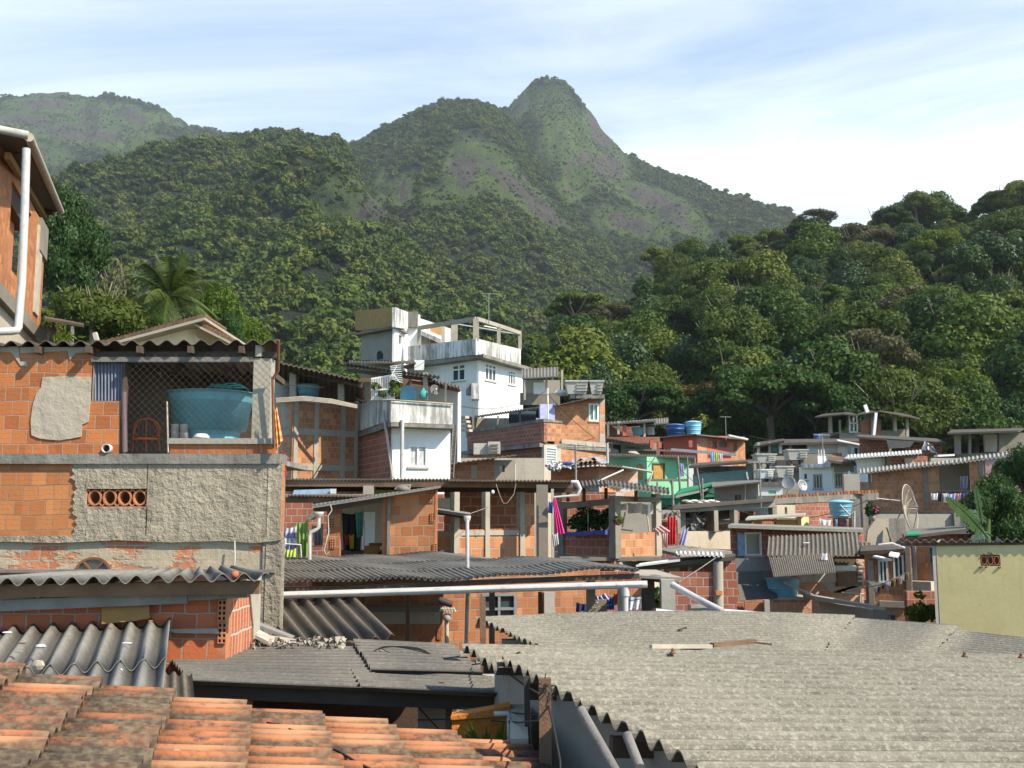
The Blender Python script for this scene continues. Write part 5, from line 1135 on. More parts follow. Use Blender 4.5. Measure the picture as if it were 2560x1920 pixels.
m=MB(); m.slab([W(1578,1437,12.8),W(1708,1444,12.6),W(1640,1424,14.2),W(1600,1424,14.4)],(0,0,-.035)); single('slab_roof',m,'concrete_light','small pale slab balanced on top of the broad grey pillar','slab')
m=MB(); m.beam(W(1630,1444,12.9),W(1676,1452,12.7),.12,.07); single('beam',m,'wood_dark','short dark timber under the small pale slab','beam')
ppipe('drain_pipe',[(1681,1462,12.3),(1740,1495,12.),(1806,1529,11.7)],.038,'pvc','white pipe slanting down from the broad grey pillar to the big roof',n=12)
m=MB(); m.slab([W(1640,1520,12.4),W(1750,1530,12.),W(1720,1535,11.8),W(1640,1528,12.)],(0,0,-.03)); single('roof_edge',m,'white_metal','bright strip of sheet behind the big roof, left piece','sheet')
m=MB(); m.slab([W(1795,1521,12.2),W(1935,1532,11.9),W(1830,1535,11.7)],(0,0,-.03)); single('roof_edge',m,'white_metal','bright white triangle of sheet at the pipe foot','sheet')
ppipe('cable',[(1690,1460,12.6),(1740,1428,14),(1790,1394,16)],.008,'wood_grey','thin cable rising from the slanting white pipe','cable',5)
ppipe('cable',[(1435,1538,12),(1470,1523,13),(1610,1495,14)],.006,'wood_grey','thin cable sloping behind the gutter downpipe','cable',5)
# ---- shed with the slanting roof and hollow bricks
sb=house('bare brick shed with a slanting sheet roof above the long dark roof',960,1390,17,'shed','shed')
w3=Wall(815,17,1100,17)
wl(sb,w3,818,1264,851,'brick_mid',zb=-2.); wl(sb,w3,970,1236,1086,'brick_mid',zb=-2.,v0b=1222)
m=MB(); w3.pslab(m,1086,1224,1092,1395,0,.14); w3.pslab(m,1086,1224,1088,1300,.0,.14); m.build('wall_end','terracotta',sb)
m=MB(); pbox(m,956,1236,970,1395,17.02,1.0); m.build('door_jamb','terracotta',sb)
m=MB(); pbox(m,968,1240,975,1395,16.96,.05); m.build('door_frame','wood_grey',sb)
holebricks(sb,w3,[(824,1296,836,1320),(826,1348,838,1371),(1072,1231,1083,1256),(1076,1283,1086,1306),(1082,1359,1092,1381)],2,4)
pb(sb,852,1250,960,1400,19.5,.1,'plaster_tan','back_wall'); pb(sb,905,1280,935,1390,19.2,.1,'plaster_white','inner_panel'); pb(sb,815,1380,1100,1400,18,1.2,'wood_dark','floor')
roofe(sb,(782,1266,16.7),(1102,1215,16.7),3.2,.1,'sheet_grey',.068,.0,'sheet_roof',.03)
m=MB(); m.beam(W(784,1275,16.8),W(960,1247,16.8),.05,.1); m.build('rafter','wood_dark',sb)
for pts,Y,mt,lb in [([(855,1282),(905,1280),(900,1380),(858,1375)],18.4,'cloth_black','black clothes hanging inside the bare brick shed'),([(872,1335),(885,1335),(884,1372),(874,1372)],18.,'cloth_yellow','mustard yellow garment hanging in the brick shed'),([(862,1335),(871,1335),(870,1362),(863,1362)],18.,'cloth_red','dark red garment beside the mustard one'),([(888,1278),(910,1276),(906,1340),(892,1345)],17.8,'cloth_teal','dark green garment hanging near the shed door'),
   ([(708,1318),(741,1313),(741,1390),(700,1390)],15.8,'cloth_check','blue and white checked tablecloth on the line'),([(741,1306),(771,1298),(770,1392),(744,1392)],15.7,'cloth_green','olive green cloth draped next to the checked tablecloth'),([(779,1312),(808,1308),(806,1364),(784,1364)],17.6,'cloth_grey','grey white sheet hanging behind the white bent pipe'),([(712,1372),(740,1370),(738,1392),(714,1392)],15.6,'cloth_lime','dull green rag beneath the checked tablecloth'),([(1382,1245),(1388,1242),(1412,1333),(1390,1336)],18.4,'cloth_pink','bright pink towel hanging from the concrete pillar'),([(1372,1252),(1382,1252),(1382,1284),(1370,1282)],18.6,'cloth_blue','blue cloth hanging left of the pink towel'),([(1380,1332),(1394,1332),(1397,1360),(1384,1368)],18.3,'cloth_white','white rag dangling below the pink towel'),([(1632,1322),(1652,1312),(1676,1328),(1642,1334)],26,'cloth_rose','faded pink striped cloth on the corner post of the plant terrace'),([(1652,1332),(1670,1330),(1668,1372),(1662,1365)],26,'cloth_rose','frayed end of the faded pink cloth'),([(1640,1318),(1652,1316),(1648,1340),(1640,1338)],26.2,'cloth_white','pale scrap beside the faded pink cloth')]:
    pcloth('laundry',pts,Y,mt,lb,'laundry',.035,3,'washing hung about the houses')
bx=house('cardboard box on the shed floor',925,1372,17.9,'box','box'); pb(bx,910,1365,945,1385,17.9,.3,'wood_ochre','carton'); pb(bx,922,1358,955,1365,18.0,.3,'wood_brown','flap')
ppipe('bent_pipe',[(797,1290,15.6),(797,1318,15.6),(790,1325,15.6),(777,1330,15.6),(774,1340,15.6),(774,1400,15.6)],.028,'pvc','white bent drain pipe beside the green cloth',n=10)
m=MB(); c=W(796,1287,15.6); m.lathe(c,[(.03,-.05),(.07,0),(.085,.04),(.08,.045),(.05,.01)],16); single('pipe_funnel',m,'pvc','pale funnel on top of the white bent pipe','funnel')
m=MB(); m.slab([W(762,1290,16),W(785,1280,16),W(792,1288,16),W(775,1300,16)],(0,.3,0)); single('bowl',m,'wood_grey','grey battered basin next to the pale funnel','basin')
ppipe('rail',[(688,1358,14.2),(752,1362,14.2),(753,1392,14.2)],.01,'pvc','thin white pipe rail below the checked tablecloth','pipe',6)
ppipe('cable',[(826,1262,16.6),(830,1275,16.6),(820,1290,16.6),(822,1330,16.5),(810,1375,16.5),(816,1388,16.5),(822,1380,16.5)],.008,'pvc','white cable looped beside the hollow brick pier','cable',5)
ppipe('pipe',[(910,1300,17.6),(911,1340,17.6),(909,1366,17.6)],.012,'pvc','thin white pipe in the shed doorway',n=6)
# ---- long roof over the verandas
vr=house('long dark overhanging roof on concrete pillars above the brick verandas',1080,1230,21,'roof','roof')
roofe(vr,(690,1196,20.),(1150,1197,19.6),4.5,.1,'sheet_brown',.068,.012,'sheet',.03); roofe(vr,(1120,1199,19.4),(1432,1201,19.2),4.5,.1,'sheet_brown',.068,.012,'sheet',.03)
m=MB(); m.beam(W(690,1208,20.1),W(1430,1212,19.4),.1,.12); m.build('beam','wood_brown',vr)
m=MB(); m.beam(W(690,1222,21.5),W(1430,1226,21.),.1,.1); m.build('beam','wood_dark',vr)
roofe(vr,(720,1236,18.6),(1000,1240,18.4),3.,-.05,'sheet_brown',.068,.01,'lower_sheet',.03); m=MB(); m.beam(W(715,1250,18.7),W(960,1250,18.6),.08,.1); m.build('beam','wood_brown',vr)
m=MB(); m.beam(W(1355,1212,19.3),W(1356,1420,19.3)+Vector((0,0,-3)),.21,.21,(0,1,0)); m.build('pillar','concrete',vr)
m=MB(); m.beam(W(1381,1222,19.0),W(1383,1420,19.)+Vector((0,0,-3)),.05,.05,(0,1,0)); m.build('post','wood_pale',vr)
m=MB(); m.tube([W(1428,1205,18.9),W(1442,1206,18.9),W(1450,1222,18.9),W(1445,1238,18.9),W(1425,1240,18.9),W(1385,1243,18.9)],[.035,.05,.04,.035,.025,.02],10); single('broken_gutter',m,'pvc','broken curled end of white pipe at the long roof','pipe')
mt_=house('pale blue wrapped mattress lying under the long roof',785,1235,19.4,'mattress','mattress'); m=MB(); m.hexa([W(732,1236,19.),W(838,1234,19.),W(838,1234,19.9),W(732,1236,19.9),W(735,1225,19.),W(832,1222,19.),W(832,1222,19.9),W(735,1225,19.9)]); m.build('cover','cloth_paleblue',mt_); pb(mt_,826,1222,840,1234,18.95,.02,'cloth_white','end_panel')
m=MB(); pbox(m,908,1214,934,1236,19.8,.3); single('block',m,'concrete_light','grey concrete block between the two dark roofs','block'); m=MB(); pbox(m,936,1225,985,1236,20.2,.05); single('board',m,'cloth_lime','pale lime green board under the long roof','board')
m=MB(); m.lathe(W(1008,1229,18.2),[(.08,0),(.12,.03),(.1,.08),(.04,.1),(0,.1)],9); m.tube([W(988,1224,18.2),W(1000,1215,18.2),W(1026,1214,18.2),W(1020,1228,18.2)],.03,6); single('tarp_bundle',m,'wood_grey','grey crumpled bundle on the slanting shed roof','bundle')
# ---- veranda with white posts
ve=house('brick veranda with slim white posts in the middle',1210,1395,20)
w4=Wall(1092,19.6,1136,19.); w5=Wall(1136,19.,1338,20.)
wl(ve,w4,1092,1330,1136,'brick_far_patched',zb=-2,v0b=1324); wl(ve,w5,1136,1326,1308,'brick_far',zb=-2,v0b=1320); bd(ve,w5,1146,1326,1308,1338,'concrete_light',.02,0,'coping'); bd(ve,w4,1092,1328,1134,1340,'concrete_light',.02,0,'coping')
wl(ve,w5,1308,1232,1336,'brick_far',zb=-2)
for u0,u1 in ((1133,1146),(1211,1222),(1298,1309)): bd(ve,w5,u0,1230,u1,1396,'concrete_light',.04,.1,'post')
pb(ve,1110,1230,1336,1400,22.8,.15,'brick_far_dark','back_wall'); pb(ve,1085,1245,1125,1275,22.6,.05,'plaster_white','inner_panel'); pb(ve,1095,1398,1340,1404,19.5,3,'concrete','floor')
m=MB(); m.slab([W(1084,1272,18.4),W(1176,1286,18.),W(1176,1280,20),W(1084,1266,20.5)],(0,0,-.05)); m.build('lean_to_roof','sheet_grey',ve)
m=MB(); m.beam(W(1086,1280,18.5),W(1172,1294,18.1),.05,.06); m.build('rafter','wood_dark',ve)
m=MB(); m.lathe(W(1168,1296,13.7),[(.02,-.06),(.04,-.02),(.05,.03),(.045,.035)],12); single('pipe_funnel',m,'pvc','white funnel at the top of the tall vertical pipe','funnel')
m=MB(); m.lathe(W(1232,1230,19.),[(0,-.04),(.03,-.02),(.03,.02),(0,.04)],10); single('lamp_bulb',m,'white_metal','white bulb hanging under the long roof','lamp')
ppipe('cable',[(1240,1210,18.9),(1250,1240,18.9),(1258,1258,18.9),(1268,1258,18.9),(1285,1235,18.9),(1290,1208,18.9)],.005,'wood_pale','thin looping cable under the long roof','cable',5)
ppipe('cable',[(1175,1284,18.2),(1215,1270,19),(1225,1262,19.4)],.004,'wood_pale','thin cable from the white funnel to the middle veranda post','cable',5)
# ================================================================ brick and concrete frame house
bf=house('brick house with concrete frame and two tanks on its terrace',800,1190,36)
w6=Wall(640,40,733,36); w7=Wall(733,36,893,37.5)
wl(bf,w6,640,990,733,'brick_far_patched',v0b=1001); wl(bf,w7,733,1001,893,'brick_far',v0b=1016)
for u0,u1 in ((727,743),(784,795),(851,862),(886,893)): bd(bf,w7,max(u0,733),1003,u1,1215,'concrete_light',.05,.02,'column')
for v0,v1 in ((1074,1090),(1162,1177)): bd(bf,w7,733,v0,893,v1,'concrete_light',.035,.02,'beam'); bd(bf,w6,690,v0,733,v1,'concrete_light',.035,.02,'beam')
bd(bf,w7,733,1001,893,1010,'concrete_light',.06,.2,'coping')
for u,v0,v1,w_ in ((733,920,1001,16),(853,950,1008,15)):
    m=MB(); ww=w_/F*36; m.beam(W(u,v0,36.1),W(u,v1+6,36.1),ww,ww,(0,1,0)); m.build('post','concrete_light',bf)
roofe(bf,(640,892,35),(904,950,35),5,-.5,'sheet_brown',.177,.03,th=.05,k=.95); m=MB(); m.beam(W(700,918,36),W(905,962,35.4),.15,.2); m.build('beam','wood_dark',bf)
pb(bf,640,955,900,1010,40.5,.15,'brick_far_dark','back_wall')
m=MB(); 
for k in range(4): m.tube([W(690,1006-k*3,35.4),W(760,1001-k*3,35.3),W(830,1008-k*3,35.3),W(893,1020-k*2,35.4)],.03,6)
single('pipe_bundle',m,'wood_pale','bundle of pale canes along the terrace edge of the framed brick house','canes')
tank(tuple(W(771,998,37)),.41,.52,'tank_blue','pale blue tank on the terrace of the framed brick house',taper=.75); tank(tuple(W(706,1000,37)),.34,.6,'tank_grey','grey tank left of the pale blue one on the terrace',lid='tank_grey',taper=.95)
# ================================================================ white fronted house with the stained balcony
wh=house('white fronted house with stained balcony band and brick side wall',1050,1190,34)
w8=Wall(893,38,982,33.5); w9=Wall(982,33.5,1128,34.3)
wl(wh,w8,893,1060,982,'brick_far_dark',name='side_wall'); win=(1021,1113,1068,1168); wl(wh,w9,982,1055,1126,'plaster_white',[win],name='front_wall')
window(wh,w9,*win,nb=2,gm='glass_lace',fw=.06)
w8b=Wall(890,38,978,32.8); w9b=Wall(978,32.8,1132,33.7)
m=MB(); w8b.wallpx(m,890,978,1010,w8b.px(930,1066)[1],(),.12,1000); m.build('balcony_side','plaster_white_stained',wh)
m=MB(); w9b.wallpx(m,978,1132,1002,w9b.px(1050,1058)[1],(),.12,1008); m.build('balcony_front','plaster_white_stained',wh)
m=MB(); A=[W(890,1066,38),W(978,1060,32.8),W(1132,1060,33.7),W(1126,1050,38)]; zz0=min(p.z for p in A); m.slab([Vector((p.x,p.y,w9b.px(1050,1058)[1]+.05)) for p in A],(0,0,-.18)); m.build('balcony_slab','concrete_stained',wh)
m=MB(); m.tube([W(890,995,38),W(905,1002,37),W(978,1000,32.7),W(1132,1010,33.6)],.03,6); m.build('rail','wood_pale',wh)
ppipe('drain_pipe',[(1006,1050,32.9),(1004,1195,32.9)],.06,'pvc','white pipe on the white house front below the balcony'); ppipe('drain_pipe',[(958,1026,33.4),(970,1110,33.2),(982,1195,33.)],.045,'wood_pale','slanting beige pipe on the brick side of the white fronted house')
# things on the balcony
gr=house('white slatted gate panel standing on the balcony',955,1000,34,'gate','gate'); 
for k in range(14): m=MB(); u=930+k*4.3; m.beam(W(u,946-k*.6,33.9),W(u,1000,33.9),.025,.025,(0,1,0)); m.build('bar','white_metal',gr)
m=MB(); m.beam(W(928,947,33.9),W(988,937,33.9),.03,.05); m.beam(W(928,975,33.85),W(988,972,33.85),.02,.04); m.build('rail','white_metal',gr); pb(gr,930,976,986,1000,33.95,.03,'sheet_white','panel')
rk=house('white wire rack tilted above the slatted gate',988,935,33.8,'rack','rack')
m=MB()
for k in range(9): m.beam(W(975+k*1,916+k*4,33.7),W(1002+k*.6,912+k*5.5,33.7),.02,.02)
m.beam(W(992,915,33.7),W(976,944,33.7),.025,.025); m.beam(W(985,938,33.7),W(1000,956,33.7),.025,.025); m.build('bars','white_metal',rk)
t_=house('climbing plant on the slatted gate',985,985,34,'climbing_plant','plant'); L_=[]; leaves(L_,[tuple(W(990,960,33.9)),tuple(W(985,980,33.8)),tuple(W(940,965,33.8)),tuple(W(955,985,33.8)),tuple(W(995,945,33.9))],[.22,.2,.16,.14,.15],420,.06); me=mesh_of('foliage',L_,'leaf_olive'); o=bpy.data.objects.new('foliage',me); COL.objects.link(o); o.parent=t_; o.location=-Vector(t_.location)
m=MB(); pts=[W(1000,998,35),W(1036,998,35),W(1036,975,35),W(1030,966,35),W(1018,963,35),W(1006,967,35),W(1001,977,35)]; m.slab(pts,(0,.5,0)); single('water_tank',m,'tank_blue','rounded aqua tank side seen behind the balcony','water tank')
m=MB(); m.lathe(W(1058,998,33.9),[(0,0),(.14,0),(.15,.18),(.09,.28),(.04,.33),(.04,.37),(0,.37)],14); single('water_bottle',m,'cloth_teal','large teal water bottle on the balcony','bottle')
dish(W(1086,975,33.8),.17,(.55,-1,.15),'grey satellite dish on the balcony of the white fronted house',pole=tuple(W(1076,1000,33.9)))
for u0,u1,v0,v1,Y,mt,lb in ((1058,1069,932,1000,34.6,'concrete_light','pale post standing behind the balcony, right'),(928,944,925,975,36.,'concrete_light','pale post behind the slatted gate'),(1112,1116,948,1005,33.7,'wood_grey','thin grey post at the right end of the balcony'),(912,925,955,1003,37,'concrete_light','pale post at the left corner of the balcony')): ppost('post',u0,v0,u1,v1,Y,mt,lb)
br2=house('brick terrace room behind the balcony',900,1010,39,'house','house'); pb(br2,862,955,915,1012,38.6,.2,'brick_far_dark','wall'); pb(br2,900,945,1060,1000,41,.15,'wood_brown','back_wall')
roofe(br2,(860,905,36),(1098,940,34),5,.6,'sheet_far',.177,.03,th=.04,k=.9); m=MB(); m.beam(W(868,925,36),W(1080,950,35),.1,.12); m.build('beam','wood_dark',br2)
wb=house('small white box house with a tiled edge behind the balcony',1090,1035,38); w10=Wall(1030,40,1145,38); wl(wb,w10,1030,962,1145,'plaster_white',v0b=978)
m=MB(); m.slab([W(1028,952,39.2),W(1150,974,37.4),W(1150,966,39.),W(1028,944,41)],(0,0,-.1)); m.build('roof','terracotta_dark',wb); roofe(wb,(1060,950,38.5),(1148,972,37.2),1.5,.3,'sheet_brown',.2,.04,'roof_tiles',.04)
# ================================================================ big white house with the tower
bw=house('big white three storey house with stained parapet and roof frame',1150,1030,64)
wA=Wall(1005,66.2,1197,62); wB=Wall(1197,62,1310,66.8)
winA=(1130,911,1164,953); winA2=(1062,930,1086,962); wl(bw,wA,1018,905,1197,'plaster_white',[winA],v0b=885,name='front_wall'); window(bw,wA,*winA,nb=2,transom=.3,fw=.09)
winB=[(1212,911,1240,953),(1270,927,1288,963)]; wl(bw,wB,1197,885,1307,'plaster_white',winB,v0b=916,name='side_wall')
for q in winB: window(bw,wB,*q,nb=3,transom=.25,fw=.09)
window(bw,wA,1068,930,1086,962,nb=2,fw=.09)
A2=Wall(1015,65.6,1190,61.2); B2=Wall(1190,61.2,1312,66.2)
def par_(w,u0,t0,u1,t1,b0,b1,mat,th=.25,name='parapet'):
    m=MB(); pts=[(u0,t0),(u1,t1),(u1,b1),(u0,b0)]; w.poly(m,pts,0,th); return m.build(name,mat,bw)
par_(A2,1020,866,1190,846,908,886,'plaster_white_stained'); par_(B2,1190,846,1302,873,887,914,'plaster_white_stained')
m=MB(); zt_=A2.px(1190,887)[1]; pts=[A2.at(1015,908,.2),B2.at(1190,889,.5),B2.at(1322,918,.2)]; m.slab([Vector((p.x,p.y,zt_+.0)) for p in pts]+[Vector((W(1200,900,75).x,75,zt_))],(0,0,-.2)); m.build('roof_slab','concrete_stained',bw)
fp=[(1048,820,65.2,866),(1190,797,61.3,850),(1247,815,63.6,862),(1300,833,66,875),(1108,812,69,858),(1132,810,71,856),(1140,812,71,856)]
for u,v,Y,vb in fp: m=MB(); m.beam(W(u,v,Y),W(u,vb,Y),.22 if u!=1190 else .34,.22,(0,1,0)); m.build('frame_post','concrete_light',bw)
for a_,c_ in ((0,1),(1,2),(2,3)):
    m=MB(); m.beam(W(*fp[a_][:3]),W(*fp[c_][:3]),.2,.24); m.build('frame_beam','concrete_light',bw)
m=MB(); m.tube([W(1130,808,70),W(1295,836,67)],.04,6); m.tube([W(1210,815,65),W(1295,832,67)],.04,6); m.build('rail','white_metal',bw)
pb(bw,1040,818,1110,862,70.5,.2,'paint_ochre','terrace_wall'); 
m=MB(); m.slab([W(1048,824,66.5),W(1102,848,66),W(1106,838,72),W(1050,815,72)],(0,0,-.3)); m.build('terrace_canopy','plaster_white_stained',bw)
m=MB(); m.slab([W(1042,793,69),W(1128,822,73),W(1128,862,73),W(1042,862,69)],(0,.25,0)); m.build('terrace_parapet','plaster_white_stained',bw)
# tower
wT=Wall(903,66.5,987,64.5); wT2=Wall(987,64.5,1020,67.5)
arch=(941,878,958,899); wl(bw,wT,903,826,987,'plaster_grey',[arch],v0b=821,name='tower_front'); hz_=(997,838,1005,861); wl(bw,wT2,987,821,1020,'plaster_white',[hz_],name='tower_side'); 
m=MB(); wT.pslab(m,940,877,959,900,-.08,.1); m.build('pane','glass',bw)
m=MB(); wT2.pslab(m,996,837,1006,862,-.1,.12); m.build('pane','glass',bw)
m=MB(); a_=wT.at(949.5,884,.03); 
for k in range(8):
    t0,t1=k*pi/8,(k+1)*pi/8; r_=.23; P=lambda t,f:a_+wT.t*(cos(t)*r_*f)+Vector((0,0,sin(t)*r_*f)); m.slab([P(t0,1),P(t1,1),P(t1,1.35),P(t0,1.35)],wT.n*-.06)
m.build('arch_trim','concrete_light',bw)
T1=Wall(888,66.3,988,63.6); T2=Wall(988,63.6,1021,66.6)
m=MB(); T1.poly(m,[(888,777),(988,768),(988,818),(888,826)],0,.2); m.build('tank_box_front','tile_tan',bw); m=MB(); T2.poly(m,[(988,768),(1020,780),(1020,823),(988,818)],0,.2); m.build('tank_box_side','plaster_white_stained',bw)
m=MB(); q=[T1.at(888,826,0),T1.at(988,819,0),T2.at(1020,823,0),W(930,822,70)]; z_=q[1].z; m.slab([Vector((p.x,p.y,z_)) for p in q],(0,0,.15)); m.build('tank_box_floor','concrete',bw)
pb(bw,1019,786,1049,905,66.9,.3,'plaster_white','stair_wall'); pb(bw,1020,779,1044,818,66.6,.3,'concrete_stained','stair_box')
roofe(bw,(873,906,63),(1040,908,62),3,.6,'sheet_brown',.2,.03,'lower_canopy',.05)
pb(bw,1036,900,1060,925,63.5,.2,'plaster_white','lower_wall')
ac=house('grey concrete box built out from the corner of the big white house',1180,1000,61.5,'box','box'); pb(ac,1165,958,1178,985,60.8,.8,'concrete_stained','side'); pb(ac,1178,958,1198,997,60.6,1.,'plaster_white_stained','front')
# ================================================================ brick house with the green curtain
bc=house('three level bare brick house with the green curtained window',1400,1190,52)
wC=Wall(1150,57,1360,50); wD=Wall(1360,50,1515,54)
m=MB(); wC.poly(m,[(1168,1080),(1360,1052),(1360,1106),(1285,1114),(1168,1126)],0,.2); m.build('parapet','brick_far_dark',bc)
m=MB(); wC.poly(m,[(1165,1075),(1361,1047),(1361,1055),(1167,1084)],.05,.25); wD.poly(m,[(1360,1047),(1404,1053),(1404,1058),(1360,1054)],.05,.2); m.build('coping','concrete_stained',bc)
m=MB(); wD.poly(m,[(1360,1053),(1404,1058),(1404,1103),(1360,1103)],0,.2); m.build('parapet','brick_far',bc)
m=MB(); q=[wC.at(1165,1122,.25),wC.at(1360,1108,.25),wD.at(1518,1112,.2)]; z_=q[1].z; m.slab([Vector((p.x,p.y,z_)) for p in q]+[Vector((W(1340,1100,62).x,62,z_))],(0,0,-.18)); m.build('floor_slab','concrete_stained',bc)
wC2=Wall(1150,57.6,1360,50.3)
m=MB(); wC2.wallpx(m,1240,1288,1112,zb_(wC),(),.2); m.build('lower_wall','brick_far_dark',bc)
m=MB(); wC2.wallpx(m,1288,1360,1110,wC2.px(1320,1155)[1],(),.2); m.build('lower_wall','brick_far_dark',bc); wl(bc,wC2,1288,1155,1360,'plaster_grey',zb=zb_(wC),th=.2)
wl(bc,wC2,1150,1130,1240,'brick_far_patched')
win=(1364,1118,1391,1162); wl(bc,wD,1360,1112,1402,'plaster_tan',[win],name='lower_wall'); window(bc,wD,*win,nb=1,gm='glass_louvre',bars=5,fw=.06)
m=MB(); wD.wallpx(m,1402,1516,1113,wD.px(1450,1158)[1],(),.18); m.build('lower_wall','brick_far',bc); wl(bc,wD,1402,1158,1516,'plaster_tan',th=.18,name='base_wall')
bd(bc,wD,1402,1103,1518,1114,'concrete_light',.06,.1,'ledge')
wE=Wall(1385,53,1510,54); win=(1472,1009,1496,1053); wl(bc,wE,1386,1016,1440,'brick_far',zb=wD.px(1450,1112)[1],v0b=1003,name='upper_wall'); 
m=MB(); w_=wE; a0,_=w_.px(1440,1030); a1,_=w_.px(1512,1030); zt0=w_.px(1440,1003)[1]; zt1=w_.px(1512,994)[1]; w_.panel(m,a0,a1,wD.px(1450,1112)[1],zt0,[w_.rect(*win)],.15,(zt0,zt1)); m.build('upper_wall','brick_far',bc)
window(bc,wE,*win,nb=2,gm='glass_green',fw=.07); bd(bc,wE,1498,992,1512,1112,'brick_far_patched',.03,.0,'corner_strip')
roofe(bc,(1385,1014,52.5),(1478,993,52.5),5,.2,'sheet_brown',.177,.02,'roof',.04); pb(bc,1440,986,1512,996,53,4,'concrete_stained','roof_slab')
m=MB(); wl(bc,Wall(1350,52.5,1387,52.8),1350,1010,1387,'cloth_lilac',zb=wC.px(1300,1100)[1],name='lilac_wall')
roofe(bc,(1140,1046,57),(1392,1010,52.6),4,.3,'sheet_pale',.177,.03,'terrace_roof',.05); pb(bc,1165,1045,1352,1095,60,.2,'plaster_tan','terrace_back_wall')
pb(bc,1272,1028,1340,1075,59,.1,'glass','terrace_glazing')
for i,(u,v0,v1) in enumerate([(1183,1018,1075),(1245,1040,1068),(1262,1045,1066),(1300,1030,1062)]): m=MB(); m.beam(W(u,v0,55),W(u,v1,55),.1,.1,(0,1,0)); m.build('post','wood_grey',bc)
ppipe('mast',[(1369,970,50.5),(1370,1052,50.5)],.04,'white_metal','thin white mast rising from the brick parapet','mast')
for i,(u0,u1,lb) in enumerate([(1414,1471,'larger grey cement water box on the roof of the green curtained house'),(1473,1509,'smaller pale ribbed cement water box at the roof end')]):
    t_=house(lb,(u0+u1)/2,985,53.5,'water_box','water tank'); m=MB(); a=W(u0,955,53.); c=W(u1,985,53.); m.hexa([(a.x+.12,53,c.z),(c.x-.12,53,c.z),(c.x-.12,54.1,c.z),(a.x+.12,54.1,c.z),(a.x,52.9,a.z),(c.x,52.9,a.z),(c.x,54.2,a.z),(a.x,54.2,a.z)]); m.box((a.x-.04,52.84,a.z),(c.x+.04,54.26,a.z+.08)); m.build('box','asbestos_tank',t_)
    for k in range(3): m=MB(); z=c.z+(a.z-c.z)*(.25+.25*k); m.box((a.x+.1+(c.x-a.x)*.4,52.86,z),(c.x-.08,52.98,z+.04)); m.build('rib','asbestos_tank',t_)
    m=MB(); m.box((a.x+.25,53.1,c.z-.22),(a.x+.5,54,c.z-.001)); m.box((c.x-.5,53.1,c.z-.22),(c.x-.25,54,c.z-.001)); m.build('support','concrete_light',t_)
sh3=house('small open shed with a slanting sheet roof above the brick house',1350,1000,58,'shed','shed'); roofe(sh3,(1304,946,57),(1396,941,56),4,1.1,'sheet_grey',.2,.02,'roof',.05)
for u,v0,v1 in ((1405,925,985),(1366,945,985),(1312,950,1000)): m=MB(); m.beam(W(u,v0,57),W(u,v1,57),.12,.12,(0,1,0)); m.build('post','concrete_light',sh3)
pb(sh3,1334,956,1366,985,57.6,.1,'plaster_white','white_panel'); pb(sh3,1300,982,1400,1012,58.2,.2,'concrete','wall'); pb(sh3,1310,950,1400,985,60.5,.2,'plaster_grey','back_wall')
bit('tarp_bundle',1408,990,54.5,.5,'litter_white','white tarpaulin bundle beside the larger cement water box',(1,.6,.5),cat='bundle')
# small brick shed + loose things in front
s4=house('low brick and concrete shed with a thin sheet roof, centre',1200,1190,38,'shed','shed'); w11=Wall(1126,38,1236,38); w12=Wall(1236,38,1288,38.6)
wl(s4,w11,1126,1158,1236,'brick_far',[(1178,1162,1192,1195)],v0b=1144); h4=(1248,1163,1262,1180); wl(s4,w12,1236,1150,1288,'concrete',[h4]); pb(s4,1120,1160,1290,1200,40,.1,'plaster_white','back_wall')
roofe(s4,(1122,1158,37.4),(1292,1136,37.4),3,.15,'sheet_far',.177,.02,'roof',.04); 
t_=house('grey cement water box on the low shed roof',1215,1135,41,'water_box','water tank'); pb(t_,1184,1108,1222,1136,41,1,'asbestos_tank','side'); pb(t_,1220,1104,1250,1134,40.8,1.1,'asbestos_tank','box'); 
for k in range(3): pb(t_,1226,1110+k*8,1246,1113+k*8,40.7,.08,'concrete','rib')
ld=house('leaning grey ladder between the white front and the brick house',1140,1190,36,'ladder','ladder')
for du in (0,9): m=MB(); m.tube([W(1133+du,1060,36),W(1124+du,1195,35.5)],.025,5); m.build('rail','wood_grey',ld)
for k in range(11): m=MB(); f=k/11; m.tube([W(1133-9*f,1066+129*f,36-.5*f),W(1142-9*f,1066+129*f,36-.5*f)],.018,5); m.build('rung','wood_grey',ld)
for i in range(4): m=MB(); m.beam(W(1128,1045+i*10,42),W(1168+i*3,1043+i*11,41.5),.25,.1); single('plank',m,'wood_pale',['topmost pale plank stacked beside the stained balcony','second pale plank from the top beside the stained balcony','third pale plank from the top beside the stained balcony','lowest pale plank stacked beside the stained balcony'][i],'plank','planks stacked beside the balcony')
# ================================================================ old shack with rubbish on the roof
os_=house('crumbling brick shack with rubbish on its wavy roof',1480,1213,37,'shack','house'); wF=Wall(1377,38,1497,36.5); wG=Wall(1497,36.5,1596,38)
wl(os_,wF,1377,1172,1497,'brick_far_patched',v0b=1165); wl(os_,wG,1497,1165,1594,'brick_far_patched',v0b=1172)
roofe(os_,(1368,1171,36.8),(1500,1159,35.8),4,.32,'sheet_brown',.177,.035,'roof',.05,k=.7); roofe(os_,(1500,1159,35.8),(1600,1171,36.8),4,.22,'sheet_brown',.177,.03,'roof',.04,k=.9)
m=MB(); vs=[]
for i in range(9):
    for j in range(5): p=W(1430+i*11,1160-14*sin(pi*i/8)-j*1.5,37+j*.5); p.z+=rng.normal()*.06; vs.append(p)
m.add(vs,[(i*5+j,(i+1)*5+j,(i+1)*5+j+1,i*5+j+1) for i in range(8) for j in range(4)],False); single('tarpaulin',m,'foil','grey tarpaulin heaped on the crumbling shack roof','tarpaulin')
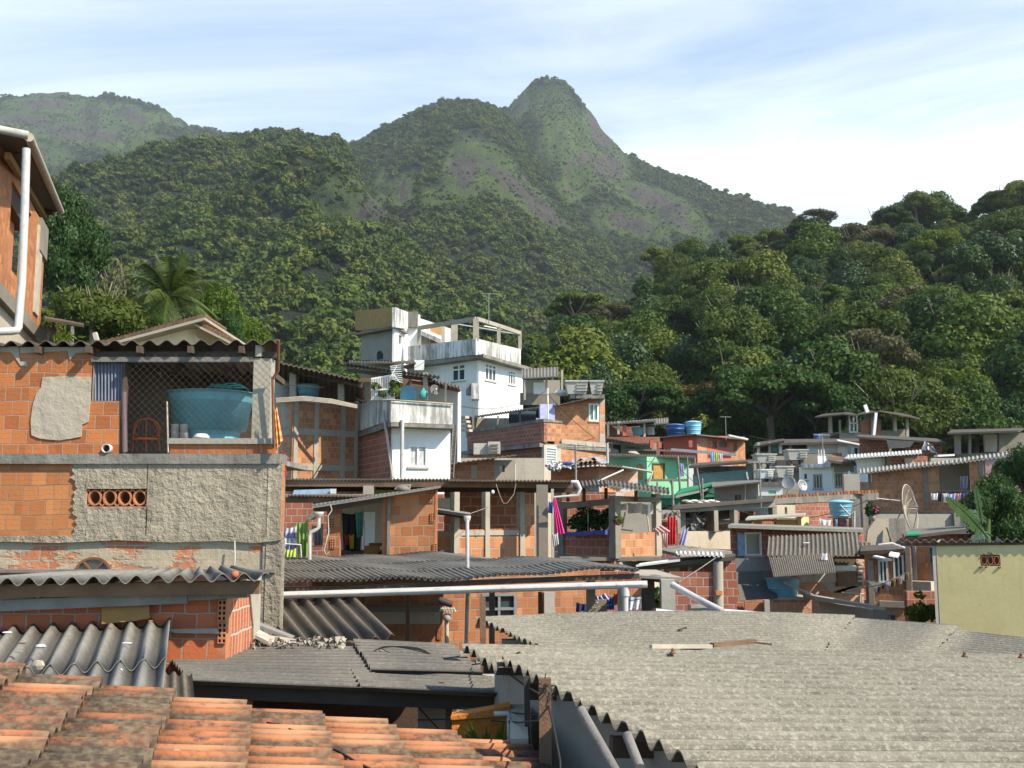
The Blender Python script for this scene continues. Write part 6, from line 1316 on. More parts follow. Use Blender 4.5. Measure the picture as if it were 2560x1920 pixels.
bit('blue_bag',1420,1163,36.4,.2,'cloth_blue','bright blue bag on the shack roof',(1,.6,.5),cat='bag')
m=MB()
for k in range(26): q=W(1375+rng.uniform(0,60),1168+rng.uniform(-5,2),36.4); d_=Vector(rng.normal(size=3)); d_*=.12; m.beam(q-d_,q+d_,.05,.03)
single('rubbish_heap',m,'litter_white','heap of pale rubbish at the left end of the shack roof','rubbish')
ppipe('pole',[(1480,1211,34),(1520,1192,34.5),(1558,1175,35)],.03,'pvc','white pole slanting up across the crumbling shack'); ppipe('gutter_pipe',[(1556,1168,35.5),(1632,1180,35),(1626,1195,35),(1618,1215,35)],.04,'wood_pale','bent pale gutter pipe at the right of the shack')
ppipe('drain_pipe',[(1518,1108,49),(1519,1158,49)],.06,'pvc','white pipe end at the right corner of the brick house')
# ================================================================ terrace with the plants
pt=house('brick terrace shelter full of plants with concrete posts',1530,1390,27,'house','house'); wH=Wall(1405,27.5,1538,26); wI=Wall(1538,26,1650,27.5)
wl(pt,wH,1408,1330,1538,'brick_far_dark',zb=zb_(wH),v0b=1334,name='parapet'); wl(pt,wI,1545,1334,1642,'brick_far',zb=wI.px(1600,1400)[1],v0b=1330,name='parapet')
bd(pt,wI,1532,1240,1546,1396,'concrete',.08,.12,'post'); bd(pt,wI,1637,1235,1650,1390,'concrete_light',.05,.1,'post'); bd(pt,wH,1398,1255,1411,1392,'wood_grey',.05,.1,'post')
m=MB(); wH.poly(m,[(1398,1258),(1532,1246),(1532,1260),(1398,1274)],.06,.1); m.build('beam','concrete',pt); m=MB(); wI.poly(m,[(1546,1240),(1648,1244),(1648,1256),(1546,1254)],.06,.1); m.build('beam','concrete',pt)
roofe(pt,(1364,1222,26.5),(1520,1212,25.2),3.5,.24,'sheet_far',.12,.025,'roof',.04,k=.85); roofe(pt,(1520,1212,25.2),(1674,1234,26.),3.5,.24,'sheet_far',.12,.02,'roof',.04,k=.95)
for u in (1420,1460,1515,1590): m=MB(); m.beam(W(u,1222,26.2),W(u,1252,26.4),.08,.08,(0,1,0)); m.build('strut','wood_dark',pt)
pb(pt,1405,1230,1540,1340,30,.15,'brick_far_dark','back_wall'); pb(pt,1540,1250,1650,1340,30.5,.15,'plaster_grey','back_wall'); pb(pt,1400,1393,1655,1402,26,4.2,'concrete','floor_slab')
bd(pt,wI,1540,1402,1655,1412,'concrete_light',.1,.0,'ledge'); wl(pt,wI,1540,1412,1650,'brick_far_patched',zb=-9,name='lower_wall'); bd(pt,wH,1445,1396,1540,1430,'terracotta',.06,.0,'painted_band')
pn=house('long blue planter overflowing with green plants on the terrace',1480,1335,26.2,'planter','planter'); m=MB(); wH.poly(m,[(1432,1331),(1531,1325),(1531,1336),(1433,1340)],.25,-.02); m.build('box','cloth_blue',pn); L_=[]
leaves(L_,[tuple(W(u,v,27.2)) for u,v in [(1440,1310),(1455,1295),(1470,1305),(1485,1290),(1500,1305),(1515,1300),(1525,1285),(1450,1318),(1480,1318),(1510,1318),(1465,1275)]],[.22]*11,1500,.06); me=mesh_of('foliage',L_,'leaf_dark'); o=bpy.data.objects.new('foliage',me); COL.objects.link(o); o.parent=pn; o.location=-Vector(pn.location)
m=MB(); m.tube([W(1470,1330,27),W(1470,1270,27)],.015,5); m.build('cane','wood_pale',pn)
for i,(q,lb) in enumerate([([(1540,1258),(1567,1257),(1567,1275),(1542,1277)],'leftmost beige cardboard sheet hung in the terrace opening'),([(1569,1256),(1603,1256),(1603,1282),(1570,1284)],'middle beige cardboard sheet hung in the terrace opening'),([(1604,1258),(1634,1260),(1633,1285),(1603,1286)],'rightmost beige cardboard sheet hung in the terrace opening')]): pcloth('cardboard_sheet',q,26.9+i*.05,'wood_pale',lb,'cardboard',.02,1,'cardboard sheets hung in the terrace')
m=MB(); pbox(m,1620,1260,1626,1286,26.6,.05); single('light_tube',m,'white_metal','white upright tube beside the rightmost cardboard sheet','lamp')
for a_,lb in [(((1563,1280,27),(1556,1318,27)),'pale stick hanging left in the terrace opening'),(((1617,1285,27),(1624,1330,27)),'pale stick leaning right in the terrace opening'),(((1540,1322,26.8),(1582,1327,26.8)),'brown stick lying along the terrace parapet'),(((1518,1325,26.6),(1530,1305,26.6)),'pale stick leaning beside the blue planter')]: ppipe('stick',list(a_),.02,'wood_pale',lb,'stick',5)
t_=house('small hanging pot with a purple flowered plant on the terrace post',1545,1310,25.6,'flower_pot','plant'); m=MB(); m.lathe(W(1546,1312,25.6),[(0,-.02),(.07,0),(.1,.1),(.09,.1)],12); m.build('pot','terracotta_dark',t_); L_=[]; leaves(L_,[tuple(W(1546,1300,25.6))],[.13],90,.04); me=mesh_of('foliage',L_,'leaf_olive'); o=bpy.data.objects.new('foliage',me); COL.objects.link(o); o.parent=t_; o.location=-Vector(t_.location)
# ================================================================ green house, red house and neighbours
gn=house('mint green house with ochre shutters',1620,1240,78); wJ=Wall(1500,81,1617,77); wK=Wall(1617,77,1728,79)
wl(gn,wJ,1521,1144,1617,'paint_green',name='side_wall'); sh_=(1632,1160,1660,1198); wl(gn,wK,1617,1142,1726,'paint_green',[sh_],name='front_wall')
m=MB(); wK.pslab(m,1633,1161,1659,1197,-.03,.06); f=m.build('shutter','shutter_ochre',gn); m=MB(); wK.pslab(m,1630,1158,1662,1161,.05,.0); wK.pslab(m,1630,1158,1633,1200,.05,.0); wK.pslab(m,1659,1158,1662,1200,.05,.0); m.build('shutter_frame','wood_dark',gn); m=MB(); wJ.pslab(m,1592,1160,1607,1200,.03,.0); m.build('shutter','shutter_ochre',gn)
roofe(gn,(1512,1137,78),(1740,1143,77),5,.4,'sheet_brown',.2,.03,'roof',.08); bd(gn,wK,1640,1238,1700,1246,'paint_green',.9,.0,'balcony'); bd(gn,wK,1640,1246,1700,1262,'paint_green_dark',.6,.0,'balcony_front')
pb(gn,1617,1197,1760,1202,75.5,1.2,'concrete','ledge')
m=MB(); m.beam(W(1678,1124,80),W(1842,1137,78),.2,.22); single('gutter',m,'pvc','long white gutter between the green and the red house','gutter')
rh=house('bright red house with two round tanks on its roof',1740,1145,92); wL=Wall(1655,93,1742,91); wM=Wall(1742,91,1865,95)
hr=(1720,1101,1731,1118); wl(rh,wL,1658,1094,1742,'paint_red',[hr],v0b=1087,name='front_wall'); wl(rh,wM,1742,1090,1768,'brick_far_patched',name='wall'); wl(rh,wM,1768,1090,1826,'paint_red',[(1780,1104,1792,1120),(1797,1102,1818,1118)],name='side_wall'); wl(rh,wM,1826,1092,1862,'brick_far',[(1834,1106,1842,1128)],name='end_wall')
pb(rh,1690,1095,1850,1150,97,.2,'paint_red','inner_wall'); pb(rh,1781,1104,1794,1119,95.8,.1,'plaster_white','panel'); pb(rh,1797,1103,1820,1118,95.9,.1,'plaster_white','panel')
roofe(rh,(1650,1092,91.5),(1742,1084,90),5,.1,'sheet_far',.2,.02,'roof',.1); roofe(rh,(1742,1085,90),(1868,1098,93.5),5,.3,'sheet_far',.2,.02,'roof',.1); m=MB(); m.tube([W(1820,1089,91),W(1868,1099,93)],.12,8); m.build('gutter','pvc',rh)
tank(tuple(W(1688,1092,92.5)),.88,1.0,'tank_navy','navy blue round tank on the red house roof',lid='tank_navy',taper=.72); tank(tuple(W(1734,1086,93)),.72,1.05,'tank_sky','light blue round tank on the red house roof',lid='tank_sky',taper=.85)
op=house('open terrace with a corrugated canopy and two small tanks',1580,1090,84,'shed','shed'); roofe(op,(1513,1060,83),(1640,1052,82),5,.6,'sheet_far',.25,.03,'roof',.08); roofe(op,(1568,1066,83.5),(1672,1057,82.5),4,.8,'sheet_grey',.2,.02,'canopy',.06)
for u,v0,v1,w_,mt in ((1546,1053,1086,.2,'wood_pale'),(1611,1058,1092,.18,'wood_pale'),(1561,1064,1090,.3,'paint_red'),(1520,1062,1092,.18,'wood_grey')): m=MB(); m.beam(W(u,v0,83),W(u,v1,83),w_,w_,(0,1,0)); m.build('post',mt,op)
pb(op,1515,1092,1650,1150,89,3,'brick_far_dark','base'); pb(op,1520,1065,1600,1092,88,.2,'brick_far_dark','back_wall')
tank(tuple(W(1594,1088,84)),.47,.62,'tank_blue','small aqua tank under the corrugated canopy',taper=.8); tank(tuple(W(1625,1088,84.2)),.4,.65,'tank_grey','small grey tank under the corrugated canopy',taper=.85)
r3=house('low cream house with a dark roof left of the red house',1560,1140,74); wN=Wall(1515,87,1640,86); wl(r3,wN,1515,1108,1640,'plaster_tan',[(1532,1112,1552,1132)]); roofe(r3,(1508,1100,85),(1612,1118,84),4,.5,'sheet_brown',.25,.03,'roof',.1); roofe(r3,(1560,1122,84),(1680,1126,84),4,.3,'sheet_far',.25,.03,'roof',.1); pb(r3,1530,1110,1555,1135,87.6,.1,'glass','pane'); m=MB(); m.slab([W(1570,1130,83),W(1600,1136,82.5),W(1590,1127,84),W(1575,1127,84)],(0,0,-.06)); m.build('board','wood_pale',r3); pb(r3,1625,1100,1634,1120,85.5,.5,'paint_red','pier'); pb(r3,1646,1105,1654,1120,86,.5,'paint_red','pier')
ww_=house('pale rendered retaining wall below the red house',1780,1215,71,'wall','wall'); pb(ww_,1722,1164,1832,1235,70.5,.3,'plaster_white','face')
for i,(pts,mt,lb) in enumerate([([(1776,1130),(1786,1130),(1787,1163),(1777,1162)],'cloth_paleblue','pale blue clothes below the white gutter by the red house'),([(1787,1130),(1797,1131),(1795,1160),(1788,1160)],'cloth_lime','lime green clothes below the white gutter by the red house'),([(1798,1133),(1806,1133),(1806,1158),(1799,1156)],'cloth_white','white clothes below the white gutter by the red house'),([(1700,1158),(1708,1158),(1712,1190),(1702,1192)],'cloth_lilac','lilac cloth on the right wall of the mint green house')]): pcloth('laundry',pts,76.5,mt,lb,'laundry',.08,2,'washing hung about the houses')
for i,(u0,v0,u1,v1,Y,r_,lb) in enumerate([(1694,1140,1703,1262,60,.07,'tall dark pole in front of the mint green house'),(1718,1140,1720,1222,70,.05,'thin pole at the right corner of the mint green house'),(1742,1170,1756,1262,55,.05,'leaning thin pole left of the grey rendered house'),(1755,1195,1757,1260,55,.06,'short upright pole left of the grey rendered house'),(1680,1200,1684,1290,50,.06,'pole below the mint green house balcony'),(1737,1145,1736,1215,68,.06,'green tinged pole beside the white retaining wall'),(1643,1205,1644,1240,60,.05,'short pole under the mint green house ledge'),(1918,1045,1926,1105,105,.12,'bare dead trunk above the upper terraces')]): ppipe('pole',[(u0,v0,Y),(u1,v1,Y)],r_,'wood_grey',lb,'pole',6)
ppipe('aerial',[(1620,1168,60),(1638,1142,60)],.03,'metal_grey','thin television aerial on the roof of the mint green house','aerial')
gc=house('dark green awning shelter below the mint green house',1740,1260,60,'shelter','shelter'); m=MB(); m.slab([W(1686,1236,58),W(1776,1210,58),W(1786,1204,62),W(1700,1222,62)],(0,0,-.12)); m.build('awning','paint_green_dark',gc); pb(gc,1700,1228,1787,1266,60.5,.15,'paint_green_dark','wall'); m=MB(); m.slab([W(1690,1240,57.8),W(1770,1222,57.8),W(1790,1210,61),W(1780,1206,61)],(0,0,-.1)); m.build('awning_cloth','plaster_grey',gc)
gw=house('plain grey rendered house with a small barred window',1840,1250,57); wO=Wall(1783,58,1897,56.5); wq=(1838,1237,1852,1252); wl(gw,wO,1785,1216,1895,'plaster_grey',[wq],v0b=1207); window(gw,wO,*wq,nb=1,bars=3,fm='iron'); m=MB(); m.slab([W(1780,1217,56.5),W(1900,1204,55.5),W(1905,1198,60),W(1778,1206,60)],(0,0,-.08)); m.build('roof','sheet_far',gw); m=MB(); m.beam(W(1864,1212,56.4),W(1863,1250,56.6),.06,.05,(0,1,0)); m.build('pipe','wood_pale',gw)
for k in range(12): bit('rubble_block',1715+k*7,1256+(k%3)*2,52,.22,'litter_white' if k%2 else 'concrete_light','pale block on the flat roof before the green awning','cube' and (1,.6,.5),k,'rubble')['group']='blocks on the flat roof before the green awning'
# ================================================================ concrete frame, sheds and tanks in the right middle
cf=house('open concrete frame house with a cluttered dark room',1760,1375,40); wP=Wall(1692,40,1935,44); wQ=Wall(1935,44,2195,47)
m=MB(); wP.poly(m,[(1692,1268),(1935,1253),(1935,1268),(1692,1282)],.05,.25); m.build('beam','concrete',cf); m=MB(); wQ.poly(m,[(1935,1246),(2195,1232),(2195,1250),(1935,1260)],.03,.25); m.build('beam','concrete_stained',cf)
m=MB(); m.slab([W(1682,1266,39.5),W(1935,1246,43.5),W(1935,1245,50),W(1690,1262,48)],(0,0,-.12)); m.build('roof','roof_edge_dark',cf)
for u0,u1,v0,v1,w_ in ((1692,1700,1275,1335,wP),(1834,1844,1272,1312,wP),(1930,1941,1250,1292,wP)): bd(cf,w_,u0,v0,u1,v1,'concrete',.03,.2,'pillar')
pb(cf,1696,1270,1788,1335,43,.15,'brick_far_dark','back_wall'); pb(cf,1700,1278,1714,1335,41,1.8,'plaster_grey','side_wall'); pb(cf,1786,1276,1796,1330,41,2,'plaster_tan','arched_jamb')
m=MB(); wP.poly(m,[(1714,1328),(1834,1327),(1838,1374),(1695,1368)],.03,.04); m.build('panel','plaster_tan',cf); wl(cf,wP,1700,1380,1838,'brick_far_dark'); pb(cf,1796,1300,1930,1330,46,.15,'brick_far_patched','back_wall')
m=MB()
for k in range(70): q=W(1733+rng.normal()*12,1306+rng.normal()*10,41.6+rng.normal()*.2); d_=Vector(rng.normal(size=3)); d_*=.16; m.beam(q-d_,q+d_,.12,.08)
single('clothes_heap',m,'wood_grey','jumbled grey heap in the dark room of the concrete frame','heap'); pcloth('laundry',[(1705,1325),(1722,1318),(1712,1368),(1696,1370)],39.6,'cloth_lilac','lilac grey cloth draped on the panel edge of the concrete frame','laundry',.05,2,'washing hung about the houses')
for i,(q,mt,lb) in enumerate([([(1790,1278,47),(1842,1272,47),(1842,1290,45),(1792,1300,45)],'sheet_pale','pale broken sheet behind the dark room'),([(1850,1279,46),(1884,1278,46),(1884,1302,46),(1850,1302,46)],'wood_brown','brown board behind the concrete frame'),([(1790,1302,44.5),(1846,1298,44.5),(1846,1303,43.5),(1790,1309,43.5)],'sheet_white','bright sheet edge behind the dark room')]):
    m=MB(); m.slab([W(*p) for p in q],(0,.08,-.05)); single('board',m,mt,lb,'board')
wl(cf,wQ,1988,1256,2080,'brick_far_dark',v0b=1251); wl(cf,wQ,1941,1262,1988,'plaster_tan',[(1962,1268,1968,1290)])
pcw=house('row of broken red bricks along the stained wall top',2060,1240,46,'coping','wall')
for k in range(30):
    m=MB(); u=1938+k*8.6; v=1245-k*.45; pbox(m,u,v-6-rng.uniform(0,3),u+7,v,46.2,.2); m.build('brick','terracotta_dark' if k%3 else 'terracotta',pcw)
sr=house('little tan shed with a thin slanting pale green roof',1950,1312,38,'shed','shed'); m=MB(); m.slab([W(1864,1297,37),W(2010,1286,37),W(2015,1282,40),W(1872,1290,40)],(0,0,-.06)); m.build('roof','sheet_pale',sr); wl(sr,Wall(1885,38,2022,38.5),1888,1298,2003,'paint_ochre',[(1905,1303,1940,1312)],zb=-6); wl(sr,Wall(2003,38.3,2024,39),2003,1292,2022,'paint_yellow',zb=-6)
ws=house('dark brick shed with a white shuttered window',1900,1390,32,'shed','shed'); wR=Wall(1828,32,2160,33); wq=(1862,1331,1903,1389); wl(ws,wR,1830,1318,1925,'brick_far_dark',[wq]); 
f=window(ws,wR,*wq,nb=1,gm='plaster_tan',fw=.05,recess=.1); m=MB(); wR.poly(m,[(1842,1330),(1860,1336),(1861,1390),(1844,1390)],.05,-.01); m.build('shutter','cloth_paleblue',f)
m=MB(); m.slab([W(1820,1312,31),W(2158,1324,31.5),W(2158,1319,34),W(1830,1308,34)],(0,0,-.09)); m.build('roof','sheet_grey',ws); m=MB(); m.beam(W(1830,1318,31.4),W(2155,1330,31.8),.06,.06); m.build('rafter','wood_brown',ws)
wl(ws,wR,1925,1325,2160,'brick_far_dark')
ls=house('two tiers of corrugated sheets hung over the patched board shed',2030,1392,30,'sheet_awning','awning')
m=MB(); m.corr(W(1922,1341,30.6),W(2146,1332,31.),W(2152,1388,29.6),W(1918,1390,29.2),.135,.026,.02,8,2); m.build('upper_sheets','sheet_far',ls)
m=MB(); m.corr(W(2144,1353,30.9),W(2176,1356,31.),W(2186,1393,29.8),W(2150,1390,29.6),.135,.022,.02,8,2); m.build('upper_sheets','sheet_dark',ls)
m=MB(); m.corr(W(1922,1394,29.2),W(2080,1385,29.4),W(2090,1430,28.2),W(1934,1441,28.),.062,.013,.015,6,2); m.build('lower_sheets','sheet_far',ls)
m=MB(); m.beam(W(1920,1393,29.3),W(2185,1394,29.8),.05,.08); m.build('rail','wood_dark',ls)
pcloth('laundry',[(2056,1382),(2068,1382),(2070,1400),(2054,1400)],28.9,'cloth_white','white rag hooked on the edge of the corrugated awning','laundry',.02,1,'washing hung about the houses'); bit('paper_scrap',2016,1360,29.9,.1,'litter_white','white scrap lying on the upper corrugated awning')
ps=house('patched board and brick shed beneath the corrugated awning',2080,1480,31,'shed','shed'); wS=Wall(1990,31,2156,31.5); wl(ps,wS,1998,1395,2156,'brick_far_patched',zb=-8)
bd(ps,wS,2077,1414,2140,1427,'sheet_white',.05,.0,'white_board'); bd(ps,wS,2035,1428,2110,1455,'plaster_tan',.04,.0,'board'); bd(ps,wS,2090,1430,2152,1465,'wood_brown',.07,-.005,'board'); bd(ps,wS,2000,1440,2036,1456,'plaster_patch',.06,.0,'board'); bd(ps,wS,2085,1395,2140,1412,'wood_dark',.03,.0,'gap_board')
for k in range(6): bd(ps,wS,2140,1399+k*10,2154,1404+k*10,'wood_pale',.12,-.08,'step')
tank(tuple(W(1958,1494,29.6)),.46,.52,'tank_blue','blue tank with a rim ledge under the lower corrugated awning',taper=.78,ribs=1)
t_=house('brick and concrete plinth beneath the blue tank',1960,1500,29.5,'plinth','wall'); pb(t_,1925,1494,2030,1500,29.,1.2,'concrete_light','slab'); pb(t_,1935,1500,2030,1560,29.1,1.,'brick_far_patched','wall')
ppipe('pipe',[(1960,1456,29),(2020,1482,28.6),(2038,1490,28.4),(2046,1480,28.4)],.03,'pvc','thin white pipe slanting down right of the blue tank')
m=MB(); m.slab([W(2036,1490,28),W(2215,1520,26.5),W(2212,1526,26.5),W(2040,1502,28)],(0,1.2,0)); single('slab_roof',m,'concrete_light','pale narrow slab roof sloping down to the right','roof')
lw=house('rendered low wall below the pale slab roof',2110,1545,28,'wall','wall'); wl(lw,Wall(2040,28.5,2185,28),2046,1503,2182,'plaster_tan',zb=-8,v0b=1524)
m=MB()
for k in range(12): q=W(2085+k*4,1480-k*1.2,29.5); m.beam(q,q+Vector((.2,0,.03*(-1)**k)),.08,.06)
single('timber_bundle',m,'wood_ochre','yellowish timber offcuts stuck under the board shed','timber')
for k,(a_,c_) in enumerate([((2115,1478,29.4),(2158,1467,29.4)),((2105,1482,29.2),(2160,1486,29.2)),((2150,1465,29.2),(2150,1512,29.2))]): ppipe('lath',[a_,c_],.03,'wood_pale',['pale upper lath beside the timber offcuts','pale level lath beside the timber offcuts','pale upright lath beside the timber offcuts'][k],'lath',5)
# slatted shade and leaning sheets left of the tank
m=MB()
for k in range(22): u=1838+k*4; m.beam(W(u,1396,31),W(u+1,1428,31),.042,.02,(0,1,0))
single('slat_screen',m,'metal_grey','dark blue grey slatted screen below the white shuttered window','screen')
m=MB(); m.corr(W(1838,1432,30.5),W(1850,1500,28.5),W(1945,1495,29.),W(1928,1428,31),.11,.02,.015,8,2); single('corrugated_sheet',m,'sheet_dark','dark rusty corrugated sheets leaning left of the blue tank','sheet')
m=MB(); pbox(m,1862,1503,1912,1560,28,.1); single('low_wall',m,'brick_mid','small brick panel just above the big lichened roof','wall'); m=MB(); pbox(m,1912,1500,1925,1560,27.8,.15); single('post',m,'plaster_grey','pale grey post beside the small brick panel','post')
lh=house('dark brick lower house with round pillar behind the white slanting pipe',1740,1520,24); wT_=Wall(1600,25,1842,24.5)
pb(lh,1690,1400,1842,1560,26.5,.15,'brick_far_dark','back_wall'); pb(lh,1665,1400,1700,1560,26,.3,'plaster_grey','pillar'); m=MB(); m.tube([W(1795,1404,24),W(1797,1560,24)],.115,12); m.build('pillar','concrete_light',lh); pb(lh,1790,1478,1806,1488,23.8,.3,'brick_mid','band'); pb(lh,1722,1405,1726,1560,25,.05,'wood_pale','post')
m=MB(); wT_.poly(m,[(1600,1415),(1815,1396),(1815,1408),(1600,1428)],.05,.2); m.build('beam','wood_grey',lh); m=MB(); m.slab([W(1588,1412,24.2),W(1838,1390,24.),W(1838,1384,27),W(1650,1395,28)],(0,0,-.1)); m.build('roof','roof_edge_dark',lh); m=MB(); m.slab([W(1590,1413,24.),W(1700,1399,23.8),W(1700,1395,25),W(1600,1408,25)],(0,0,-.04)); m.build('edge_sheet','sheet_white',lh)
m=MB(); m.corr(W(1690,1384,24.),W(1812,1390,23.8),W(1812,1381,26),W(1690,1378,26.5),.1,.02,.02,6,2); m.build('corrugated_sheet','sheet_white',lh); pb(lh,1655,1500,1800,1510,24.5,.1,'wood_brown','rail')
t_=house('grey plastic tub lying behind the white slanting pipe',1745,1525,22.5,'tub','tub'); pb(t_,1729,1514,1790,1540,22.5,.5,'metal_grey','body'); m=MB(); m.slab([W(1727,1515,22.4),W(1792,1513,22.4),W(1790,1510,23),W(1730,1511,23)],(0,0,-.05)); m.build('rim','concrete_light',t_)
m=MB(); m.lathe(W(1830,1480,27),[(.12,-.5),(.12,.1),(.05,.16),(0,.17)],10); single('gas_bottle',m,'concrete_light','pale rounded figure like post beside the leaning sheets','post')
pcloth('laundry',[(1668,1290),(1690,1290),(1690,1360),(1670,1362)],33,'cloth_red','dark red cloth in the gap right of the plant terrace','laundry',.05,3,'washing hung about the houses')
m=MB(); m.corr(W(1640,1300,34),W(1698,1285,34),W(1698,1278,37),W(1640,1288,37),.177,.03,.02); single('corrugated_roof',m,'sheet_brown','small brown corrugated roof right of the plant terrace','roof')
ng=house('narrow grey wall and landing right of the plant terrace',1670,1380,36,'wall','wall'); pb(ng,1650,1275,1700,1300,38,.2,'plaster_grey','wall'); pb(ng,1655,1305,1692,1420,35,.2,'brick_far_dark','wall'); m=MB(); m.slab([W(1640,1372,30),W(1700,1362,30),W(1830,1378,30),W(1700,1385,29)],(0,0,-.08)); m.build('landing','concrete_stained',ng)
# blue tank on the stand, pot, pillar, walls by the big dish
tk=tank(tuple(W(2102,1290,38)),.43,.5,'tank_blue','bright blue tank with a domed lid on the roof stand',lid='tank_sky',taper=.78)
st=house('wooden plinth under the bright blue lidded tank',2102,1310,38,'stand','stand'); pb(st,2085,1291,2128,1295,37.8,.8,'concrete_light','top'); pb(st,2090,1295,2098,1330,38,.1,'wood_dark','leg'); pb(st,2118,1295,2122,1330,38,.1,'wood_dark','leg')
ppipe('pipe',[(2100,1262,37),(2124,1288,37),(2136,1278,37),(2136,1330,37)],.03,'pvc','thin white pipe bent in front of the bright blue tank')
for i,(q,mt,lb) in enumerate([([(2048,1295),(2078,1300),(2076,1314),(2052,1312)],'cloth_white','white washing left of the tank plinth'),([(2088,1297),(2094,1297),(2094,1318),(2089,1318)],'cloth_paleblue','pale cloth hanging under the tank plinth, left'),([(2116,1296),(2122,1296),(2122,1318),(2116,1318)],'cloth_rose','pink cloth hanging under the tank plinth, right')]): pcloth('laundry',q,37.6,mt,lb,'laundry',.03,2,'washing hung about the houses')
gp_=house('weathered concrete walls with a square pillar beside the mesh dish',2200,1355,39,'wall','wall'); pb(gp_,2158,1240,2171,1360,40,.3,'concrete_stained','pillar'); pb(gp_,2130,1248,2160,1330,41,.2,'concrete_stained','wall'); m=MB(); m.slab([W(2166,1362,39),W(2170,1325,39),W(2190,1296,39),W(2222,1296,39),W(2222,1362,39)],(0,.2,0)); m.build('wall','plaster_tan',gp_); m=MB(); m.slab([W(2222,1362,39.2),W(2222,1296,39.2),W(2262,1296,39.2),W(2266,1358,39.2)],(0,.2,0)); m.build('wall','concrete_stained',gp_); m=MB(); m.slab([W(2218,1318,38.8),W(2240,1362,38.6),W(2232,1362,38.6)],(0,.15,0)); m.build('buttress','concrete_stained',gp_)
t_=house('potted shrub with pink flowers on the wall ledge',2180,1300,38.8,'potted_plant','plant'); m=MB(); m.lathe(W(2180,1302,38.8),[(0,0),(.11,0),(.16,.25),(.14,.25)],12); m.build('pot','concrete_light',t_); L_=[]; leaves(L_,[tuple(W(2178,1282,38.8)),tuple(W(2188,1275,38.8)),tuple(W(2174,1270,38.8))],[.24,.2,.18],420,.06); me=mesh_of('foliage',L_,'leaf_dark'); o=bpy.data.objects.new('foliage',me); COL.objects.link(o); o.parent=t_; o.location=-Vector(t_.location); m=MB(); 
for k in range(8): m.lathe(W(2190+rng.normal()*3,1270+rng.normal()*9,38.5),[(0,-.03),(.04,0),(0,.03)],6)
m.build('flowers','cloth_pink',t_)
dish(W(2262,1272,41),.92,(.80,-.58,.12),'big see-through mesh satellite dish seen almost edge on','wood_pale',pole=tuple(W(2242,1300,41.5)),ring=True,spokes=12,depth=.22,feed=.55); ppipe('strut',[(2190,1246,41),(2250,1252,41)],.025,'pvc','thin white strut left of the mesh dish'); 
# ================================================================ big brick house on the right with the opening
bb_=house('long brick house with the white sheet roof and laundry opening',2300,1285,49); wU=Wall(2165,50,2462,47); wV=Wall(2462,47,2640,46)
opn=(2346,1158,2424,1226); zb1=wU.px(2300,1286)[1]
wl(bb_,wU,2178,1178,2450,'brick_far',[opn],zb=zb1,v0b=1146); wl(bb_,wU,2176,1288,2462,'plaster_tan',th=.1,name='lower_wall'); bd(bb_,wU,2170,1281,2400,1289,'concrete_stained',.06,.0,'ledge')
for u0,u1,v0,v1 in ((2310,2320,1168,1272),(2449,2460,1145,1250),(2171,2178,1180,1225)): bd(bb_,wU,u0,v0,u1,v1,'concrete',.05,.0,'column')
pb(bb_,2330,1145,2470,1235,50.5,.15,'plaster_grey','room_wall'); wl(bb_,wV,2462,1150,2640,'cloth_rose',[(2484,1165,2640,1240)],zb=zb1,name='end_wall'); pb(bb_,2440,1155,2640,1260,49.5,.15,'plaster_grey','inner_wall')
roofe(bb_,(2150,1184,49.5),(2380,1158,47.3),4,.4,'sheet_pale',.177,.03,'roof',.04); roofe(bb_,(2380,1158,47.3),(2640,1122,46),4,.4,'sheet_pale',.177,.035,'roof',.05)
bd(bb_,wU,2345,1226,2430,1229,'wood_grey',.3,.0,'sill')
for i,(u0,u1,v0,v1,mt,lb) in enumerate([(2328,2345,1233,1250,'cloth_white','white pennant shaped cloth at the left of the washing line'),(2345,2354,1233,1253,'cloth_black','black garment second on the right hand washing line'),(2357,2368,1233,1256,'cloth_white','white garment third on the right hand washing line'),(2369,2389,1234,1255,'cloth_lilac','pale lilac shirt on the right hand washing line'),(2390,2402,1233,1250,'cloth_rose','brownish pink cloth on the right hand washing line'),(2403,2418,1232,1250,'cloth_blue','royal blue cloth on the right hand washing line'),(2419,2437,1228,1253,'cloth_navy','navy shirt with a white mark at the end of the washing line'),(2400,2420,1190,1222,'cloth_lilac','large lilac towel hanging in the dark opening'),(2460,2480,1194,1218,'cloth_rose','pink cloth in the room at the far right')]): pcloth('laundry',[(u0,v0),(u1,v0-1),(u1-1,v1),(u0+2,v1)],46.8 if i<7 else 49,mt,lb,'laundry',.06,2,'washing hung about the houses')
gy=house('grey rendered wall under the long brick house',2300,1320,44,'wall','wall'); pb(gy,2190,1285,2396,1330,44.5,.2,'plaster_grey','face'); pb(gy,2386,1282,2400,1320,44.3,.2,'concrete','end_post')
rr3=house('dark low roof and brick wall between the mesh dish and banana plant',2340,1345,36,'shed','shed'); m=MB(); m.slab([W(2268,1340,35),W(2415,1322,34.5),W(2405,1314,39),W(2275,1322,39)],(0,0,-.1)); m.build('roof','sheet_far',rr3); pb(rr3,2262,1335,2440,1420,36.5,.15,'brick_far_dark','wall'); m=MB(); m.slab([W(2265,1336,34.8),W(2302,1334,34.8),W(2300,1328,35.5),W(2268,1328,35.5)],(0,0,-.05)); m.build('green_sheet','paint_green_dark',rr3)
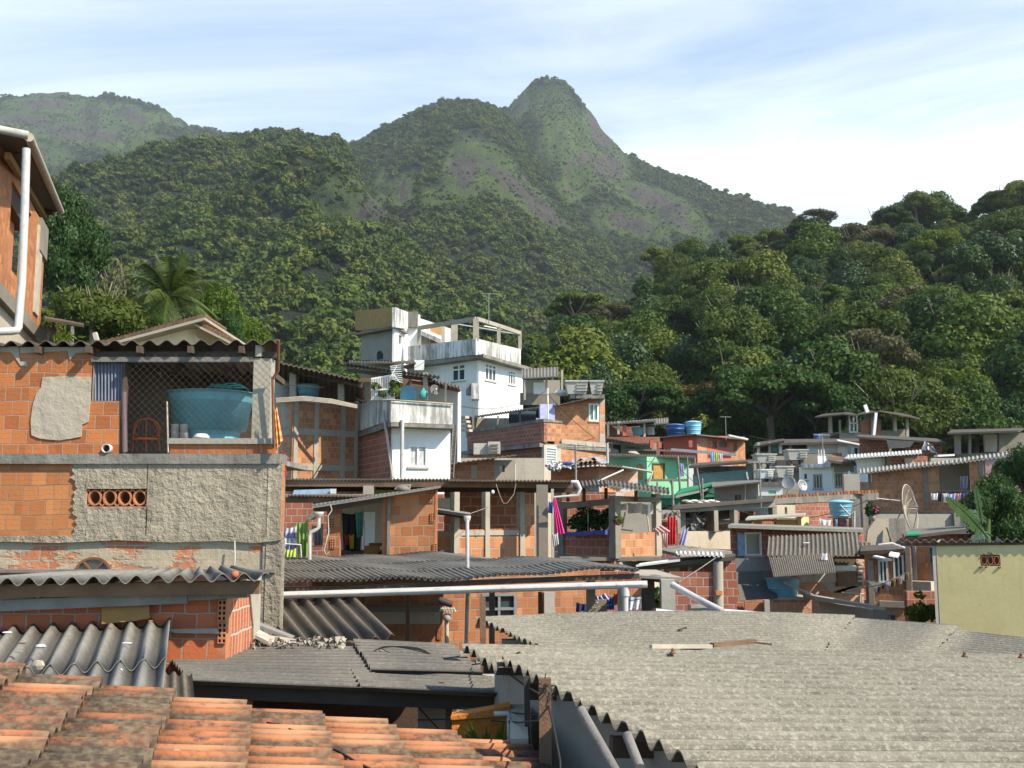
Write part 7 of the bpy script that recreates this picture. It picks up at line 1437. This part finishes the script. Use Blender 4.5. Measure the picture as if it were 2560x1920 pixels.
# ================================================================ yellow house and the brick house beside it
yh=house('pale yellow rendered house at the right edge with a ragged vent',2450,1600,22); wW=Wall(2338,22.3,2680,21.5); cg=(2451,1387,2501,1415)
wl(yh,wW,2340,1361,2680,'paint_yellow',[cg],zb=-9,name='front_wall'); m=MB(); cobogo(m,wW,2452,1388,2500,1414,3,1); m.build('vent_block','terracotta',yh); m=MB(); wW.slab(m,*wW.rect(2448,1384,2504,1418),-.12,.14); m.build('vent_back','terracotta_dark',yh)
m=MB(); A_y=W(2338,1500,22.3); m.slab([Vector((A_y.x,22.32,-9)),Vector((A_y.x,22.32,wW.px(2340,1362)[1])),Vector((W(2350,1400,27).x,27,wW.px(2340,1362)[1])),Vector((W(2350,1400,27).x,27,-9))],(.1,0,0)); m.build('side_wall','plaster_grey',yh)
m=MB()
for k in range(14): u=2450+rng.uniform(0,52); v=rng.choice([1384,1417])+rng.normal()*1.5; p=wW.at(u,v,.01); m.lathe(p,[(0,-.02),(.03,0),(0,.02)],6)
m.build('broken_render','concrete',yh)
roofe(yh,(2246,1354,22.46),(2700,1349,21.40),5,-.1,'sheet_brown',.177,.035,'roof',.012,k=.99,ns=10); m=MB(); m.beam(W(2252,1362,22.5),W(2700,1357,21.5),.08,.05); m.build('purlin','wood_dark',yh)
bh=house('bare brick house with two green glazed windows above a washing line',2220,1545,29); wX=Wall(2158,29.5,2278,29); wY=Wall(2278,30.5,2345,30)
w1_=(2197,1400,2219,1456); w2_=(2234,1388,2259,1446); wl(bh,wX,2160,1370,2276,'brick_far',[w1_,w2_,(2218,1536,2240,1552)],zb=wX.px(2200,1500)[1],name='wall')
window(bh,wX,*w1_,nb=2,gm='glass_green',fw=.04); window(bh,wX,*w2_,nb=2,gm='glass_green',fw=.04)
wl(bh,wX,2160,1500,2276,'brick_far_patched',zb=-9,name='lower_wall'); bd(bh,wX,2200,1503,2272,1518,'concrete_light',.12,.0,'ledge'); bd(bh,wX,2172,1400,2186,1545,'concrete_light',.05,.0,'column'); bd(bh,wX,2265,1362,2277,1490,'concrete',.06,.0,'column')
m=MB(); m.slab([W(2222,1386,28),W(2244,1390,28),W(2252,1376,28.8),W(2230,1374,28.8)],(0,0,-.05)); m.build('awning','sheet_white',bh); m=MB(); m.beam(W(2187,1391,28.5),W(2226,1400,28.2),.25,.05); m.build('awning','sheet_white',bh); pb(bh,2222,1538,2238,1550,29.2,.05,'glass','pane')
m=MB(); m.slab([W(2150,1378,28.8),W(2262,1372,28.4),W(2265,1362,31),W(2155,1362,31)],(0,0,-.1)); m.build('roof','roof_edge_dark',bh); m=MB(); m.tube([W(2195,1362,28.4),W(2230,1358,28.4),W(2262,1370,28.4)],.03,6); m.build('gutter','pvc',bh)
wl(bh,wY,2279,1366,2322,'brick_orange',name='wall'); wl(bh,wY,2322,1366,2338,'concrete',[(2325,1370,2337,1406)],name='wall'); m=MB(); wY.pslab(m,2325,1370,2338,1406,-.05,.08); m.build('pane','glass_green',bh); bd(bh,wY,2284,1366,2292,1450,'concrete_light',.04,.0,'column'); bd(bh,wY,2286,1452,2340,1478,'plaster_tan',.4,.0,'ledge')
for k in range(15):
    u=2189+k*5.6; v=1468-k*2.6; mt=['cloth_white','cloth_navy','cloth_yellow','cloth_black','cloth_rose','cloth_white'][k%6]; l=12+9*((k*7)%3)/2
    pcloth('laundry',[(u,v),(u+4.6,v-1),(u+4,v+l),(u+.5,v+l)],27.9,mt,'small garment on the crowded washing line below the green glazed windows','laundry',.03,1,'garments crowded on one line')
ppipe('clothes_line',[(2160,1470,28),(2200,1462,27.9),(2272,1430,27.9)],.012,'wood_grey','washing line below the green glazed windows','line',5); m=MB(); m.slab([W(2165,1450,28.4),W(2208,1460,28.),W(2190,1475,28.)],(0,.05,0)); single('board',m,'wood_grey','grey triangular board beside the crowded washing line','board')
gs_=house('leafy shrub in the dark gap left of the yellow house',2305,1545,25,'shrub','shrub'); L_=[]; leaves(L_,[tuple(W(u,v,25)) for u,v in [(2285,1530),(2300,1520),(2315,1535),(2330,1525),(2290,1548),(2325,1545),(2298,1488)]],[.2,.18,.2,.16,.18,.2,.12],700,.06); me=mesh_of('foliage',L_,'leaf_lime'); o=bpy.data.objects.new('foliage',me); COL.objects.link(o); o.parent=gs_; o.location=-Vector(gs_.location); m=MB(); m.tube([W(2300,1500,25),W(2302,1600,25)],.02,5); m.build('stem','wood_dark',gs_)
dk=house('dark recessed wall left of the yellow house',2300,1560,27.5,'wall','wall'); pb(dk,2270,1478,2345,1620,28,.2,'brick_far_dark','face')
# ================================================================ white houses, tanks and dishes
wh2=house('white house with two tall grilled windows and a flat roof',2060,1235,61); wZ=Wall(1995,61,2080,60); wZ2=Wall(2080,60,2136,61.5)
q1=(2033,1185,2056,1222); q0=(2008,1182,2020,1200); q2=(2087,1182,2108,1218); wl(wh2,wZ,1997,1168,2080,'plaster_white',[q1,q0]); wl(wh2,wZ2,2080,1165,2136,'plaster_white',[q2],v0b=1178); window(wh2,wZ,*q1,nb=3,fm='wood_pale',fw=.07); window(wh2,wZ,*q0,nb=1,fw=.06); window(wh2,wZ2,*q2,nb=3,fm='wood_pale',fw=.07)
bd(wh2,wZ,2008,1160,2080,1170,'plaster_white_stained',.4,.2,'cornice'); pb(wh2,2080,1150,2134,1180,60.2,.2,'plaster_grey','upper_wall'); m=MB(); m.slab([W(2070,1150,59),W(2140,1160,59),W(2136,1148,63),W(2070,1142,63)],(0,0,-.12)); m.build('roof','roof_edge_dark',wh2); pb(wh2,1990,1160,2008,1180,61,.3,'iron','dark_box'); m=MB(); m.beam(W(2121,1178,59),W(2141,1220,59),.14,.05,(0,1,0)); m.build('leaning_board','white_metal',wh2)
lw2=house('low white house with a green window panel behind two dishes',1925,1245,57); w20=Wall(1890,57.5,2000,57); wl(lw2,w20,1892,1216,1956,'plaster_white',[(1921,1226,1940,1236)]); bd(lw2,w20,1890,1205,1960,1217,'concrete_stained',.1,.2,'cornice'); m=MB(); w20.pslab(m,1920,1226,1941,1237,-.02,.06); m.build('window_panel','paint_green',lw2); wl(lw2,w20,1956,1218,2000,'concrete_light',v0b=1225); bd(lw2,w20,1890,1240,2035,1252,'concrete_stained',1.5,.0,'slab')
dish(W(1971,1208,56),.37,(-.45,-1,.35),'larger brown grey dish in front of the low white house','metal_grey',pole=tuple(W(1966,1238,56.2))); dish(W(2005,1214,56),.31,(.5,-1,.3),'smaller brown grey dish to the right of the larger one','metal_grey',pole=tuple(W(1998,1238,56.2)))
def cbox(u0,v0,u1,v1,Y,lb,mat='asbestos_tank'):
    t_=house(lb,(u0+u1)/2,v1,Y,'water_box','water tank'); a=W(u0,v0,Y); c=W(u1,v1,Y); k=.12*(c.x-a.x); m=MB(); m.hexa([(a.x+k,Y,c.z),(c.x-k*.5,Y,c.z),(c.x-k*.5,Y+1,c.z),(a.x+k,Y+1,c.z),(a.x,Y-.1,a.z),(c.x,Y-.1,a.z),(c.x,Y+1.1,a.z),(a.x,Y+1.1,a.z)]); m.build('box',mat,t_)
    m=MB(); m.box((a.x-.05,Y-.15,a.z+.001),(c.x+.05,Y+1.15,a.z+.07)); m.build('lid',mat,t_)
    for j in range(3): m=MB(); z=c.z+(a.z-c.z)*(.25+.25*j); m.box((a.x+(c.x-a.x)*.6,Y-.14,z),(c.x-k*.4,Y+.0,z+.05)); m.build('rib',mat,t_)
    m=MB(); m.box((a.x+k*1.5,Y+.1,c.z-.7),(a.x+k*2.6,Y+.9,c.z-.001)); m.box((c.x-k*2.6,Y+.1,c.z-.7),(c.x-k*1.5,Y+.9,c.z-.001)); m.build('support','concrete',t_)
cbox(1890,1137,1940,1157,62,'wide grey cement water box, upper left of the white houses'); cbox(1968,1126,2019,1150,63,'tall ribbed cement water box above the white house'); cbox(1940,1168,1985,1194,60,'stained cement water box just above the dishes'); cbox(1896,1176,1934,1196,59,'pale water box covered with white sacking','litter_white')
uw=house('clutter of grey concrete terraces behind the water boxes',1940,1200,63); pb(uw,1885,1140,2010,1250,64.5,.3,'plaster_grey','wall'); pb(uw,1965,1135,2080,1170,64,.3,'concrete','wall'); pb(uw,1942,1150,1966,1165,63,.3,'iron','opening_shade'); pb(uw,1980,1152,1996,1160,62.6,.2,'iron','opening_shade'); pb(uw,1884,1200,1960,1212,61,2,'concrete_stained','slab')  # dark solid blocks stand in for the shade inside two openings
for k in range(3): ppipe('pipe',[(2045+k*7,1124,60.5),(2047+k*7,1142,60.5)],.05,'pvc',['leftmost of three white vent pipes above the white house','middle of three white vent pipes above the white house','rightmost of three white vent pipes above the white house'][k],group='white vent pipes above the white house')
t_=house('cream block tank below the three white vent pipes',2055,1163,60.5,'water_box','water tank'); m=MB(); m.hexa([W(2045,1163,60.3),W(2070,1163,60.3),W(2070,1163,61),W(2045,1163,61),W(2044,1140,60.3),W(2064,1140,60.3),W(2064,1140,61),W(2044,1140,61)]); m.build('box','plaster_white',t_)
aq=house('aqua painted house with a dark flat roof',1800,1210,66); wl(aq,Wall(1728,66,1888,65),1732,1186,1884,'paint_aqua',v0b=1172); m=MB(); m.slab([W(1722,1165,64.5),W(1884,1152,64),W(1886,1148,69),W(1730,1158,69)],(0,0,-.15)); m.build('roof','roof_edge_dark',aq); pb(aq,1868,1160,1880,1200,65,.3,'paint_aqua','pillar'); pb(aq,1736,1162,1744,1190,65,.3,'concrete','pillar'); m=MB(); m.beam(W(1866,1180,64.4),W(1871,1204,64.4),.1,.1,(0,1,0)); m.build('pipe','pvc',aq); pb(aq,1740,1165,1870,1190,68.5,.2,'concrete_stained','back_wall')
# ---- upper terraces
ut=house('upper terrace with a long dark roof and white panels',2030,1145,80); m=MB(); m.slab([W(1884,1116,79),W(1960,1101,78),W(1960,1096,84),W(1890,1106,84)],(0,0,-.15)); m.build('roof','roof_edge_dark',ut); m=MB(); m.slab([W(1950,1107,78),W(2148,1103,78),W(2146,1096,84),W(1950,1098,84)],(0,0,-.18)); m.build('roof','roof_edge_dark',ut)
pb(ut,2019,1108,2094,1134,79,.2,'plaster_white','panel'); pb(ut,2094,1108,2119,1146,78.6,.2,'plaster_white','panel'); m=MB(); m.tube([W(2092,1102,77.6),W(2148,1113,77.6)],.12,8); m.build('gutter','pvc',ut); pb(ut,1890,1130,2120,1175,80.5,.3,'plaster_grey','base_wall'); pb(ut,2075,1132,2105,1148,78,.3,'brick_far','brick_corner')
for u in (1896,1924,1951,1976): m=MB(); m.beam(W(u,1106,79),W(u,1134,79),.2,.2,(0,1,0)); m.build('post','concrete_light' if u!=1951 else 'white_metal',ut)
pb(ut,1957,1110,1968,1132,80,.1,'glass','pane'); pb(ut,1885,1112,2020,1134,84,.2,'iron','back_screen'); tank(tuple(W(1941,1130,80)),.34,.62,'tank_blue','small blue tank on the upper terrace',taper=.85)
for k in range(7): pcloth('laundry',[(2128+k*9,1118+k),(2135+k*9,1118+k),(2134+k*9,1138+k),(2129+k*9,1138+k)],74,['cloth_white','cloth_navy','cloth_yellow','cloth_blue','cloth_grey','cloth_paleblue','cloth_white'][k],['white garment leftmost under the topmost brick wall','navy garment second under the topmost brick wall','yellow garment under the topmost brick wall','blue garment under the topmost brick wall','grey garment under the topmost brick wall','pale blue garment under the topmost brick wall','white garment rightmost under the topmost brick wall'][k],'laundry',.1,2,'washing hung about the houses')
tt=house('topmost brick house with open roof terrace against the forest',2170,1110,94); w30=Wall(2048,96,2150,94); w31=Wall(2150,94,2272,95)
wl(tt,w30,2052,1082,2150,'plaster_grey',v0b=1080); wl(tt,w31,2150,1050,2202,'brick_far_dark',v0b=1048); wl(tt,w31,2202,1076,2270,'concrete',v0b=1072); bd(tt,w30,2075,1083,2098,1097,'iron',.03,.0,'scrap_panel')
m=MB(); m.slab([W(2036,1042,93),W(2110,1034,92),W(2150,1037,92),W(2120,1030,98),W(2060,1034,98)],(0,0,-.12)); m.build('roof','roof_edge_dark',tt); m=MB(); m.slab([W(2140,1036,91),W(2200,1026,91),W(2300,1045,93),W(2260,1034,99),W(2170,1026,99)],(0,0,-.12)); m.build('roof','roof_edge_dark',tt)
for u,v0,v1,w_,mt in ((2075,1038,1084,.3,'concrete_light'),(2099,1050,1082,.16,'concrete_light'),(2180,1032,1092,.32,'concrete_light'),(2236,1032,1078,.3,'concrete_light'),(2267,1040,1092,.25,'concrete_light'),(2119,1040,1082,.12,'wood_grey')): m=MB(); m.beam(W(u,v0,94.2),W(u+1,v1,94.2),w_,w_,(0,1,0)); m.build('post',mt,tt)
wf_=MB(); 
for u in (2123,2133,2142): wf_.beam(W(u,1037,93.8),W(u+1,1080,93.8),.1,.1,(0,1,0))
for v in (1038,1058,1080): wf_.beam(W(2123,v,93.8),W(2143,v,93.8),.1,.1)
wff=wf_.build('window_frame','white_metal',tt); pb(wff,2124,1038,2142,1080,94,.05,'glass','pane')
m=MB(); m.beam(W(2190,1032,90),W(2184,1092,90),.22,.2,(0,1,0)); single('post',m,'white_metal','leaning white post in front of the topmost brick wall','post'); m=MB(); m.beam(W(2162,1012,90),W(2169,1031,90),.3,.15,(0,1,0)); single('post',m,'white_metal','short white post end sticking above the topmost roof','post')
pb(tt,2160,1036,2176,1050,95,.1,'glass_louvre','upper_pane'); tank(tuple(W(2044,1102,90)),.36,.62,'tank_navy','navy tank at the left foot of the topmost house',taper=.85)
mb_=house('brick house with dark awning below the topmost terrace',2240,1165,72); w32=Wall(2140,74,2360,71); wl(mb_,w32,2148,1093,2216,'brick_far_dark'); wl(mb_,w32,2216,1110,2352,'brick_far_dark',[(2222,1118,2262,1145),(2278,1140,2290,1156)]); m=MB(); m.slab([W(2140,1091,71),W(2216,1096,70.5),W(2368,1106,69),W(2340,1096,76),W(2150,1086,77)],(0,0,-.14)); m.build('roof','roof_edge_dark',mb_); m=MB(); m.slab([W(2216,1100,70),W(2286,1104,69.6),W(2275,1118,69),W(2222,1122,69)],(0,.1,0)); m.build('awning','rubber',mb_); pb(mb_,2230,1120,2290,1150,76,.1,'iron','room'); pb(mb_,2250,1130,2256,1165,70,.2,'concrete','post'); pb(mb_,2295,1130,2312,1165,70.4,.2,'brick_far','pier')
pcloth('banner',[(2312,1102),(2330,1112),(2346,1135),(2306,1124)],68,'cloth_white','white banner with black swirls slung under the roof corner','banner',.15,2)
m=MB(); c=W(2326,1120,67.7); m.tube([c+Vector((cos(t*.5)*.28,0,sin(t*.5)*.2)) for t in range(10)],.05,5); m.tube([W(2316,1106,67.7),W(2322,1114,67.7),W(2340,1130,67.7)],.04,5); single('banner_stroke',m,'iron','black swirl painted across the slung white banner','mark')
wr=house('white corrugated roof with pale tarpaulin walls beneath',2220,1205,58,'shed','shed'); roofe(wr,(2120,1145,58),(2305,1132,57),4,.42,'sheet_white',.18,.022,'roof',.05); pb(wr,2143,1146,2222,1205,59,.1,'plaster_white','tarpaulin_wall'); pb(wr,2222,1140,2320,1200,59.5,.2,'brick_far_dark','wall'); pb(wr,2218,1142,2228,1178,58.6,.3,'concrete','pillar'); pb(wr,2262,1145,2285,1165,59.3,.1,'plaster_tan','panel'); pb(wr,2146,1205,2176,1225,58.8,.2,'brick_far','base')
m=MB(); m.beam(W(2340,1140,55),W(2382,1138,55),.5,.1); single('sheet_end',m,'sheet_white','small white slab jutting out right of the banner','sheet')
gb=house('grey block house with an open upper floor at the right edge',2480,1160,68); w33=Wall(2386,69,2640,66); m=MB(); m.slab([W(2368,1082,67),W(2545,1076,66),W(2560,1070,72),W(2380,1074,72)],(0,0,-.12)); m.build('roof','roof_edge_dark',gb); wl(gb,w33,2390,1134,2640,'concrete',v0b=1128)
for u,w_ in ((2394,.32),(2424,.16),(2502,.35)): m=MB(); m.beam(W(u,1082,68),W(u,1136,68),w_,w_,(0,1,0)); m.build('post','concrete',gb)
pb(gb,2462,1086,2500,1130,70,.2,'plaster_tan','wall'); pb(gb,2500,1082,2640,1130,71,.2,'concrete','wall'); pb(gb,2470,1160,2640,1240,60,.2,'plaster_grey','lower_wall'); pb(gb,2470,1150,2640,1162,59.5,3,'concrete_stained','lower_slab')
# ---- banana plant and dark tree
bn=house('banana plant with a long torn leaf in front of the brick house',2460,1350,33,'banana_plant','plant')
leafmat('leaf_banana',[(.2,(.03,.09,.012)),(.8,(.06,.13,.02))],rough=.3,trans=.35,spec=.7)
def blade(P0,P1,w,droop,seed,name='leaf'):
    rd=random.Random(seed); P0=Vector(P0);P1=Vector(P1); m=MB(); N=16; ax=(P1-P0); side=ax.cross(Vector((0,-1,.2))).normalized()
    pts=[P0.lerp(P1,k/N)+Vector((0,0,droop*4*(k/N)*(1-k/N))) for k in range(N+1)]
    m.tube(pts,[.03-.0015*k for k in range(N+1)],5)
    for k in range(2,N):
        ww=w*sin(pi*min(.96,k/N+.02))**.5
        for sg in (-1,1):
            l=ww*rd.uniform(.7,1.1); a=pts[k]; b_=pts[k+1]; e=side*sg*l+Vector((0,0,-l*.35)); g_=rd.uniform(0,.3); m.add([a,b_,b_.lerp(a,g_)+e,a+e*rd.uniform(.8,1)],[(0,1,2,3)])
    m.build(name,'leaf_banana',bn)
blade(W(2470,1345,32),W(2364,1243,31.5),.26,.12,1); blade(W(2455,1310,33),W(2438,1212,33),.13,.1,2); blade(W(2475,1310,34),W(2400,1295,33),.2,.25,3); blade(W(2480,1340,33),W(2425,1360,32),.18,.2,5)
m=MB(); m.tube([W(2468,1480,33),W(2468,1340,33),W(2472,1300,33.5)],[.13,.11,.06],8); m.build('stem','leaf_olive',bn)
bigtree('dark',2490,1285,36,230,230,'dark shaded tree behind the banana plant and yellow house',1.1,crown=cm_l); bigtree('dark',2560,1200,38,190,200,'dark tree cut by the right edge below the block house',2.1,crown=cm_l); bigtree('olive',2430,1270,40,90,110,'lit leafy bush next to the banana leaves',.1)
# filler houses and plants on the hidden slope so that no bare ground shows between roofs
for i,(u,v,Y,w_,h_,mt,lb) in enumerate([(1930,1180,70,60,60,'plaster_grey','grey block seen between the water boxes'),(2130,1215,56,40,60,'plaster_grey','grey wall sliver right of the white house'),(2060,1350,52,320,120,'brick_far_dark','brown brick wall behind the blue lidded tank'),(1760,1350,52,260,140,'brick_far_dark','brown brick wall far behind the dark room'),(1950,1520,36,420,160,'brick_far_dark','dark brick wall low behind the blue tank'),(1230,1200,48,260,110,'plaster_tan','tan wall behind the low brick and concrete shed'),(950,1300,30,560,130,'brick_far_dark','dark brick wall far back under the long roof'),(1240,1500,24,1100,140,'brick_far_dark','dark brick wall at the very back below the long dark roof')]):
    m=MB(); pbox(m,u-w_/2,v-h_/2,u+w_/2,v+h_/2,Y,.3); a=W(u-w_/2,v,Y); c=W(u+w_/2,v,Y); m.box((a.x,Y+.01,gz(0,Y)-2),(c.x,Y+.29,Zat(v+h_/2,Y)-.001)); single('wall',m,mt,lb,'wall')

# ---- overhead cables strung between the houses
for i,(a_,c_,sg,lb) in enumerate([((706,960,30),(1060,905,60),.6,'thin cable from the brick frame house to the white tower'),((1130,1010,45),(1369,975,50),.5,'cable from the balcony roof to the white mast'),((1369,985,50),(1690,1150,62),1.2,'cable from the white mast to the dark pole by the green house'),((1310,860,66),(1640,1060,84),1.5,'long cable from the white house corner to the corrugated canopy'),((1694,1150,60),(1995,1160,60),1.,'cable from the dark pole to the white house with grilled windows'),((1694,1165,60),(1930,1250,44),.8,'cable dropping from the dark pole to the concrete frame'),((2136,1170,60),(2310,1165,49),.5,'cable from the white house to the long brick house'),((2170,1250,40),(1840,1275,40),.5,'cable between the square pillar and the concrete frame'),((1450,1205,30),(1693,1260,40),.6,'cable from the crumbling shack to the concrete frame roof'),((1875,1090,80),(2190,1035,92),1.2,'cable rising to the topmost terrace'),((2270,1060,92),(2400,1085,68),.8,'cable from the topmost terrace to the block house'),((1650,1245,27),(1830,1320,31),.4,'cable from the plant terrace to the shuttered shed')]):
    A_,C_3=W(*a_),W(*c_); ppts=[A_.lerp(C_3,t/12)-Vector((0,0,sg*4*(t/12)*(1-t/12))) for t in range(13)]; m=MB(); m.tube(ppts,.009+.00012*a_[2],5); single('cable',m,'wire_black',lb,'cable','cables strung between the houses')
for i,(u,v,Y,h_,lb) in enumerate([(1222,797,62,1.6,'aerial on the roof frame of the big white house'),(1815,1092,91,1.8,'aerial on the right end of the red house roof'),(2058,1150,60,1.5,'aerial over the white house with grilled windows'),(1440,1212,26,1.,'aerial on the plant terrace roof'),(1902,1250,43,1.6,'aerial on the concrete frame roof')]):
    p=W(u,v,Y); t_=thing('aerial',lb,'aerial',tuple(p)); m=MB(); m.tube([p-Vector((0,0,.3)),p+Vector((0,0,h_))],.03,5); m.build('mast','metal_grey',t_); m=MB(); q=p+Vector((0,0,h_-.05)); m.tube([q-Vector((.5,.1,0)),q+Vector((.5,.1,0))],.015,5)
    for k in range(6): e=q+Vector((-.45+.18*k,0,0)); m.tube([e-Vector((0,.35,.1)),e+Vector((0,.35,.1))],.01,4)
    m.build('rods','metal_grey',t_)
